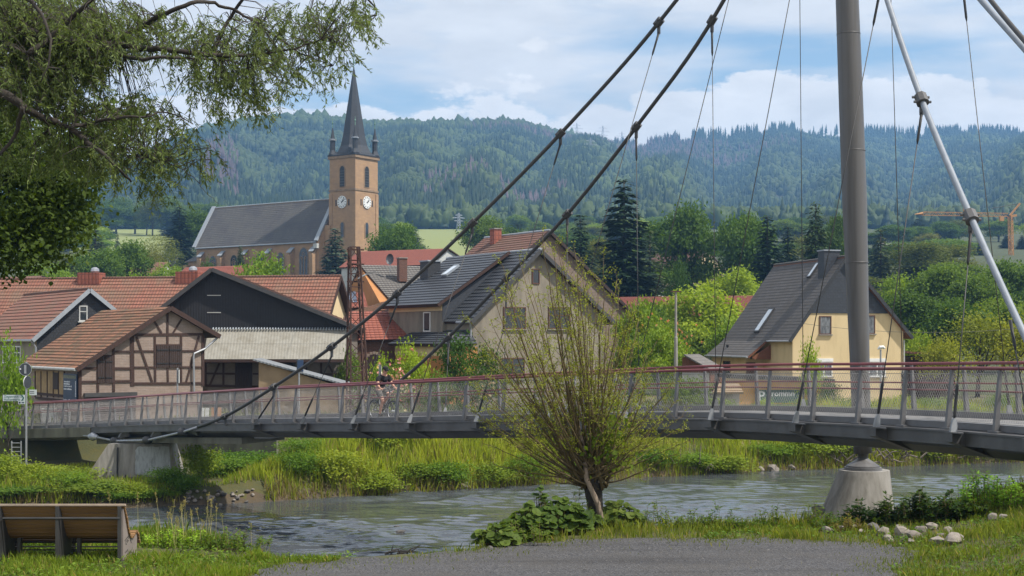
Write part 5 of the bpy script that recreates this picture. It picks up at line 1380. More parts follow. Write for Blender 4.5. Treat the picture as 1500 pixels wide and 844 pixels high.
# lower choir at the left end
c0=f.front(274,372,vF+1).x
MB().box(c0+.4,uW+.1,vF+1,vB-1,zb,zc(374)).build('choir_wall',M['sandstone'],ch)
rm=MB(); roof_slab(rm,(c0-.2,vF+.6,zc(374)),(uW,vF+.6,zc(374)),(uW,uc,zc(352)),(c0+3,uc,zc(352)),.18,.5,.03,m=0,mu=1); roof_slab(rm,(c0-.2,vF+.6,zc(374)),(c0-.2,vB-.6,zc(374)),(c0+3,uc+.01,zc(352)),(c0+3,uc,zc(352)),.18,.5,.03,m=0,mu=1)
rm.build('choir_roof',[M['church_slate'],M['sandstone_trim']],ch)
MB().prism([(c0+.2,vF-.3,zb),(c0+1.2,vF-.3,zb),(c0+1.2,vF-.3,zc(380)),(c0+.2,vF-.3,zc(380))],(0,1.4,0)).build('buttress',M['sandstone'],ch)
# stair annex right of the tower
a=f.front(548,400).x
MB().box(s+.002,s+1.6,s*.55,s+1.2,zb,zc(363)).build('stair_annex',M['sandstone'],ch)
# ------------------------------------------------------------------ trees
def deciduous(seed,W=8.0,H=10.0,nlobe=12,nclump=230,per=40,ls=.38,c1=(.045,.085,.018),c2=(.10,.15,.03),trunk=.22,low=.16,droop=0,open_=.0,bark='bark',cs=.55):
    """unit tree; returns (trunk mesh object, crown mesh object) unparented"""
    global nrg
    nrg=np.random.default_rng(seed); rg=random.Random(seed)
    cz=H*(low+1)/2; rz=H*(1-low)/2; rx=W/2
    lob=[]
    for i in range(nlobe):
        a=i*2.399+rg.uniform(-.4,.4); h=rg.uniform(-.85,.9); rr=math.sqrt(max(0,1-h*h))*rg.uniform(.45,.72)
        lob.append((np.array([rx*rr*math.cos(a),rx*rr*math.sin(a),cz+rz*h*.66]),rg.uniform(.32,.52)*rx))
    lob.append((np.array([0,0,cz+rz*.55]),rx*.42)); lob.append((np.array([0,0,cz]),rx*.6))
    C=[];Dd=[];tone=[]
    for i in range(nclump):
        c,r=lob[rg.randrange(len(lob))]
        d=randdir(1)[0]
        if d[2]<-.35: d[2]*=-.6
        p=c+d*np.array([r,r,r*.85])*rg.uniform(.62,1.05)
        t=rg.uniform(0,1)
        n=int(per*rg.uniform(.6,1.3))
        q=p+nrg.normal(size=(n,3))*np.array([cs,cs,cs*.7])
        C.append(q); Dd.append(np.tile(d,(n,1))); tone.append(np.full(n,t))
    C=np.concatenate(C);Dd=np.concatenate(Dd);tone=np.concatenate(tone); n=len(C)
    D=unit(Dd*.5+randdir(n)+np.array([0,0,-.25-droop])); N=unit(Dd*.8+np.array([0,0,.7])+randdir(n)*.75)
    V,Fc=leaves(C,D,N,nrg.uniform(.7,1.35,n)*ls,nrg.uniform(.7,1.3,n)*ls*.62,.08)
    t=np.clip(tone*.7+nrg.uniform(0,.45,n),0,1)[:,None]
    col=np.asarray(c1)*(1-t)+np.asarray(c2)*t
    mb=MB(); base=Vector((0,0,-.6)); top=Vector((rg.uniform(-.3,.3),rg.uniform(-.3,.3),H*.55))
    mb.tube([base,Vector((0,0,.2)),base.lerp(top,.5),top],[trunk*1.5,trunk*1.1,trunk*.8,trunk*.35],8)
    for c,r in lob[:9]:
        s=base.lerp(top,rg.uniform(.38,.85)); e=Vector(c); m=s.lerp(e,.5)+Vector((0,0,-.25))
        mb.tube([s,m,e],[trunk*.5,trunk*.32,trunk*.1],5)
    return mb,(V,Fc,col),bark
def conifer(seed,W=5.0,H=14.0,tiers=26,c1=(.02,.042,.02),c2=(.045,.075,.032),per=46,ls=.62,droop=.35,bare=.03,irregular=.25,trunk=.2):
    global nrg
    nrg=np.random.default_rng(seed); rg=random.Random(seed)
    C=[];D=[];N=[];tone=[]; mb=MB()
    mb.tube([(0,0,-.6),(0,0,H*.5),(0,0,H*.98)],[trunk*1.4,trunk*.8,.03],7)
    for i in range(tiers):
        f=i/(tiers-1); z=H*(bare+(1-bare)*f*.985); R_=W/2*(1-f)**.85*rg.uniform(1-irregular,1+irregular*.5)+.12
        nb=max(4,int(9*(1-f)+4)); a0=rg.uniform(0,6.28)
        for b in range(nb):
            a=a0+b*2*math.pi/nb+rg.uniform(-.25,.25); L=R_*rg.uniform(.7,1.12); d=np.array([math.cos(a),math.sin(a),0])
            tip=np.array([d[0]*L,d[1]*L,z-droop*L+.15*L])
            if b%2==0: mb.tube([(0,0,z),tuple(tip)],[.045,.01],3)
            n=max(5,int(per*L/2.2)); t=nrg.uniform(.12,1,n)[:,None]**.8
            base=np.array([0,0,z]); P_=base+(tip-base)*t; P_[:,2]-=.12*np.sin(t[:,0]*3.14)*L*.3
            P_+=nrg.normal(size=(n,3))*np.array([.14,.14,.1])
            sd=np.array([-d[1],d[0],0]); s=nrg.uniform(-1,1,n)[:,None]
            C.append(P_); D.append(d*.8+sd*s*1.0+np.array([0,0,-.35])+randdir(n)*.25); N.append(np.tile([0,0,1.],(n,1))+randdir(n)*.4); tone.append(np.full(n,rg.uniform(0,1)))
    C=np.concatenate(C);D=np.concatenate(D);N=np.concatenate(N);tone=np.concatenate(tone);n=len(C)
    V,Fc=leaves(C,D,N,nrg.uniform(.7,1.3,n)*ls,nrg.uniform(.7,1.3,n)*ls*.42)
    t=np.clip(tone*.6+nrg.uniform(0,.5,n),0,1)[:,None]
    return mb,(V,Fc,np.asarray(c1)*(1-t)+np.asarray(c2)*t),'bark'
PROTO={}
def proto(key,maker,mat,dims):
    mb,(V,Fc,col),bark=maker
    root=bpy.data.objects.new(key,None)
    t=mb.build('trunk',M[bark],None,True,False); c=npmesh('crown',V,Fc,M[mat],col=col)
    COL.objects.unlink(t); COL.objects.unlink(c)
    PROTO[key]=(t.data,c.data,dims)
proto('round',deciduous(1),'leaf',(8,10))
proto('broad',deciduous(2,W=9,H=9,nlobe=13,nclump=260,c1=(.05,.095,.02),c2=(.11,.165,.035)),'leaf',(9,9))
proto('tall',deciduous(3,W=6.5,H=11,nlobe=12,c1=(.035,.07,.018),c2=(.075,.12,.028)),'leaf',(6.5,11))
proto('bright',deciduous(4,W=8,H=8,nlobe=12,nclump=230,c1=(.09,.15,.02),c2=(.19,.26,.04),low=.08),'leaf',(8,8))
proto('olive',deciduous(5,W=7.5,H=10,nlobe=10,nclump=170,per=34,c1=(.06,.075,.025),c2=(.12,.13,.045),cs=.7),'leaf',(7.5,10))
proto('yellow',deciduous(6,W=7,H=9,nlobe=12,nclump=120,per=32,c1=(.12,.135,.02),c2=(.24,.25,.045),ls=.3,low=.05,droop=.2,cs=.75),'leaf',(7,9))
proto('bush',deciduous(7,W=4,H=3,nlobe=8,nclump=90,per=30,ls=.2,c1=(.05,.095,.02),c2=(.10,.16,.03),low=.0,trunk=.07,cs=.32),'leaf',(4,3))
proto('darkbush',deciduous(8,W=4,H=3,nlobe=8,nclump=100,per=34,ls=.17,c1=(.028,.06,.016),c2=(.055,.10,.022),low=.0,trunk=.07,cs=.3),'leaf',(4,3))
proto('limebush',deciduous(9,W=4,H=3.4,nlobe=8,nclump=90,per=30,ls=.2,c1=(.12,.19,.02),c2=(.22,.30,.04),low=.0,trunk=.06,cs=.34),'leaf',(4,3.4))
proto('weeds',deciduous(10,W=3,H=2.2,nlobe=7,nclump=80,per=26,ls=.17,c1=(.11,.16,.02),c2=(.26,.30,.045),low=.0,trunk=.03,cs=.3),'grassleaf',(3,2.2))
proto('nettles',deciduous(13,W=3,H=2.2,nlobe=8,nclump=90,per=28,ls=.15,c1=(.06,.12,.018),c2=(.15,.23,.035),low=.0,trunk=.03,cs=.26),'grassleaf',(3,2.2))
proto('spruce',conifer(21),'needle',(5,14))
proto('bigspruce',conifer(22,W=7.4,H=16,tiers=24,irregular=.45,droop=.5,per=56,ls=.72,bare=.04,c1=(.018,.038,.02),c2=(.04,.066,.03)),'needle',(7.4,16))
proto('bluespruce',conifer(23,W=5,H=9,tiers=18,c1=(.045,.07,.05),c2=(.10,.13,.09),droop=.2),'needle',(5,9))
proto('larch',conifer(24,W=5,H=12,tiers=20,c1=(.05,.07,.025),c2=(.09,.11,.04),irregular=.5,per=30,droop=.45),'needle',(5,12))
proto('thuja',conifer(25,W=4.2,H=10,tiers=30,c1=(.028,.055,.02),c2=(.055,.09,.03),droop=-.5,per=60,irregular=.12,ls=.42),'needle',(4.2,10))
proto('birch',deciduous(26,W=6,H=12,nlobe=9,nclump=80,per=26,ls=.26,c1=(.085,.105,.04),c2=(.15,.165,.06),droop=.8,bark='offwhite',cs=.7,trunk=.12),'leaf',(6,12))
NT={'round':'leafy_tree','broad':'leafy_tree','tall':'leafy_tree','bright':'leafy_tree','olive':'leafy_tree','yellow':'leafy_tree','bush':'bush','darkbush':'bush','limebush':'bush','weeds':'shrub','nettles':'shrub','spruce':'spruce_tree','bigspruce':'spruce_tree','bluespruce':'spruce_tree','larch':'larch_tree','thuja':'thuja_tree','birch':'birch_tree'}
def plant(key,px,ytop,wpx,d,label,group=None,ybase=None,depthscale=1.0):
    tm,cm,(W,H)=PROTO[key]
    x=(px-750)/F*d; z=g(x,d) if ybase is None else P(px,ybase,d).z
    h=P(px,ytop,d).z-z; w=wpx*d/F
    if h<.3: h=.3
    nm=NT[key]; cat={'bush':'bush','shrub':'plant'}.get(nm,'tree')
    r=empty(nm,(x,d,z),rnd.uniform(0,6.28),label,cat,group); r.scale=(w/W*1.06,w/W*1.06*depthscale,h/H*1.02)
    t=bpy.data.objects.new('trunk' if cat=='tree' else 'stems',tm); link(t,r); c=bpy.data.objects.new('crown' if cat=='tree' else 'foliage',cm); link(c,r)
    return r
TREES=[
 # left hillside and church
 ('spruce',263,304,64,335,'dark spruce standing just left of the church choir'),
 ('round',296,308,60,350,'light green leafy tree behind the left end of the church roof'),
 ('birch',232,338,52,300,'slender drooping birch left of the dark spruce by the church'),
 ('birch',250,352,34,265,'shorter birch right in front of the dark church spruce'),
 ('bluespruce',172,345,20,270,'small dark conifer in the meadow left of the church'),
 ('round',190,352,72,225,'broad leafy tree left of the pink-red roof, tallest of the row there'),
 ('broad',148,366,70,215,'green leafy tree above the orange roof, under the small meadow conifer'),
 ('olive',112,372,70,235,'dull olive tree at the left end of the row above the orange roofs'),
 ('bright',70,384,70,190,'pale green tree near the left edge above the roofs'),
 ('larch',140,330,46,300,'thin larch under the overhanging dark branches at the left meadow'),
 ('olive',213,366,50,250,'small olive tree between the leafy row and the birch'),
 ('bright',248,388,56,200,'lime green bush tree before the church choir'),
 ('limebush',196,398,40,180,'pale bush just above the long orange roof ridge'),
 ('bright',383,373,88,150,'bright lime tree rising behind the black barn before the church'),
 ('thuja',352,362,22,240,'narrow clipped tree in front of a church nave window'),
 ('darkbush',302,388,40,200,'grey-green weeping bush below the left church window'),
 ('bluespruce',491,336,58,255,'blue-green spruce standing before the church tower'),
 ('broad',580,331,72,240,'full leafy tree right of the church tower'),
 ('round',707,316,66,300,'leafy tree rising behind the red-brown roof'),
 ('tall',745,330,40,330,'smaller leafy tree right of the tree behind the red-brown roof'),
 # middle
 ('bigspruce',914,266,140,175,'tall dark spruce, biggest conifer in the middle of the village'),
 ('spruce',850,316,66,200,'dark spruce above the brown roof, left of the big spruce'),
 ('larch',952,340,56,190,'brownish larch beside the big dark spruce'),
 ('round',1005,298,100,210,'large round tree right of the big dark spruce'),
 ('darkbush',994,388,40,170,'dark ball shaped bush below the large round tree'),
 ('broad',1092,316,84,205,'dense dark green tree left of the twin conifers'),
 ('spruce',1124,318,74,195,'dark conifer between the dense green tree and a smaller conifer'),
 ('spruce',1154,334,54,205,'smaller dark conifer left of the thuja by the yellow house'),
 ('thuja',1195,302,66,185,'tall dark thuja above the ridge of the yellow house'),
 ('tall',1228,308,36,215,'dark narrow tree beside the pylon above the yellow house chimney'),
 ('bright',1078,394,92,165,'spreading light green tree left of the yellow house roof'),
 ('olive',880,352,50,230,'olive tree tucked behind the left side of the big spruce'),
 ('bright',1022,420,128,128,'big yellowish-green tree left of the yellow house'),
 ('broad',950,446,70,122,'mid green tree between willow and yellow-green tree'),
 ('bright',1075,470,70,120,'light green low tree beside the yellow house annex'),
 ('round',985,470,60,112,'leafy tree behind the concrete pole'),
 # right side
 ('larch',1290,338,58,240,'thin pale conifer just right of the pylon'),
 ('spruce',1284,348,26,300,'small spruce directly right of the pylon'),
 ('olive',1350,356,96,250,'olive tree above the green mass right of the yellow house'),
 ('olive',1392,360,86,270,'dull olive tree left of the far red roof'),
 ('spruce',1432,356,32,420,'small dark spruce right of the far red roof'),
 ('spruce',1474,343,20,480,'dark spruce left of the crane mast'),
 ('spruce',1497,345,20,470,'dark spruce right of the crane mast'),
 ('broad',1378,392,100,165,'walnut tree with pale sunlit leaves at the right'),
 ('bright',1318,404,70,170,'light green tree behind the slate gable at right'),
 ('round',1430,402,84,160,'dark leafy tree behind the silver cable clamp'),
 ('broad',1478,384,86,175,'leafy tree at the right edge below the crane'),
 ('tall',1340,424,80,135,'green tree right behind the yellow house corner'),
 ('round',1400,436,96,130,'mid green tree in the middle of the right thicket'),
 ('broad',1470,440,90,132,'broad tree at the right edge of the thicket'),
 ('yellow',1432,452,100,108,'yellowish willow bush tree behind the right railing'),
 ('yellow',1490,462,80,106,'yellowish willow bush tree at the right edge behind the railing'),
 ('yellow',1385,492,70,102,'low yellow-green willow bush beside the dark shed'),
 ('bright',1345,486,50,112,'light green shrub tree between yellow house and dark shed'),
 # around the houses
 ('limebush',12,498,62,68,'bright leafy lime bush at the left edge beside the signpost'),
 ('darkbush',672,500,88,80,'dense dark green bush in front of the grey house'),
 ('limebush',598,502,62,84,'light green bush before the porch of the grey house'),
 ('bush',640,548,60,78,'low green bush at the railing before the grey house'),
 ('bush',512,516,40,84,'leafy bush behind the foot of the lattice mast'),
 ('bright',968,478,70,92,'reddish green shrub tree at the right edge of the willow'),
 ('limebush',1186,500,36,84,'young light green maple in front of the yellow house'),
 ('darkbush',712,514,66,82,'second dark bush before the grey house wall, right of the denser one'),
 ('bush',925,492,70,88,'green bush at the right corner of the grey house'),
 ('bright',938,440,66,104,'light tree beside the brown shingled gable'),
 ('limebush',560,522,44,82,'light bush between the lattice mast and the porch'),
 ('limebush',1122,584,34,84,'small light bush in front of the orange shed'),
 ('darkbush',1215,562,50,86,'dark bush right of the orange shed behind the railing'),
 ('bush',1010,555,90,84,'green bush behind the railing right of the willow'),
]
for t in TREES: plant(*t)
# far tree belts that close the gaps
ordw=['first','second','third','fourth','fifth','sixth','seventh','eighth','ninth','tenth','eleventh','twelfth','thirteenth','fourteenth','fifteenth','sixteenth','seventeenth','eighteenth','nineteenth','twentieth']
rg=random.Random(31)
kinds=['round','tall','broad','olive','round','spruce','tall']
for i in range(20):
    px=835+i*35+rg.uniform(-10,10)
    if 1435<px<1500: continue
    plant(kinds[i%7],px,rg.uniform(340,366),rg.uniform(54,84),rg.uniform(300,400),f'{ordw[i]} tree from the left in the far belt at the hill foot','far tree belt at the hill foot')
for i in range(14):
    px=90+i*17+rg.uniform(-6,6); plant(kinds[(i+2)%7],px,rg.uniform(286,308),rg.uniform(36,56),rg.uniform(640,700),f'{ordw[i]} tree from the left on the forest edge above the left meadow','forest edge above the meadow',ybase=345)
for i in range(9):
    px=860+i*78+rg.uniform(-14,14); plant(kinds[(i*2)%7],px,rg.uniform(378,410),rg.uniform(80,120),rg.uniform(200,260),f'{ordw[i]} tree from the left in the middle belt between village houses','middle tree belt')

rg=random.Random(44)
for i in range(84):
    px=rg.choice((rg.uniform(700,1560),rg.uniform(850,1560),rg.uniform(690,1000),rg.uniform(60,150)) if i<78 else (rg.uniform(540,610),))
    d=rg.uniform(430,700); z=g((px-750)/F*d,d); yb=HY-F*(z-E)/d
    plant(rg.choice(['round','tall','broad','olive','round','spruce','bright','larch']),px,yb-rg.uniform(20,36)*(560/d),rg.uniform(30,54)*(560/d),d,'small far tree in the hazy belt between village and wooded hills','far hazy trees before the hills')
# ------------------------------------------------------------------ far bank vegetation
def bank_pt(px,back):
    """point back metres behind the far waterline at this picture column"""
    d=50.0
    while d<110:
        x=(px-750)/F*d
        if d>np.interp(x,[a for a,b in YB],[b for a,b in YB])+back: break
        d+=.1
    return x,d
def bank_plants():
    global nrg
    nrg=np.random.default_rng(77); rg=random.Random(77)
    i=0
    lab=['yellow-green weed clump','tall green nettle clump']
    spots=[]
    for px in range(-30,1560,58):
        spots.append((px+rg.uniform(-12,12),rg.uniform(.3,1.4),rg.uniform(.7,1.35)))
        spots.append((px+rg.uniform(-12,12),rg.uniform(3.0,6.5),rg.uniform(.9,1.6)))
    for px,bk,h in spots:
        if 262<px<388 and bk<2.2: continue
        if 100<px<290 and bk>1.5: continue
        if 100<px<290: h*=.6
        if px<=100: h*=.42
        x,d=bank_pt(px,bk)
        key='weeds' if rg.uniform(0,1)<.5 else 'nettles'
        if 640<px<700: key='darkbush' if h>1.4 else key
        tm,cm,(W,H)=PROTO[key]; z=g(x,d); w=rg.uniform(1.9,3.4)
        place='at the waterline' if bk<2 else 'up the bank'
        r=empty('shrub',(x,d,z-.1),rg.uniform(0,6.28),f'wild green shrub growing on the far river bank, {place} among tall grass','plant','wild shrubs on the far bank'); r.scale=(w/W,w/W,h/H)
        link(bpy.data.objects.new('stems',tm),r); link(bpy.data.objects.new('foliage',cm),r)
    for px,bk,h,w,key,lb in ((8,3.4,1.3,2.2,'weeds','tall green shrub at the left edge below the bridge end'),(52,2.0,1.0,2.2,'weeds','pale yellowish shrub behind the left part of the bench'),(98,1.2,0.75,2.4,'nettles','fresh green clump left of the concrete pier'),(135,.5,.5,1.8,'nettles','low green clump at the left foot of the concrete pier'),(170,.2,.36,1.9,'nettles','dark green weeds before the left half of the pier base'),(205,.2,.36,1.9,'nettles','dark green weeds before the middle of the pier base'),(240,.2,.4,1.9,'nettles','dark green weeds before the right half of the pier base'),(268,.5,.8,1.8,'nettles','green weeds at the right foot of the concrete pier'),(292,3.2,1.5,1.9,'weeds','sunny weeds directly right of the concrete pier')):
        x,d=bank_pt(px,bk); tm,cm,(W,H)=PROTO[key]; r=empty('shrub',(x,d,g(x,d)-.1),rg.uniform(0,6.28),lb,'plant','wild shrubs on the far bank'); r.scale=(w/W,w/W,h/H)
        link(bpy.data.objects.new('stems',tm),r); link(bpy.data.objects.new('foliage',cm),r)
    # tall grass as one countless cover
    n=64000
    px=nrg.uniform(-60,1580,n*2); bk=nrg.uniform(-.3,11,n*2)**1.0
    X=[];Y=[]
    dd=np.arange(48,112,.25)
    pxs=np.arange(-80,1620,20); wl=[bank_pt(p,0)[1] for p in pxs]
    Y=np.interp(px,pxs,wl)+bk; X=(px-750)/F*Y
    patch=np.sin(X*.9+1)*np.sin(Y*.8+.4*X)+.6*np.sin(X*.31+2)
    bk_=bk; keep=(nrg.uniform(0,1,len(X))<.62+.35*patch)&~((np.abs(px-200)<80)&(bk>3.2)&(bk<9))&~((px>264)&(px<386)&(bk<.9))
    X=X[keep][:n];Y=Y[keep][:n];patch=patch[keep][:n]; m=len(X); bk=bk[keep][:n]
    H=nrg.uniform(.35,1.15,m)*(1+.35*patch)*np.clip(.55+bk*.2,.5,1.1); W=nrg.uniform(.02,.05,m); H=np.where((px[keep][:n]<430)&(bk>1.2),H*np.interp(px[keep][:n],[0,330,430],[.4,.35,1]),H); H=np.where((px[keep][:n]<330)&(px[keep][:n]>95)&(bk<=1.2),H*.6,H)
    H=H*np.interp(bk,[4.5,7.5],[1,.38])
    V,Fc=blades(np.stack([X,Y,gh(X,Y)-.05],1),H,W,.45)
    t=np.clip(nrg.uniform(0,1,m)*.7+.3*(patch+.5),0,1)[:,None]
    col=np.array([.14,.21,.025])*(1-t)+np.array([.37,.40,.065])*t
    dry=nrg.uniform(0,1,m)<.12; col[dry]=np.array([.30,.24,.12])
    low=(bk<.5); col[low&(nrg.uniform(0,1,m)<.5)]=np.array([.2,.16,.09])
    o=npmesh('bank_grass',V,Fc,M['grassleaf'],col=col); tag(o,'tall yellow-green grass covering the far river bank','grass',kind='stuff')
    # village side ground cover behind the bridge
    n=26000; px=nrg.uniform(-80,1580,n); Y=nrg.uniform(66,98,n); X=(px-750)/F*Y
    ok=(Y>np.interp(px,pxs,wl)+8)&~((px<360)&(Y<73)); X=X[ok];Y=Y[ok]; m=len(X)
    V,Fc=blades(np.stack([X,Y,gh(X,Y)-.05],1),nrg.uniform(.2,.6,m),nrg.uniform(.04,.08,m),.6)
    o=npmesh('meadow_grass',V,Fc,M['grassleaf'],col=mixcol((.10,.13,.03),(.24,.24,.07),m)); tag(o,'rough meadow grass between the bank and the village houses','grass',kind='stuff')
bank_plants()
# ------------------------------------------------------------------ near grass
def near_grass():
    global nrg
    nrg=np.random.default_rng(101)
    def field(n,xr,yr,hr,name,label,c1,c2,mask=None,wr=(.008,.018),lean=.7):
        X=nrg.uniform(*xr,n);Y=nrg.uniform(*yr,n)
        px=750+F*X/Y; ok=(px>-120)&(px<1620)
        poly=[(p.x,p.y) for p in GRAVEL]
        px_=np.array([p[0] for p in poly]);py_2=np.array([p[1] for p in poly])
        inside=np.zeros(n,bool); j=len(poly)-1
        for i in range(len(poly)):
            cond=((py_2[i]>Y)!=(py_2[j]>Y))
            with np.errstate(divide='ignore',invalid='ignore'): xx=(px_[j]-px_[i])*(Y-py_2[i])/(py_2[j]-py_2[i]+1e-12)+px_[i]
            inside^=cond&(X<xx); j=i
        if name=='path_tufts':
            d2=np.min((X[:,None]-px_[None])**2+(Y[:,None]-py_2[None])**2,1); ok&=inside&(np.sqrt(d2)<nrg.exponential(.26,n))
        else: ok&=~inside
        if name in('slope_grass','verge_grass'): ok&=~((X>5.1)&(X<7.7)&(Y>23.0)&(Y<25.4)&(nrg.uniform(0,1,n)<.72))
        bare=np.sin(X*1.3+2.1*Y)*np.sin(Y*1.9-.7*X)+.7*np.sin(X*4.1+1)*np.sin(Y*3.3+2); ok&=(nrg.uniform(-.9,1.1,n)>bare-.75)
        if mask is not None: ok&=mask(X,Y)
        X=X[ok];Y=Y[ok];m=len(X)
        pt=np.sin(X*2.1+.7)*np.sin(Y*2.7+X)+.5*np.sin(X*5.3)*np.sin(Y*4.1)
        H=nrg.uniform(*hr,m)*(1+.45*pt); W=nrg.uniform(*wr,m)
        V,Fc=blades(np.stack([X,Y,gh(X,Y)-.01],1),np.maximum(H,.02),W,lean)
        t=np.clip(nrg.uniform(0,1,m)*.75+.25*(pt+.5),0,1)[:,None]
        col=np.asarray(c1)*(1-t)+np.asarray(c2)*t
        dry=nrg.uniform(0,1,m)<.08; col[dry]=np.array([.33,.26,.12])
        o=npmesh(name,V,Fc,M['grassleaf'],col=col); tag(o,label,'grass',kind='stuff')
    ye=lambda X:np.interp(X,[a for a,b in YE],[b for a,b in YE])
    field(64000,(-9.5,-2.5),(17.5,26),(.05,.17),'lawn_grass','short bright lawn grass around the wooden bench','',None) if False else None
    field(70000,(-9.8,-2.6),(17.5,25.5),(.04,.15),'lawn_grass','short bright lawn grass around the wooden bench',(.09,.15,.02),(.21,.27,.045),lambda X,Y:~((np.abs(X+5.0)<1.0)&(np.abs(Y-21.9)<.45)))
    field(11000,(-9.8,-3.4),(22.4,25.6),(.06,.26),'waterside_grass','longer grass at the water edge behind the wooden bench',(.09,.15,.025),(.2,.25,.05),wr=(.01,.022),lean=.5)
    field(90000,(3.2,12.5),(16.5,28.5),(.035,.14),'slope_grass','sunny grass on the bank right of the gravel path',(.09,.135,.022),(.22,.25,.05))
    field(26000,(-1.6,8.5),(22,27.5),(.04,.2),'verge_grass','grass verge between gravel path and river',(.09,.135,.022),(.22,.245,.05))
    field(60000,(-4,6.6),(18,25),(.02,.08),'path_tufts','sparse weeds on the edge of the gravel path',(.12,.15,.03),(.25,.25,.06))
    field(16000,(4.2,13.5),(24.6,31),(.08,.28),'bank_edge_grass','long grass round the foot of the pylon block',(.08,.13,.02),(.2,.23,.045),wr=(.012,.025),lean=.5)
near_grass()
def ground_weeds():
    # clover, dandelion and plantain leaves between the blades, dead stalks, pebbles on the path
    global nrg
    nrg=np.random.default_rng(202)
    def scat(n,xr,yr,inside):
        X=nrg.uniform(*xr,n);Y=nrg.uniform(*yr,n); px=np.array([p.x for p in GRAVEL]);py=np.array([p.y for p in GRAVEL]); ins=np.zeros(n,bool); j=len(px)-1
        for i in range(len(px)):
            cond=((py[i]>Y)!=(py[j]>Y)); ins^=cond&(X<(px[j]-px[i])*(Y-py[i])/(py[j]-py[i]+1e-12)+px[i]); j=i
        k=ins if inside else ~ins
        return X[k],Y[k]
    for xr,yr,n in (((-9.8,-2.4),(17.5,24.5),15000),((3.2,12.5),(16.5,27),22000)):
        X,Y=scat(n,xr,yr,False); pt=np.sin(X*1.9+Y)*np.sin(Y*2.3+.5)+.4*np.sin(5*X); k=(nrg.uniform(-1,1,len(X))<pt); X=X[k];Y=Y[k]; m=len(X)
        C=np.stack([X,Y,gh(X,Y)+nrg.uniform(.01,.09,m)],1); a=nrg.uniform(0,6.28,m); D=np.stack([np.cos(a),np.sin(a),nrg.uniform(-.1,.5,m)],1)
        V,Fc=leaves(C,D,np.tile([0,0,1.],(m,1))+randdir(m)*.4,nrg.uniform(.03,.1,m),nrg.uniform(.025,.05,m),.1)
        o=npmesh('ground_weeds',V,Fc,M['grassleaf'],col=mixcol((.06,.12,.02),(.20,.28,.05),m)); tag(o,'clover and broad weed leaves mixed into the '+('lawn by the bench' if xr[0]<0 else 'right grass slope'),'weeds',kind='stuff')
    X,Y=scat(16000,(-4,7),(17.5,25),True); m=len(X); s=nrg.uniform(.004,.012,m)*(1+(nrg.uniform(0,1,m)>.992)*1.3); T=np.array([[1,0,0],[-.5,.87,0],[-.5,-.87,0],[0,0,.8]])
    a=nrg.uniform(0,6.28,m); ca,sa=np.cos(a),np.sin(a); V=np.empty((m,4,3))
    for q in range(4): V[:,q,0]=X+s*(T[q,0]*ca-T[q,1]*sa)*1.2; V[:,q,1]=Y+s*(T[q,0]*sa+T[q,1]*ca); V[:,q,2]=gh(X,Y)+.011+s*T[q,2]
    b=np.arange(m)[:,None]*4; Fc=np.concatenate([b+np.array([[0,1,3]]),b+np.array([[1,2,3]]),b+np.array([[2,0,3]])]); c=mixcol((.04,.04,.042),(.16,.15,.145),m,1.4)
    o=npmesh('pebbles',V.reshape(-1,3),Fc,M['forest'],col=np.concatenate([c,c,c])); tag(o,'loose pebbles lying on the grey gravel path','gravel',kind='stuff')
ground_weeds()
# seed stalks left by the bench
def stalks(px,py,n,spread,h0,h1,label,c=(.30,.25,.13)):
    global nrg
    p=ground_hit(px,py); nrg=np.random.default_rng(int(px*7+py)); rg=random.Random(int(px+py))
    r=empty('seed_grass',tuple(p),0,label,'grass clump','tall seeding grass clumps')
    mb=MB(); C=[];D=[]
    for i in range(n):
        a=Vector((rg.gauss(0,spread),rg.gauss(0,spread*.5),0)); h=rg.uniform(h0,h1); ln=Vector((rg.gauss(0,.12),rg.gauss(0,.12),0))*h
        t=a+ln+Vector((0,0,h)); mb.tube([a,a.lerp(t,.5)+Vector((0,0,h*.03)),t],[.004,.0035,.002],3,cap=False)
        for k in range(18):
            f=rg.uniform(0,.24); C.append(tuple(t-(t-a)*f+Vector((rg.gauss(0,.012),rg.gauss(0,.012),0)))); D.append((rg.gauss(0,.6),rg.gauss(0,.6),1))
    mb.build('stalks',pm('dry_stalk',(.33,.29,.12),(.25,.23,.09),rough=.9),r,False,False)
    C=np.array(C);D=np.array(D); V,Fc=leaves(C,D,randdir(len(C)),.04,.011); npmesh('seed_heads',V,Fc,M['grassleaf'],r,col=mixcol(np.array(c)*.7,c,len(C)))
stalks(225,792,20,.55,.45,.85,'tall dry seeding grass stalks beside the right end of the bench')
stalks(275,800,16,.45,.35,.7,'sparse seeding stalks at the water right of the bench')
stalks(120,775,16,.6,.6,.95,'few seeding stalks peeping over the bench back')

# ------------------------------------------------------------------ bench
bp=P(180,826,20.95); bz=g(bp.x-1,bp.y)
bn_=empty('wooden_bench',(bp.x,bp.y,bz),0,'curved slatted wooden lounge bench with dark steel frame seen from behind','bench'); bn_.scale=(1,1,.94)
BL=1.87
prof=[(.0,.90),(.035,.845),(.07,.785),(.105,.72),(.14,.655),(.175,.59),(.21,.525),(.25,.462),(.30,.405),(.36,.362),(.43,.345),(.5,.355),(.565,.385),(.63,.41),(.695,.405),(.75,.37),(.79,.315),(.82,.25),(.84,.185)]
for i in range(len(prof)-1):
    (y0,z0),(y1,z1)=prof[i],prof[i+1]; a=Vector((0,y0,z0)); b=Vector((0,y1,z1)); t=(b-a).normalized(); n=Vector((0,-t.z,t.y)) 
    a=a+t*.007; b=b-t*.007
    q=[a+n*.017,b+n*.017,b-n*.017,a-n*.017]
    rx=rnd.uniform(-.006,.006)
    MB().prism([p+Vector((-BL+rx,0,0)) for p in q],(BL+.035,0,0)).build('slat',M['bench_wood'],bn_)
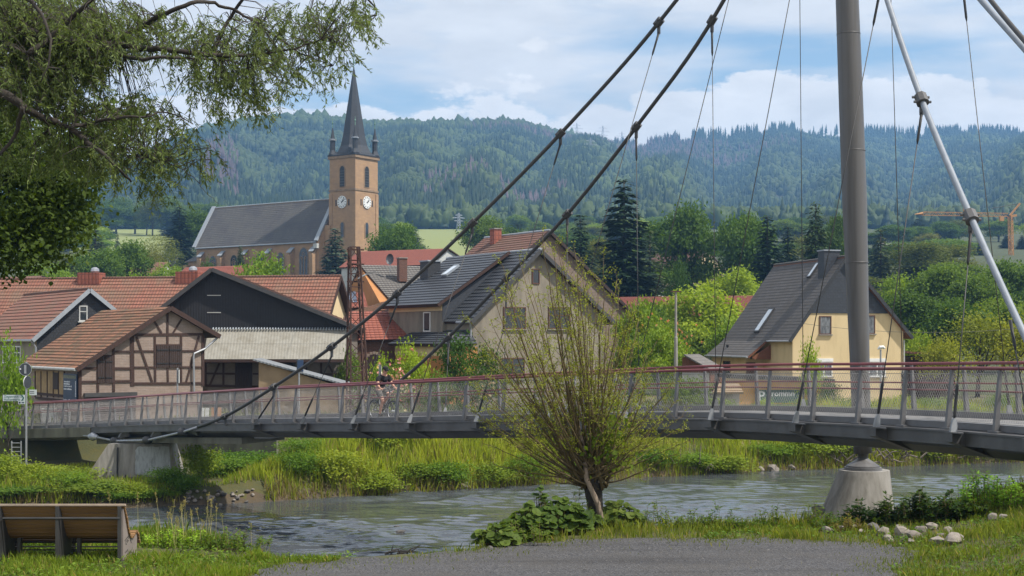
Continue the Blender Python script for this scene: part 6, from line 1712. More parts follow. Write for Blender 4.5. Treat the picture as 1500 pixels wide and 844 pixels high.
mb=MB(); mb.box(-BL-.01,.04,-.03,.03,.902,.93); mb.build('top_slat',M['bench_edge'],bn_)
def side_plate(x,th,name,mat):
    pts=[(.0,.0),(.0,.0)]
    up=[(y-.0,z-.022) for y,z in prof]
    poly=[(-.02,0.0),(-.02,.5),(-.012,.86)]+[(y+.015,z-.03) for y,z in prof[1:16]]+[(.72,0.0)]
    mb=MB().prism([(x,y,z) for y,z in poly],(th,0,0)); return mb.build(name,M[mat],bn_)
pl_=side_plate(-.02,.03,'end_panel','bench_panel')
side_plate(-.95,.02,'support_plate','bench_steel'); side_plate(-1.82,.02,'support_plate','bench_steel')
for x in (-.035,-.96,-1.83): MB().box(x-.03,x+.02,-.055,-.021,-.05,.9).build('back_post',M['bench_steel'],bn_)
MB().tube([(-BL+.1,-.045,.71),(-.03,-.045,.71)],.02,8).build('back_bar',M['bench_steel'],bn_)
for (x,y) in ((-.95,.62),(-1.78,.62),(-.76,.3),(-1.66,.3)): MB().box(x-.02,x+.03,y,y+.09,-.05,.34).build('leg',M['bench_steel'],bn_)
mb=MB()
for z in (.12,.17,.24): mb.tube([(-BL+.05,.5+z*.3,z),(-.02,.5+z*.3,z)],.012,5)
mb.build('under_rod',M['bench_steel'],bn_)
# perforated dots in the end panel
mb=MB(); rg=random.Random(9)
pat=[(.08,.34),(.12,.35),(.16,.36),(.2,.37),(.24,.375),(.28,.385),(.12,.31),(.18,.32),(.22,.33),(.28,.35),(.12,.28),(.26,.31),(.2,.3),(.16,.27),(.09,.15),(.14,.155),(.18,.16),(.22,.17),(.1,.07),(.22,.1),(.25,.11),(.36,.33),(.38,.3),(.4,.28),(.42,.26),(.44,.1),(.4,.1)]
for y,z in pat: mb.box(.0105,.0125,y-.011,y+.011,z-.011,z+.011)
mb.build('perforation',M['black'],pl_)

# ------------------------------------------------------------------ young multi-stemmed willow in the middle
def young_willow():
    global nrg
    nrg=np.random.default_rng(55); rg=random.Random(55)
    b=ground_hit(868,772); d=b.y
    r=empty('young_willow',(b.x,b.y,b.z-.05),0,'young multi-stemmed willow with sparse yellow-green leaves on the near bank','tree')
    o=Vector(r.location); k=d/F
    def W(px,py,dy=0): return P(px,py,d)+Vector((0,dy,0))-o
    head=W(868,712); 
    mb=MB(); mb.tube([W(872,778),W(872,745),head,W(866,700)],[.13,.14,.17,.12],9); mb.build('trunk',M['bark_dark'],r,True,False)
    mb=MB(); mb.tube([W(884,780,-.25),W(874,735,-.25),W(858,700,-.2),W(856,660,-.15),W(848,628,-.1)],[.06,.05,.045,.035,.02],7)
    mb.build('pale_stem',M['bark_pale'],r,True,False)
    tips=[(700,560),(690,470),(716,420),(735,385),(760,372),(790,352),(815,362),(838,372),(858,376),(880,390),(905,410),(925,440),(938,480),(958,520),(985,560),(1000,628),(962,600),(715,640),(690,600),(725,500),(745,440),(775,400),(805,420),(828,440),(850,450),(872,430),(895,460),(915,500),(940,560),(755,560),(780,520),(870,520),(900,560),(735,590),(930,640),(960,640),(745,650),(820,380),(765,470),(842,400),(700,520)]
    C=[];D=[];stems=MB();twigs=MB()
    tips=tips+[(868+(x-868)*rg.uniform(.55,1.02)+rg.uniform(-16,16),y+rg.uniform(-6,60)) for x,y in tips]
    tips=tips+[(694,545),(706,505),(718,470),(712,600),(728,625),(704,655),(742,480),(752,610),(735,440),(770,430),(985,585),(972,560),(990,640),(955,500),(968,615),(942,470),(930,445),(912,420),(980,655),(725,560),(760,640),(945,590),(698,575),(722,535),(998,610)]
    for (tx,ty) in tips:
        dy=rg.uniform(-1.6,1.6)
        s=W(868+rg.uniform(-22,22),704+rg.uniform(-14,12),rg.uniform(-.15,.15)); e=W(tx,ty,dy)
        side=(tx-868)/170
        m1=s.lerp(e,.33)+Vector((-(side)*.10*abs(ty-700)*k*.35*-1,0,-.05*abs(side)*2)); m2=s.lerp(e,.68)+Vector((side*.14,0,.10*abs(side)))
        m1=s.lerp(e,.33)+Vector((side*.22,0,-.12*abs(side)))
        pts=[]
        for i in range(13):
            t=i/12; a=s*(1-t)**3+m1*3*t*(1-t)**2+m2*3*t*t*(1-t)+e*t**3
            a=a+Vector((rg.gauss(0,.012),rg.gauss(0,.012),rg.gauss(0,.01))); pts.append(a)
        L=(e-s).length; r0=.008+.0048*L
        stems.tube(pts,[lerp(r0,.0035,(i/12)**.8) for i in range(13)],6)
        # side twigs with leaves
        nt=int(5+L*4.0)
        for q in range(nt):
            f=rg.uniform(.28,1.0); i=min(11,int(f*12)); p=pts[i].lerp(pts[i+1],f*12-i); dr=(pts[i+1]-pts[i]).normalized()
            dv=(dr*rg.uniform(.5,1.1)+Vector((rg.gauss(0,.55),rg.gauss(0,.55),rg.gauss(.1,.35)))).normalized(); ln=rg.uniform(.15,.62)*(1.1-.45*f)
            mid=p+dv*ln*.5+Vector((0,0,.02)); tip=p+dv*ln+Vector((0,0,-.06*ln))
            twigs.tube([p,mid,tip],[.0042,.003,.0015],3,cap=False)
            for w in range(int(5+ln*32)):
                g_=rg.uniform(.25,1); c=p.lerp(mid,g_*2) if g_<.5 else mid.lerp(tip,g_*2-1)
                C.append(tuple(c+Vector((rg.gauss(0,.02),rg.gauss(0,.02),rg.gauss(0,.02))))); D.append(tuple(dv*.7+Vector((rg.gauss(0,.6),rg.gauss(0,.6),rg.gauss(-.1,.5)))))
    stems.build('branches',M['bark_olive'],r,True,False); twigs.build('twigs',M['bark_olive'],r,True,False)
    C=np.array(C);D=np.array(D);n=len(C); V,Fc=leaves(C,D,randdir(n),nrg.uniform(.03,.058,n),nrg.uniform(.012,.021,n))
    col=mixcol((.15,.16,.028),(.33,.32,.06),n); npmesh('leaves',V,Fc,M['leaf_still'],r,col=col)
    # leafy vine clump on the trunk
    n=420; c=np.array(W(885,640))+nrg.normal(size=(n,3))*np.array([.22,.25,.28]); V,Fc=leaves(c,randdir(n)+np.array([0,-.2,-.4]),randdir(n)+np.array([0,-.6,.5]),nrg.uniform(.08,.15,n),nrg.uniform(.06,.1,n))
    npmesh('climbing_leaves',V,Fc,M['leaf'],r,col=mixcol((.05,.09,.015),(.11,.16,.03),n))
young_willow()

# ------------------------------------------------------------------ broad leaved plants at its foot
def bigleaf(px,py,w,h,n,size,label,c1=(.05,.085,.022),c2=(.12,.165,.04),name='broadleaf_plant',group='broad leaved plants on the near bank',up=.2):
    global nrg
    nrg=np.random.default_rng(int(px*3+py*11)); rg=random.Random(int(px*5+py))
    p=ground_hit(px,py); r=empty(name,tuple(p),0,label,'plant',group)
    k=p.y/F; V=[];Fc=[];col=[]; st=MB()
    n=int(n*2.6); size=size*.58
    for i in range(n):
        a=rg.uniform(0,6.28); rr=math.sqrt(rg.uniform(0,1)); x=rr*math.cos(a)*w*k/2; y=rr*math.sin(a)*w*k/3; z=rg.uniform(.35,1.0)*h*k*(1-.55*rr)
        c=Vector((x,y,z)); st.tube([(x*.6,y*.6,0),tuple(c)],[.008,.005],3,cap=False)
        nr=Vector((math.cos(a)*.55*rr+rg.gauss(0,.3),math.sin(a)*.5*rr+rg.gauss(0,.3)-.25,1)).normalized(); s=size*k*rg.uniform(.55,1.15)
        t=nr.orthogonal().normalized(); t=(Matrix.Rotation(rg.uniform(0,6.28),3,nr)@t); b=nr.cross(t)
        m=9; base=len(V)
        V.append(tuple(c-nr*s*.10))
        for j in range(m):
            an=2*math.pi*j/m; q=s*.5*(1-.22*(j==0))*(1+.1*math.cos(3*an))
            V.append(tuple(c+(t*math.cos(an)*1.1+b*math.sin(an))*q+nr*s*(.06*math.cos(2*an)+rg.uniform(-.03,.03))))
        cc=np.asarray(c1)+(np.asarray(c2)-np.asarray(c1))*rg.uniform(0,1)
        for j in range(m): Fc.append((base,base+1+j,base+1+(j+1)%m)); col.append(cc*(1+.12*math.sin(j*2.1)))
    st.build('stalks',M['bark_olive'],r,False,False)
    npmesh('leaves',np.array(V),np.array(Fc),M['grassleaf'],r,col=np.array(col),smooth=True)
bigleaf(728,800,70,40,50,26,'low broad leaved plant left of the young willow, lowest to the left')
bigleaf(775,790,85,56,80,26,'bushy broad leaved plant left of the young willow trunk')
bigleaf(825,781,90,60,90,26,'large leaved butterbur clump at the left foot of the young willow')
bigleaf(905,772,80,44,70,22,'broad leaved plant at the right foot of the young willow')
bigleaf(855,776,60,34,40,20,'small broad leaved plant directly before the willow trunk')
bigleaf(792,786,60,78,50,20,'upright leafy plant at the water behind the broad leaved plants')
def herb(px,py,w,h,n,label,c1,c2,ls=.06,name='herb',group='tall herbs on the near bank',spread=1.0,lw=.4):
    """many upright leafy stems"""
    global nrg
    nrg=np.random.default_rng(int(px*13+py)); rg=random.Random(int(px*17+py))
    p=ground_hit(px,py); r=empty(name,tuple(p),0,label,'plant',group); k=p.y/F; st=MB(); C=[];D=[]
    for i in range(n):
        x=rg.uniform(-.5,.5)*w*k; y=rg.uniform(-.5,.5)*w*k*.6; hh=h*k*rg.uniform(.5,1.0)*(1-.5*abs(x)/(w*k*.5+1e-6)**1); t=Vector((x+rg.gauss(0,.06)*spread,y+rg.gauss(0,.06)*spread,hh))
        st.tube([(x,y,-.05),tuple(t)],[.006,.003],3,cap=False)
        for q in range(int(12+hh*26)):
            f=rg.uniform(.12,1); a=rg.uniform(0,6.28); c=Vector((x,y,0)).lerp(t,f); C.append(tuple(c)); D.append((math.cos(a),math.sin(a),rg.uniform(-.3,.7)))
    st.build('stems',M['bark_olive'],r,False,False); C=np.array(C);D=np.array(D);m=len(C)
    V,Fc=leaves(C,D,np.tile([0,0,1.],(m,1))+randdir(m)*.5,nrg.uniform(.7,1.4,m)*ls,nrg.uniform(.7,1.3,m)*ls*lw,.1)
    npmesh('foliage',V,Fc,M['grassleaf'],r,col=mixcol(c1,c2,m))
LG=((.13,.24,.03),(.28,.42,.06)); DG=((.02,.042,.014),(.05,.085,.022)); MG=((.06,.11,.02),(.13,.18,.035))
herb(1438,752,66,78,60,'bright green leafy herb bush near the right edge, the taller one',*LG,ls=.085)
herb(1486,748,46,52,40,'bright green leafy herb bush at the right edge beside a taller one',*LG,ls=.08)
for i,(x,y,w,h) in enumerate(((1262,772,60,44),(1305,770,60,48),(1345,766,60,58),(1385,764,60,50),(1420,760,50,30))):
    herb(x,y,w,h,38,['dark nettle clump just right of the concrete pylon block','second dark nettle clump right of the pylon block','dark nettle clump with the tallest spike right of the pylon','dark nettle clump above the pale rocks','low dark nettle clump beside the bright green herb'][i],*DG,ls=.1,lw=.5)
herb(1352,764,10,72,5,'tall dark nettle spike rising above its neighbours right of the pylon',*DG,ls=.1,lw=.6)
for i,(x,y,w,h) in enumerate(((1052,774,50,44),(1128,772,46,40),(1190,772,40,50),(960,772,50,46),(1015,774,60,28),(1085,776,60,24),(1225,776,60,30))):
    herb(x,y,w,h,14 if h>35 else 30,f'{ordw[i]} thin leafy herb from the left along the verge between willow and pylon' if False else ['thin airy herb in the middle of the verge','thin airy herb left of the pylon block','leafy herb right beside the pylon block','airy herb right of the young willow','low herbs right of the willow near the water','low herbs in the middle of the grass verge','low herbs in front of the pylon block'][i],*MG,ls=.07)
herb(1195,766,30,30,14,'dark weeds growing at the left foot of the pylon block',*DG,ls=.08)
herb(1245,780,50,30,30,'reddish green weeds before the pylon block',(.12,.09,.03),(.18,.16,.04),ls=.06)
herb(762,797,90,50,26,'wispy weeds growing among the broad leaved plants',*MG,ls=.07)
herb(845,776,60,62,20,'tall wispy weeds before the young willow trunk',*MG,ls=.07)
herb(330,806,120,34,60,'leafy green weeds in the grass at the left water edge',*MG,ls=.07)
herb(255,800,100,30,50,'green weeds right of the bench end',*LG,ls=.07)
# overgrown left bank between bench and pier
for i,(x,y,w,h,c,lb) in enumerate(((20,772,90,118,MG,'leafy tall weeds at the left edge behind the bench'),(100,772,100,40,LG,'low fresh green weeds behind the bench'),(60,775,80,70,((.16,.16,.05),(.3,.27,.1)),'yellowish tall weeds behind the bench'))):
    pass

# ------------------------------------------------------------------ rocks
def rock(p,s,mat,label,group,name='rock',flat=.6):
    import bmesh
    bm=bmesh.new(); bmesh.ops.create_icosphere(bm,subdivisions=2,radius=1); rg=random.Random(int(p.x*1000+p.y*77))
    ph=[rg.uniform(0,6) for _ in range(6)]
    for v in bm.verts:
        c=v.co; f=1+.22*math.sin(2.3*c.x+ph[0])*math.sin(2.1*c.y+ph[1])+.16*math.sin(3.7*c.z+ph[2]+c.x*2)+rg.uniform(-.06,.06)
        v.co=Vector((c.x*f*s*rg.uniform(.98,1.02),c.y*f*s*.85,c.z*f*s*flat))
    # chisel
    for _ in range(4):
        n=Vector((rg.gauss(0,1),rg.gauss(0,1),rg.gauss(.3,.6))).normalized(); dd=s*rg.uniform(.55,.8)
        for v in bm.verts:
            e=v.co.dot(n)-dd
            if e>0: v.co-=n*e
    me=bpy.data.meshes.new(name); bm.to_mesh(me); bm.free(); me.materials.append(M[mat]); o=bpy.data.objects.new(name,me); link(o); o.location=p; o.rotation_euler=(0,0,rg.uniform(0,6))
    tag(o,label,'rock',group); return o
rg=random.Random(12)
for (x,y,s) in ((1212,781,16),(1232,779,15),(1250,776,13),(1262,783,11),(1278,780,24),(1293,786,22),(1300,793,16),(1322,787,25),(1340,790,20),(1366,776,15),(1374,798,22),(1390,784,17),(1398,795,27),(1318,777,13),(1350,779,14),(1453,762,14),(1470,761,10),(1380,789,12),(1334,797,9)):
    p=ground_hit(x,y); rock(p+Vector((0,0,.05)),s*p.y/F*.66,'rock_dark' if (x,y)==(1278,780) else 'rock','dark grey stone lying among pale rocks at the path end' if (x,y)==(1278,780) else 'pale angular rock half hidden in grass between gravel path and pylon',None if (x,y)==(1278,780) else 'pale rocks beside the gravel path')
for (x,y,s) in ((680,806,13),(700,800,16),(722,795,20),(742,790,18),(718,804,12),(760,790,12)):
    p=ground_hit(x,y); rock(p,s*p.y/F*.55,'rock_dark','dark stone among leaves at the left foot of the willow mound','dark stones at the willow mound')
for i in range(40):
    x=rg.uniform(272,372); q=bank_pt(x,rg.uniform(-.6,.4)); rock(Vector((q[0],q[1],max(g(*q),-.05)+.06)),rg.uniform(.06,.15),'rock' if rg.uniform(0,1)<.8 else 'rock_dark','small riprap stone at the far waterline right of the concrete pier','riprap stones below the pier')
for (x,y,s,fl) in ((584,771.5,12,.3),(586,779,14,.28),(573,771,6,.35),(526,778,6,.4),(662,668,3,.4)):
    d=E*F/(y-HY); rock(Vector(((x-750)/F*d,d,.0)),s*d/F*.6,'rock_dark','dark flat stone breaking the river surface left of the willow','stones in the river',flat=fl)
for (x,y,s) in ((680,713,22),(662,716,12),(1131,686,24),(1115,690,12),(1160,689,14),(1290,683,12)):
    q=bank_pt(x,.1); rock(Vector((q[0],q[1],max(g(*q),0)+.1)),s*q[1]/F*.5,'rock',{680:'flat pale slab at the far waterline left of the willow',1131:'pointed pale boulder at the far waterline left of the pylon block'}.get(x,'pale stone at the far waterline below the bridge'),None if x in (680,1131) else 'pale stones at the far waterline')
p=P(1192,758,32); rock(Vector((p.x,p.y,p.z-.1)),.22,'rock_dark','dark stacked stone at the left foot of the pylon block','dark stones by the pylon block'); rock(Vector((p.x+.1,p.y,p.z+.16)),.2,'rock_dark','dark stacked stone at the left foot of the pylon block','dark stones by the pylon block')
# driftwood
d=E*F/(812-HY); c=Vector(((585-750)/F*d,d,.02)); rg=random.Random(8)
dw=empty('driftwood',tuple(c),0,'snag of broken driftwood lying in the shallow river by the gravel','driftwood')
for i in range(9):
    a=Vector((rg.uniform(-.45,.3),rg.uniform(-.1,.1),0)); MB().tube([a,a+Vector((rg.uniform(.05,.4),rg.uniform(-.1,.1),rg.uniform(.02,.14))),a+Vector((rg.uniform(.2,.7),rg.uniform(-.15,.15),rg.uniform(.0,.3)))],[.035,.025,.01],5).build('branch',M['dead_wood'],dw)
for (x0,n) in ((1230,9),(1290,10),(1330,9),(1010,6),(1390,6)):
    q=bank_pt(x0,.2); o=Vector((q[0],q[1],max(g(*q),0)+.12)); r=empty('dead_branches',tuple(o),0,{1230:'grey dead branches at the far waterline left behind the pylon block',1290:'pale dead branches on the far bank just right of the pylon block',1330:'dead branches hanging over the far water right of the pylon block',1010:'dry brown stalks at the far waterline right of the willow',1390:'bleached dead wood on the far bank below the right end of the bridge'}[x0],'dead branches','dead branches on the far bank'); rg=random.Random(x0)
    for i in range(n):
        a=Vector((rg.uniform(-1,1),rg.uniform(-.3,.3),rg.uniform(0,.4))); b=a+Vector((rg.uniform(-1.4,1.4),rg.uniform(-.5,.1),rg.uniform(-.1,1.0))); MB().tube([a,a.lerp(b,.5)+Vector((0,0,rg.uniform(-.1,.2))),b],[.05,.035,.012],5).build('branch',M['dead_wood'],r)

# ------------------------------------------------------------------ old willow overhanging from the left, and the dark tree beside it
def old_willow():
    global nrg
    nrg=np.random.default_rng(88); rg=random.Random(88)
    D0=20.5; bx=(-330-750)/F*D0
    r=empty('old_willow',(bx,D0,g(bx,D0)-.1),0,'big old willow whose leafy branches hang in from the top left','tree'); o=Vector(r.location)
    def W(px,py,d=D0): return P(px,py,d)-o
    mb=MB(); mb.tube([Vector((0,0,-.2)),Vector((0,0,.4)),W(-320,430),W(-290,250),W(-250,60)],[.75,.55,.48,.4,.25],12); mb.build('trunk',M['bark_dark'],r,True,False)
    limbs=[([(-290,290),(-120,180),(-40,132),(0,135),(35,157),(61,172),(101,187),(128,208),(149,224),(172,246),(192,266)],.125,.02,20.3),
     ([(101,187),(125,182),(160,176),(185,172),(213,171),(248,165),(283,182)],.045,.008,20.2),
     ([(-280,200),(-130,110),(0,50),(60,52),(107,62),(147,66),(173,64),(203,71),(240,72),(293,80),(340,82),(373,80),(420,74),(470,58)],.13,.012,20.8),
     ([(147,66),(165,74),(187,83),(210,87),(240,83),(280,86),(325,88),(372,100)],.06,.01,20.6),
     ([(150,64),(173,57),(208,40),(240,21),(280,5),(307,4),(336,13),(365,27),(395,48),(440,78),(488,96)],.07,.007,21.3),
     ([(40,80),(80,49),(115,16),(133,0),(170,-40)],.06,.03,20.1),
     ([(315,72),(331,35),(355,0),(372,-40)],.045,.03,21.5),
     ([(-250,60),(-100,-20),(100,-60),(300,-70),(470,-40),(540,0),(552,22)],.11,.006,22),
     ([(35,157),(20,200),(-10,240),(-30,280)],.05,.02,19.6),
     ([(61,172),(72,186),(73,200)],.03,.01,20.2),
     ([(-100,-20),(20,-10),(60,20),(75,70),(60,120)],.06,.01,19.5),
     ([(192,232),(225,234),(262,245),(288,264),(302,282),(320,298)],.012,.004,20.6),
     ([(470,58),(500,70),(505,96)],.012,.004,21)]
    P_=[]
    for pts,r0,r1,dd in limbs:
        q=[W(x,y,dd-.4+.25*math.sin(i*1.3)) for i,(x,y) in enumerate(pts)]
        # smooth subdivision
        fine=[]
        for i in range(len(q)-1):
            for k in range(4):
                t=k/4; p0=q[max(0,i-1)];p1=q[i];p2=q[i+1];p3=q[min(len(q)-1,i+2)]
                fine.append(.5*((2*p1)+(p2-p0)*t+(2*p0-5*p1+4*p2-p3)*t*t+(3*p1-p0-3*p2+p3)*t**3)+Vector((rg.gauss(0,.008),0,rg.gauss(0,.008))))
        fine.append(q[-1]); n=len(fine)
        MB().tube(fine,[lerp(r0,r1,i/(n-1))*.7 for i in range(n)],8).build('limb',M['bark_dark'],r,True,False)
        P_+= [tuple(p) for p in fine]
    P_=np.array(P_)
    # foliage blobs: (cx,cy,rx,ry,twigs)
    blobs=[(20,60,110,80,760),(30,10,120,50,520),(90,95,60,40,260),(55,150,70,22,90),(130,50,50,40,180),(10,120,60,30,160),(40,215,60,26,70),(150,30,70,40,150),(240,45,70,40,130),(330,60,75,45,165),(420,45,60,45,140),(480,30,45,35,70),(530,12,26,24,28),
     (390,105,55,30,75),(340,125,40,30,44),(310,105,30,18,26),(275,115,28,18,20),(210,120,30,14,5),(195,155,55,22,84),(240,195,50,30,76),(200,225,50,26,70),(165,205,36,22,60),(235,262,42,18,20),(290,225,28,22,16),(120,160,34,24,44),(470,100,30,16,15),(505,78,16,18,8),(360,150,40,18,18),(300,160,22,20,10),(155,235,30,20,30),(100,215,40,20,40)]
    C=[];D=[];N=[];tw=MB();tone=[]
    for cx,cy,rx,ry,nt in blobs:
        for i in range(nt):
            a=rg.uniform(0,6.28); q=math.sqrt(rg.uniform(0,1)); px=cx+rx*q*math.cos(a); py=cy+ry*q*math.sin(a); d=rg.gauss(21.0,.7)
            s=W(px,py,d); j=int(np.argmin(((P_-np.array(s))**2).sum(1))); near=Vector(P_[j])
            L=rg.uniform(.28,.6); dv=Vector((rg.gauss(.12,.45),rg.gauss(0,.4),-rg.uniform(.25,1.0))).normalized()
            e=s+dv*L
            dist=(near-s).length
            if dist<1.6 and rg.uniform(0,1)<.5: tw.tube([near,near.lerp(s,.5)+Vector((0,0,.06)),s],[.008,.006,.004],3,cap=False)
            tw.tube([s,s.lerp(e,.5)+Vector((dv.x*.03,0,.02)),e],[.004,.003,.0015],3,cap=False)
            tt=rg.uniform(0,1)
            for k in range(rg.randrange(20,30)):
                f=rg.uniform(0,1); p=s.lerp(e,f); ld=(dv*.7+Vector((rg.gauss(0,.6),rg.gauss(0,.6),rg.gauss(-.2,.35))))
                C.append(tuple(p)); D.append(tuple(ld)); tone.append(tt)
    C=np.array(C);D=np.array(D);n=len(C); V,Fc=leaves(C,D,randdir(n),nrg.uniform(.06,.105,n),nrg.uniform(.014,.022,n))
    t=np.clip(np.array(tone)*.5+nrg.uniform(0,.5,n),0,1)[:,None]; col=np.array([.055,.08,.028])*(1-t)+np.array([.18,.22,.095])*t
    tw.build('twigs',M['bark_dark'],r,False,False); npmesh('leaves',V,Fc,M['leaf_still'],r,col=col)
old_willow()
def dark_tree():
    global nrg
    nrg=np.random.default_rng(19); rg=random.Random(19); D0=27; bx=(-60-750)/F*D0
    r=empty('dark_leafy_tree',(bx,D0,g(bx,D0)-.1),0,'dark glossy leaved tree filling the left edge below the willow','tree'); o=Vector(r.location)
    def W(px,py,d=D0): return P(px,py,d)-o
    mb=MB(); mb.tube([Vector((0,0,-.3)),W(-60,500),W(-45,330),W(-30,200)],[.3,.24,.18,.1],9)
    for a in ((-45,330,60,300),(-40,300,20,260),(-35,260,90,330),(-40,280,70,200),(-50,350,30,360)): mb.tube([W(a[0],a[1]),W((a[0]+a[2])/2,(a[1]+a[3])/2-12,D0-.3),W(a[2],a[3],D0-.5)],[.08,.05,.015],6)
    mb.build('trunk',M['bark_dark'],r,True,False)
    C=[];N=[];tone=[]
    blobs=[(0,290,60,70,110),(60,300,48,40,70),(98,296,30,24,34),(20,345,40,34,54),(50,352,36,16,26),(60,220,66,46,80),(110,232,34,26,26),(0,200,50,50,80),(-40,300,60,120,110),(122,322,20,9,12),(100,345,22,9,12),(14,378,26,10,16),(62,372,24,8,12),(160,180,30,24,26),(185,175,20,16,12),(128,268,22,12,12),(85,255,40,18,20),(30,262,40,18,20),(140,205,24,14,14)]
    for cx,cy,rx,ry,nt in blobs:
        for i in range(nt):
            a=rg.uniform(0,6.28); q=math.sqrt(rg.uniform(0,1)); p=W(cx+rx*q*math.cos(a),cy+ry*q*math.sin(a),rg.gauss(D0,.9)); n=rg.randrange(22,32)
            C.append(np.array(p)+nrg.normal(size=(n,3))*.17); tone.append(np.full(n,rg.uniform(0,1)))
    C=np.concatenate(C);tone=np.concatenate(tone);n=len(C); V,Fc=leaves(C,randdir(n)+np.array([0,0,-.5]),randdir(n)*.7+np.array([.2,-.3,.8]),nrg.uniform(.08,.14,n),nrg.uniform(.06,.1,n),.1)
    t=np.clip(tone*.5+nrg.uniform(0,.5,n),0,1)[:,None]; col=np.array([.024,.045,.011])*(1-t)+np.array([.075,.115,.022])*t
    npmesh('crown',V,Fc,M['leaf_still'],r,col=col)
dark_tree()
# ------------------------------------------------------------------ rusty lattice mast by the barn
d=77; b=P(524,600,d); b.z=g(b.x,d)
mt=empty('lattice_mast',tuple(b),R(20),'rusty steel lattice mast with a small lamp standing beside the black barn','mast')
top=P(519,362,d).z-b.z; w0,w1=.52,.24
def cor(f,i):
    w=lerp(w0,w1,f); return Vector(((-w,w,w,-w)[i],(-w,-w,w,w)[i],f*top))+Vector((lerp(0,-.2,f),0,0))
for i in range(4): MB().bar(cor(0,i),cor(1,i),.09,.09).build('leg',M['rust'],mt)
mb=MB(); n=13
for k in range(n):
    f0,f1=k/n,(k+1)/n
    for i in range(4):
        j=(i+1)%4; mb.bar(cor(f0,i),cor(f1,j),.035,.035) if k%2 else mb.bar(cor(f1,i),cor(f0,j),.035,.035); mb.bar(cor(f1,i),cor(f1,j),.03,.03)
mb.build('bracing',M['rust'],mt)
for f in (.9,.985,.8): MB().bar(Vector((-.6,0,f*top)),Vector((.35,0,f*top)),.09,.09).build('cross_arm',M['rust'],mt)
lz=P(545,402,d).z-b.z; la=MB().tube([(0,0,lz-.25),(.35,0,lz-.05),(.6,0,lz+.05)],.045,6).build('lamp_arm',M['galv'],mt)
MB().hexa([(.5,-.1,lz-.02),(1.0,-.12,lz+.1),(1.0,.12,lz+.1),(.5,.1,lz-.02),(.5,-.06,lz+.08),(1.0,-.06,lz+.2),(1.0,.06,lz+.2),(.5,.06,lz+.08)]).build('lamp_head',M['bench_steel'],la)
def wire(a,b,sag,label,r=.012):
    pts=[a.lerp(b,t)-Vector((0,0,sag*4*t*(1-t))) for t in np.linspace(0,1,16)]; o=MB().tube(pts,r,4).build('overhead_wire',M['cable']); tag(o,label,'wire','overhead wires'); return o
wire(P(518,385,d),P(395,400,108),.8,'thin overhead wire running from the lattice mast in front of the church nave')
wire(P(1150,470,95),P(1520,478,95),.6,'thin overhead wire crossing before the yellow house gable')
# concrete pole
b=P(990,600,86); b.z=g(b.x,b.y); h=P(990,428,86).z-b.z
r=empty('utility_pole',tuple(b),0,'slim grey concrete pole with a small cap right of the willow','pole')
MB().lathe([(.14,0),(.11,h*.62),(.08,h*.63),(.07,h)],(0,0,0),10).build('shaft',M['pole'],r); MB().box(-.32,.32,-.1,.1,h,h+.07).build('cap',M['brown_frame'],r)
# street lamp by the yellow house
b=P(1290,600,82); b.z=g(b.x,b.y); h=P(1290,512,82).z-b.z
r=empty('street_lamp',tuple(b),0,'small street lamp with white head just right of the pylon foot','street lamp')
MB().tube([(0,0,0),(0,0,h)],[.07,.05],8).build('post',M['galv'],r); MB().tube([(-.16,0,h+.02),(-.05,0,h+.12),(.15,0,h+.14),(.24,0,h+.06)],[.05,.1,.1,.06],8).build('lamp_head',M['white'],r)
# crane
cd=420; k=cd/F; b=P(1481.5,378,cd); b.z-=4
cr=empty('tower_crane',tuple(b),0,'orange tower crane in front of the wooded hill at the right','crane')
C_=lambda px,py:P(px,py,cd)-Vector(b)
def lattice(a,bb,w,n,name,ch=.22,br=.12):
    a=Vector(a);bb=Vector(bb);t=(bb-a).normalized(); u=t.orthogonal().normalized() if abs(t.z)>.9 else Vector((0,1,0)); v=t.cross(u)
    mb=MB(); cs=[(u*sx+v*sy)*w/2 for sx,sy in ((-1,-1),(1,-1),(1,1),(-1,1))]
    for c in cs: mb.bar(a+c,bb+c,ch,ch)
    for i in range(n):
        p=a.lerp(bb,i/n);q=a.lerp(bb,(i+1)/n)
        for j in range(4): 
            if i%2: mb.bar(p+cs[j],q+cs[(j+1)%4],br,br)
            else: mb.bar(q+cs[j],p+cs[(j+1)%4],br,br)
    return mb.build(name,M['crane'],cr)
lattice(C_(1481.5,392),C_(1480,317),1.0,16,'mast',.2,.1)
lattice(C_(1476,315),C_(1352,313),1.0,30,'jib',.11,.07); MB().tube([C_(1352,313),C_(1340,314)],[.5,.1],4).build('jib_tip',M['crane'],cr)
MB().bar(C_(1479,316),C_(1494,298),.5,.5).build('counter_jib',M['crane'],cr); MB().bar(C_(1480,317),C_(1489,315.5),.7,.7).build('slewing_ring',M['crane'],cr)
MB().bar(C_(1412,313),C_(1411,296),.4,.3).build('jib_post',M['crane'],cr); MB().box(*[x for x in (C_(1467,320).x-.6,C_(1467,320).x+.6,-.6,.6,C_(1467,324).z,C_(1467,317).z)]).build('trolley',M['crane'],cr)
MB().tube([C_(1494,298),C_(1452,305.5)],.09,4).build('stay_rope',M['cable'],cr)
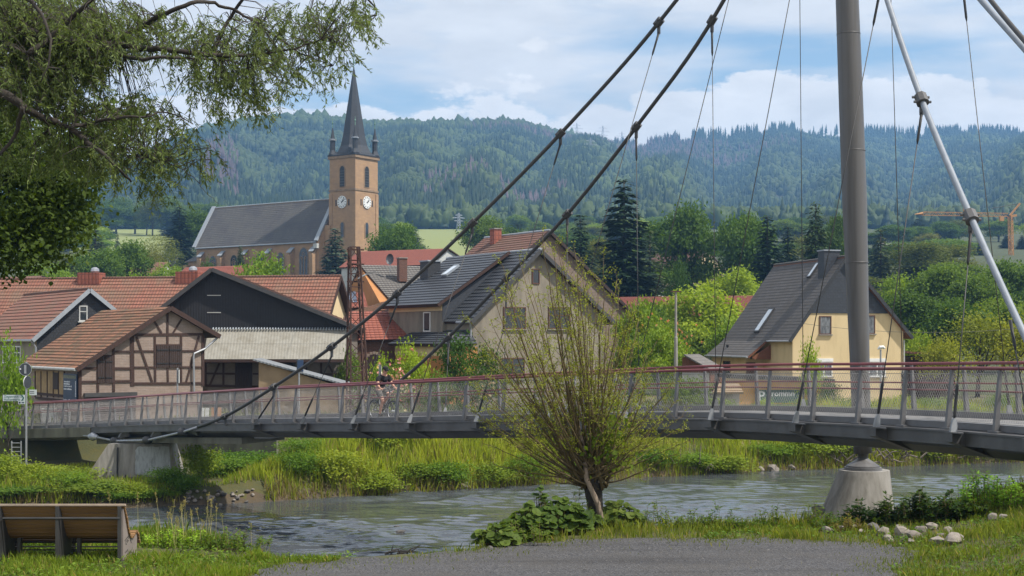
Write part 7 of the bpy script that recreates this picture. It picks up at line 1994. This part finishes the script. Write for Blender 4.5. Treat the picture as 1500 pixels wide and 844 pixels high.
# transmission towers on the hill
def pylon(px,yt,yb,d,label):
    b=P(px,yb,d); h=(yb-yt)*d/F; r=empty('transmission_tower',tuple(b),R(25),label,'power pylon','transmission towers on the hills')
    mb=MB(); w=h*.1
    C=lambda f,i:Vector(((-1,1,1,-1)[i],(-1,-1,1,1)[i],0))*lerp(w,.25,f)+Vector((0,0,f*h))
    for i in range(4): mb.bar(C(-.1,i),C(1,i),.24,.24)
    for q in range(7):
        for i in range(4): mb.bar(C(q/7,i),C((q+1)/7,(i+1)%4),.14,.14)
    mb.build('tower_body',M['galv'],r); mb=MB()
    for f,l in ((.58,.26),(.74,.34),(.88,.2)): mb.bar(Vector((-l*h,0,f*h)),Vector((l*h,0,f*h)),.28,.34); mb.bar(Vector((-l*h,0,f*h)),Vector((0,0,f*h+.06*h)),.14,.14); mb.bar(Vector((l*h,0,f*h)),Vector((0,0,f*h+.06*h)),.14,.14)
    mb.build('cross_arms',M['galv'],r)
for a in ((845,180,212,2150,'left transmission tower on the ridge gap, first of three'),(883,184,218,2300,'middle transmission tower on the ridge gap'),(911,193,219,2400,'right small transmission tower on the ridge gap'),(672,312,340,760,'transmission tower at the edge of the light field'),(865,202,240,1500,'transmission tower halfway down the slope below the ridge gap'),(590,310,338,820,'faint transmission tower left above the light field')): pylon(*a)

# ------------------------------------------------------------------ signs at the left bridge end
d=66; b=P(38.5,642,d); gz=g(b.x,d)
sp=empty('sign_post',(b.x,d,gz),0,'tall grey signpost at the left bridge end','post'); O=Vector((b.x,d,gz)); Z=lambda y:P(0,y,d).z-gz
MB().tube([(0,0,0),(0,0,Z(530))],.05,8).build('post',M['galv'],sp)
s=empty('round_sign',tuple(O+Vector((-.02,-.07,Z(541)))),0,'round road sign seen from its dark back on the signpost','road sign')
MB().tube([(0,0,0),(0,.03,0)],.29,28).build('plate',M['sign_back'],s); MB().tube([(0,-.004,0),(0,-.0005,0)],.285,28).build('back_face',M['sign_back'],s)
mb=MB(); 
for i in range(28):
    a=2*math.pi*i/28; a2=2*math.pi*(i+1)/28; mb.bar((.29*math.cos(a),0,.29*math.sin(a)),(.29*math.cos(a2),0,.29*math.sin(a2)),.02,.025,(0,1,0))
mb.build('rim',M['galv'],s); MB().box(-.26,-.2,-.02,-.006,-.02,.05).build('sticker',M['white'],s); MB().box(-.05,.05,-.03,-.005,-.2,.2).build('clamp_bracket',M['galv'],s)
s=empty('turned_sign',tuple(O+Vector((.07,-.02,Z(560)))),R(74),'round road sign turned nearly edge-on below the dark round sign','road sign')
MB().tube([(0,0,0),(0,.03,0)],.3,28).build('plate',M['white'],s); MB().tube([(0,-.012,0),(0,-.002,0)],.29,28).build('back_face',M['sign_back'],s)
s=empty('direction_sign',tuple(O+Vector((0,-.06,Z(583)))),0,'white cycle direction sign with green lettering and arrow on the signpost','direction sign')
x0,x1=P(5,583,d).x-b.x,P(37,583,d).x-b.x; zz0,zz1=Z(587.5)-Z(583),Z(578.5)-Z(583)
MB().box(x0,x1,-.015,.015,zz0,zz1).build('plate',M['sign_white'],s)
MB().box(lerp(x0,x1,.7),x1,-.016,.014,Z(592)-Z(583),zz0-.003).build('lower_plate',M['sign_white'],s)
text_mesh('Ziegenrück  25',.15,'sign_green',s,(lerp(x0,x1,.05),-.018,.02)); text_mesh('Hohenwarte  5',.15,'sign_green',s,(lerp(x0,x1,.05),-.018,-.12))
mb=MB(); ax=lerp(x0,x1,.86); mb.bar((ax,-.018,.13),(ax+.1,-.018,.0),.05,.006,(0,1,0)); mb.bar((ax+.1,-.018,.0),(ax,-.018,-.13),.05,.006,(0,1,0)); mb.build('arrow',M['sign_green'],s)
MB().box(lerp(x0,x1,.735),lerp(x0,x1,.81),-.02,-.0165,Z(591)-Z(583),Z(588.5)-Z(583)).build('route_badge',M['blue'],s); MB().box(lerp(x0,x1,.86),lerp(x0,x1,.98),-.02,-.0165,Z(590.5)-Z(583),Z(589)-Z(583)).build('route_mark',M['blue'],s)
s=empty('small_sign',tuple(O+Vector((.3,.05,Z(575)))),0,'small pale sign right behind the signpost','sign'); MB().box(-.17,.17,-.012,.012,-.13,.13).build('plate',M['sign_white'],s); MB().box(-.14,.06,-.016,-.0125,.03,.06).build('text_line',M['bench_steel'],s); MB().box(-.14,.06,-.016,-.0125,-.05,-.02).build('text_line',M['bench_steel'],s)
def plain_post(px,yt,d,label,hw=.09,sy0=None,sy1=None,mat='galv',smat='white',turn=70):
    b=P(px,600,d); b.z=g(b.x,d); h=P(px,yt,d).z-b.z; r=empty('sign_post',tuple(b),R(turn),label,'sign','narrow signs beyond the bridge')
    MB().tube([(0,0,0),(0,0,h)],.045,8).build('post',M[mat],r); z0=P(px,sy1,d).z-b.z; z1=P(px,sy0,d).z-b.z
    p=MB().box(-.3,.3,-.045-.03,-.046,z0,z1).build('plate',M['sign_back'],r); MB().box(-.28,.28,-.085,-.0765,z0+.03,z1-.03).build('face',M[smat],p)
plain_post(260,539,72.5,'narrow sign turned edge-on before the timbered barn',sy0=541,sy1=562,turn=100)
plain_post(438,526,72,'blue and white sign on a pole before the tan outhouse',sy0=527,sy1=545,smat='blue',turn=66)
plain_post(556,534,72,'triangular sign turned edge-on right of the cyclist',sy0=535,sy1=560,turn=94)
# things behind the railing at the left
def at_ground(px,d): x=(px-750)/F*d; return Vector((x,d,g(x,d)))
p=at_ground(73,73.5); o=empty('white_cabinet',tuple(p),0,'white electrical cabinet behind the left railing','cabinet'); h=P(0,600,73.5).z-p.z
MB().box(-.38,.38,-.2,.2,0,h).build('box',M['white'],o); MB().box(-.42,.42,-.24,.24,h+.002,h+.06).build('lid',M['offwhite'],o); MB().box(-.006,.006,-.21,-.2005,.05,h-.05).build('door_gap',M['bench_steel'],o)
p=at_ground(98,73.5); o=empty('bicycle_stand',tuple(p),0,'white hoop bicycle stand right of the cabinet','bicycle stand'); h=P(0,602,73.5).z-p.z
MB().tube([(-.18,0,0),(-.18,0,h-.08),(-.1,0,h),(.1,0,h),(.18,0,h-.08),(.18,0,0)],.03,8).build('hoop',M['white'],o); MB().tube([(-.18,0,h*.6),(.18,0,h*.6)],.025,6).build('cross_bar',M['white'],o)
p=at_ground(317,73); o=empty('orange_board',tuple(p),R(8),'plain orange board leaning by the barn wall behind the railing','board'); h=P(0,597,73).z-p.z
MB().box(-.25,.25,-.03,.03,0,h).build('panel',M['plaster_orange'],o); MB().box(-.2,-.14,.03,.5,0,.06).build('foot',M['timber'],o)
for i,x in enumerate((296,303)):
    p=at_ground(x,72.5+.1*i); o=empty('warning_beacon',tuple(p),0,['leftmost of two white roadside beacons by the timbered barn','right one of two white roadside beacons by the timbered barn'][i],'beacon'); h=P(0,597,73).z-p.z
    MB().prism([(-.12,0,.1),(.08,0,.1),(.12,0,h),(-.08,0,h)],(0,.04,0)).build('blade',M['white'],o); MB().box(-.2,.2,-.12,.16,-.02,.1).build('foot',M['black'],o)
# roses right of the mast
def roses(px,py,w,h,d,label,cols):
    global nrg
    nrg=np.random.default_rng(int(px)); x=(px-750)/F*d; z=g(x,d); k=d/F; r=empty('rose_bush',(x,d,z),0,label,'rose bush','rose bushes behind the railing'); hh=P(px,py,d).z-z
    n=2600; c=nrg.normal(size=(n,3))*np.array([w*k*.3,.5,hh*.26])+np.array([0,0,hh*.58]); c[:,2]=np.clip(c[:,2],.05,hh*1.05)
    V,Fc=leaves(c,randdir(n),randdir(n)+np.array([0,0,.6]),nrg.uniform(.08,.16,n),nrg.uniform(.06,.1,n)); npmesh('foliage',V,Fc,M['leaf'],r,col=mixcol((.05,.09,.02),(.14,.19,.035),n))
    m=95; c=nrg.normal(size=(m,3))*np.array([w*k*.32,.2,hh*.2])+np.array([0,-.75,hh*.7]); C=np.repeat(c,7,0)+nrg.normal(size=(m*7,3))*.02; V,Fc=leaves(C,randdir(m*7),randdir(m*7)+np.array([0,-.7,.5]),.11,.1)
    col=np.repeat(np.array([cols[i] for i in nrg.integers(0,len(cols),m)]),7,0); npmesh('blossoms',V,Fc,M['leaf_still'],r,col=col)
roses(572,538,52,40,80,'rose bush with pink and white blossoms right of the lattice mast',[(.6,.22,.3),(.7,.6,.55),(.65,.35,.42)])
roses(975,478,56,60,94,'shrub rose with salmon blossoms at the right edge of the willow',[(.55,.22,.14),(.5,.25,.17)])
roses(700,552,40,20,82,'low rose bush with pale blossoms before the grey house',[(.6,.5,.45),(.6,.4,.35)])

# ------------------------------------------------------------------ cyclist
def skin(name,verts,edges,radii,mat,parent,root=0,sub=2):
    me=bpy.data.meshes.new('tmp'); me.from_pydata(verts,edges,[]); o=bpy.data.objects.new('tmp',me); COL.objects.link(o)
    sk=o.modifiers.new('s','SKIN'); sk.use_smooth_shade=True
    for i,rr in enumerate(radii):
        v=me.skin_vertices[0].data[i]; v.radius=(rr,rr) if not isinstance(rr,tuple) else rr; v.use_root=(i==root)
    sb=o.modifiers.new('u','SUBSURF'); sb.levels=sub; sb.render_levels=sub
    dg=bpy.context.evaluated_depsgraph_get(); m2=bpy.data.meshes.new_from_object(o.evaluated_get(dg)); bpy.data.objects.remove(o)
    m2.materials.clear(); m2.materials.append(M[mat]); m2.polygons.foreach_set('use_smooth',[True]*len(m2.polygons)); m2.name=name
    q=bpy.data.objects.new(name,m2); return link(q,parent)
sC=s_of(531)-0.4; p,t,n=frame(sC); cp_=p+n*1.05; rz=math.atan2(t.y,t.x)
if (Vector((math.cos(rz),math.sin(rz),0)).y)>0: rz+=math.pi
bike=empty('bicycle',tuple(cp_),rz,'black bicycle being ridden across the footbridge','bicycle')
def torus(mb,c,R_,r,n=32,m=6):
    mb.tube([(c[0]+R_*math.cos(2*math.pi*i/n),c[1],c[2]+R_*math.sin(2*math.pi*i/n)) for i in range(n+1)],r,m,cap=False)
for x in (-.46,.6):
    w=MB(); torus(w,(x,0,.345),.32,.024); wo=w.build('wheel',M['black'],bike,True)
    w=MB(); torus(w,(x,0,.345),.295,.01); w.build('rim',M['galv'],wo,True)
    w=MB()
    for i in range(16): a=i*math.pi/8; w.tube([(x,.02*(-1)**i,.345),(x+.29*math.cos(a),0,.345+.29*math.sin(a))],.0025,3)
    w.tube([(x,-.06,.345),(x,.06,.345)],.025,8); w.build('spokes',M['galv'],wo)
BBk=(0,0,.29); st_=(-.17,0,.86); hd=(.4,0,.9); hb=(.44,0,.76)
fm=MB()
for a,b_ in ((BBk,st_),(BBk,hb),(st_,hd),(hd,hb)): fm.tube([a,b_],.02,8)
for s_ in (-.05,.05): fm.tube([BBk,(-.46,s_,.345)],.012,6); fm.tube([(-.15,0,.8),(-.46,s_,.345)],.012,6); fm.tube([hb,(.6,s_,.345)],.015,6)
fm.build('frame',M['bench_steel'],bike,True)
MB().tube([(-.17,0,.86),(-.19,0,.95)],.015,6).build('seat_post',M['galv'],bike)
MB().hexa([(-.33,-.08,.95),(.0,-.025,.95),(.0,.025,.95),(-.33,.08,.95),(-.33,-.08,.99),(.02,-.02,.985),(.02,.02,.985),(-.33,.08,.99)]).build('saddle',M['black'],bike)
MB().tube([(.4,0,.9),(.42,0,1.02),(.44,-.1,1.04),(.36,-.31,1.05)],.014,6).build('handlebar',M['black'],bike); MB().tube([(.42,0,1.02),(.44,.1,1.04),(.36,.31,1.05)],.014,6).build('handlebar',M['black'],bike)
ck=MB(); ck.tube([(0,-.08,.29),(.0,.08,.29)],.02,6); ck.tube([(0,-.08,.29),(.1,-.09,.15)],.012,6); ck.tube([(0,.08,.29),(-.1,.09,.43)],.012,6); ck.build('crank',M['galv'],bike)
for y,x,z in ((-.14,.1,.15),(.14,-.1,.43)): MB().box(x-.05,x+.05,y-.05,y+.05,z-.012,z+.012).build('pedal',M['black'],bike)
MB().tube([(.45,0,.98),(.5,0,.98)],.025,8).build('front_lamp',M['galv'],bike)
man=empty('person',tuple(cp_),rz,'person in black t-shirt, cap and sunglasses riding a bicycle over the footbridge','person')
V=[(-.17,0,1.04),(-.1,0,1.2),(.02,0,1.36),(.07,0,1.46),(.12,0,1.54),(.155,0,1.62),(.17,0,1.70)]
Rr=[(.15,.12),(.135,.11),(.16,.115),(.12,.09),(.052,.052),(.075,.085),(.07,.085)]
Ed=[(i,i+1) for i in range(6)]
def add(par,pts,rs):
    for q,r_ in zip(pts,rs): V.append(q); Rr.append((r_,r_)); Ed.append((par,len(V)-1)); par=len(V)-1
    return par
for sg in (-1,1):
    e=add(3,[(.06,sg*.2,1.42),(.15,sg*.29,1.2),(.31,sg*.305,1.075)],[.06,.045,.034])
    hnd=add(e,[(.36,sg*.31,1.075)],[.036])
    for fi,(dy,ln) in enumerate(((-.036,.06),(-.012,.07),(.012,.065),(.036,.05))):
        add(hnd,[(.4,sg*.31+dy,1.085),(.4+.3*ln,sg*.31+dy,1.05),(.39,sg*.31+dy,1.025)],[.012,.011,.009])
    add(hnd,[(.35,sg*.262,1.07),(.385,sg*.262,1.04)],[.014,.011])
    foot=(.1,.15) if sg<0 else (-.1,.43)
    kn=(.22,sg*.13,.68) if sg<0 else (.2,sg*.13,.86)
    an=(foot[0]-.06,sg*.13,foot[1]+.1)
    e=add(0,[(-.12,sg*.1,1.0),kn,(lerp(kn[0],an[0],.35)-.02,sg*.13,lerp(kn[2],an[2],.35)),an],[.1,.066,.058,.04])
    add(e,[(foot[0]+.02,sg*.13,foot[1]+.045),(foot[0]+.1,sg*.13,foot[1]+.035)],[.042,.03])
body=skin('body',V,Ed,Rr,'skin',man,0,2)
tv=[(-.17,0,1.02),(-.1,0,1.2),(.02,0,1.36),(.07,0,1.455),(.09,0,1.5)]; te=[(0,1),(1,2),(2,3),(3,4)]; tr=[(.17,.14),(.16,.13),(.185,.135),(.14,.105),(.07,.07)]
for sg in (-1,1):
    tv+= [(.06,sg*.2,1.42),(.115,sg*.26,1.28)]; b_=len(tv); te+=[(3,b_-2),(b_-2,b_-1)]; tr+=[(.08,.08),(.075,.075)]
skin('t_shirt',tv,te,tr,'cloth_black',man,0,2)
tv=[(-.18,0,1.03),(-.15,0,1.09)]; te=[(0,1)]; tr=[(.165,.15),(.15,.13)]
for sg in (-1,1):
    kn=(.16,sg*.13,.74) if sg<0 else (.15,sg*.13,.88)
    tv+=[(-.1,sg*.1,1.0),kn]; b_=len(tv); te+=[(0,b_-2),(b_-2,b_-1)]; tr+=[(.115,.115),(.095,.095)]
skin('shorts',tv,te,tr,'cloth_grey',man,0,2)
MB().lathe([(.098,0),(.1,.03),(.09,.07),(.06,.1),(.0,.112)],(.165,0,1.70),16).build('cap',M['cloth_black'],man,True)
MB().hexa([(.22,-.07,1.69),(.36,-.05,1.675),(.36,.05,1.675),(.22,.07,1.69),(.22,-.07,1.71),(.36,-.05,1.69),(.36,.05,1.69),(.22,.07,1.71)]).build('cap_peak',M['cloth_black'],man)
fc=MB(); fc.box(.235,.252,-.066,-.008,1.635,1.668); fc.box(.235,.252,.008,.066,1.635,1.668); fc.box(.24,.25,-.01,.01,1.655,1.665); fc.build('sunglasses',M['black'],man)
MB().tube([(.235,0,1.655),(.262,0,1.615),(.24,0,1.605)],[.01,.016,.012],6).build('nose',M['skin'],man,True)
MB().box(.232,.241,-.025,.025,1.573,1.581).build('mouth',M['red'],man)
for sg in (-1,1): MB().tube([(.16,sg*.08,1.61),(.155,sg*.092,1.63),(.16,sg*.085,1.66)],[.01,.016,.01],6).build('ear',M['skin'],man,True)
tx=MB(); rg=random.Random(3); y=-.11
while y<.11:
    w=rg.uniform(.012,.026); z0=1.235; x=.066
    tx.hexa([(x,y,z0),(x+.004,y,z0),(x+.004,y+w*.7,z0),(x,y+w*.7,z0),(x+.012,y,z0+.03),(x+.016,y,z0+.03),(x+.016,y+w*.7,z0+.03),(x+.012,y+w*.7,z0+.03)]); y+=w
tx.build('chest_lettering',M['text_white'],man)
for sg in (-1,1):
    foot=(.1,.15) if sg<0 else (-.1,.43)
    MB().tube([(foot[0]-.1,sg*.13,foot[1]+.06),(foot[0]+.02,sg*.13,foot[1]+.055),(foot[0]+.14,sg*.13,foot[1]+.035)],[.045,.052,.035],8).build('shoe',M['cloth_grey'],man,True)
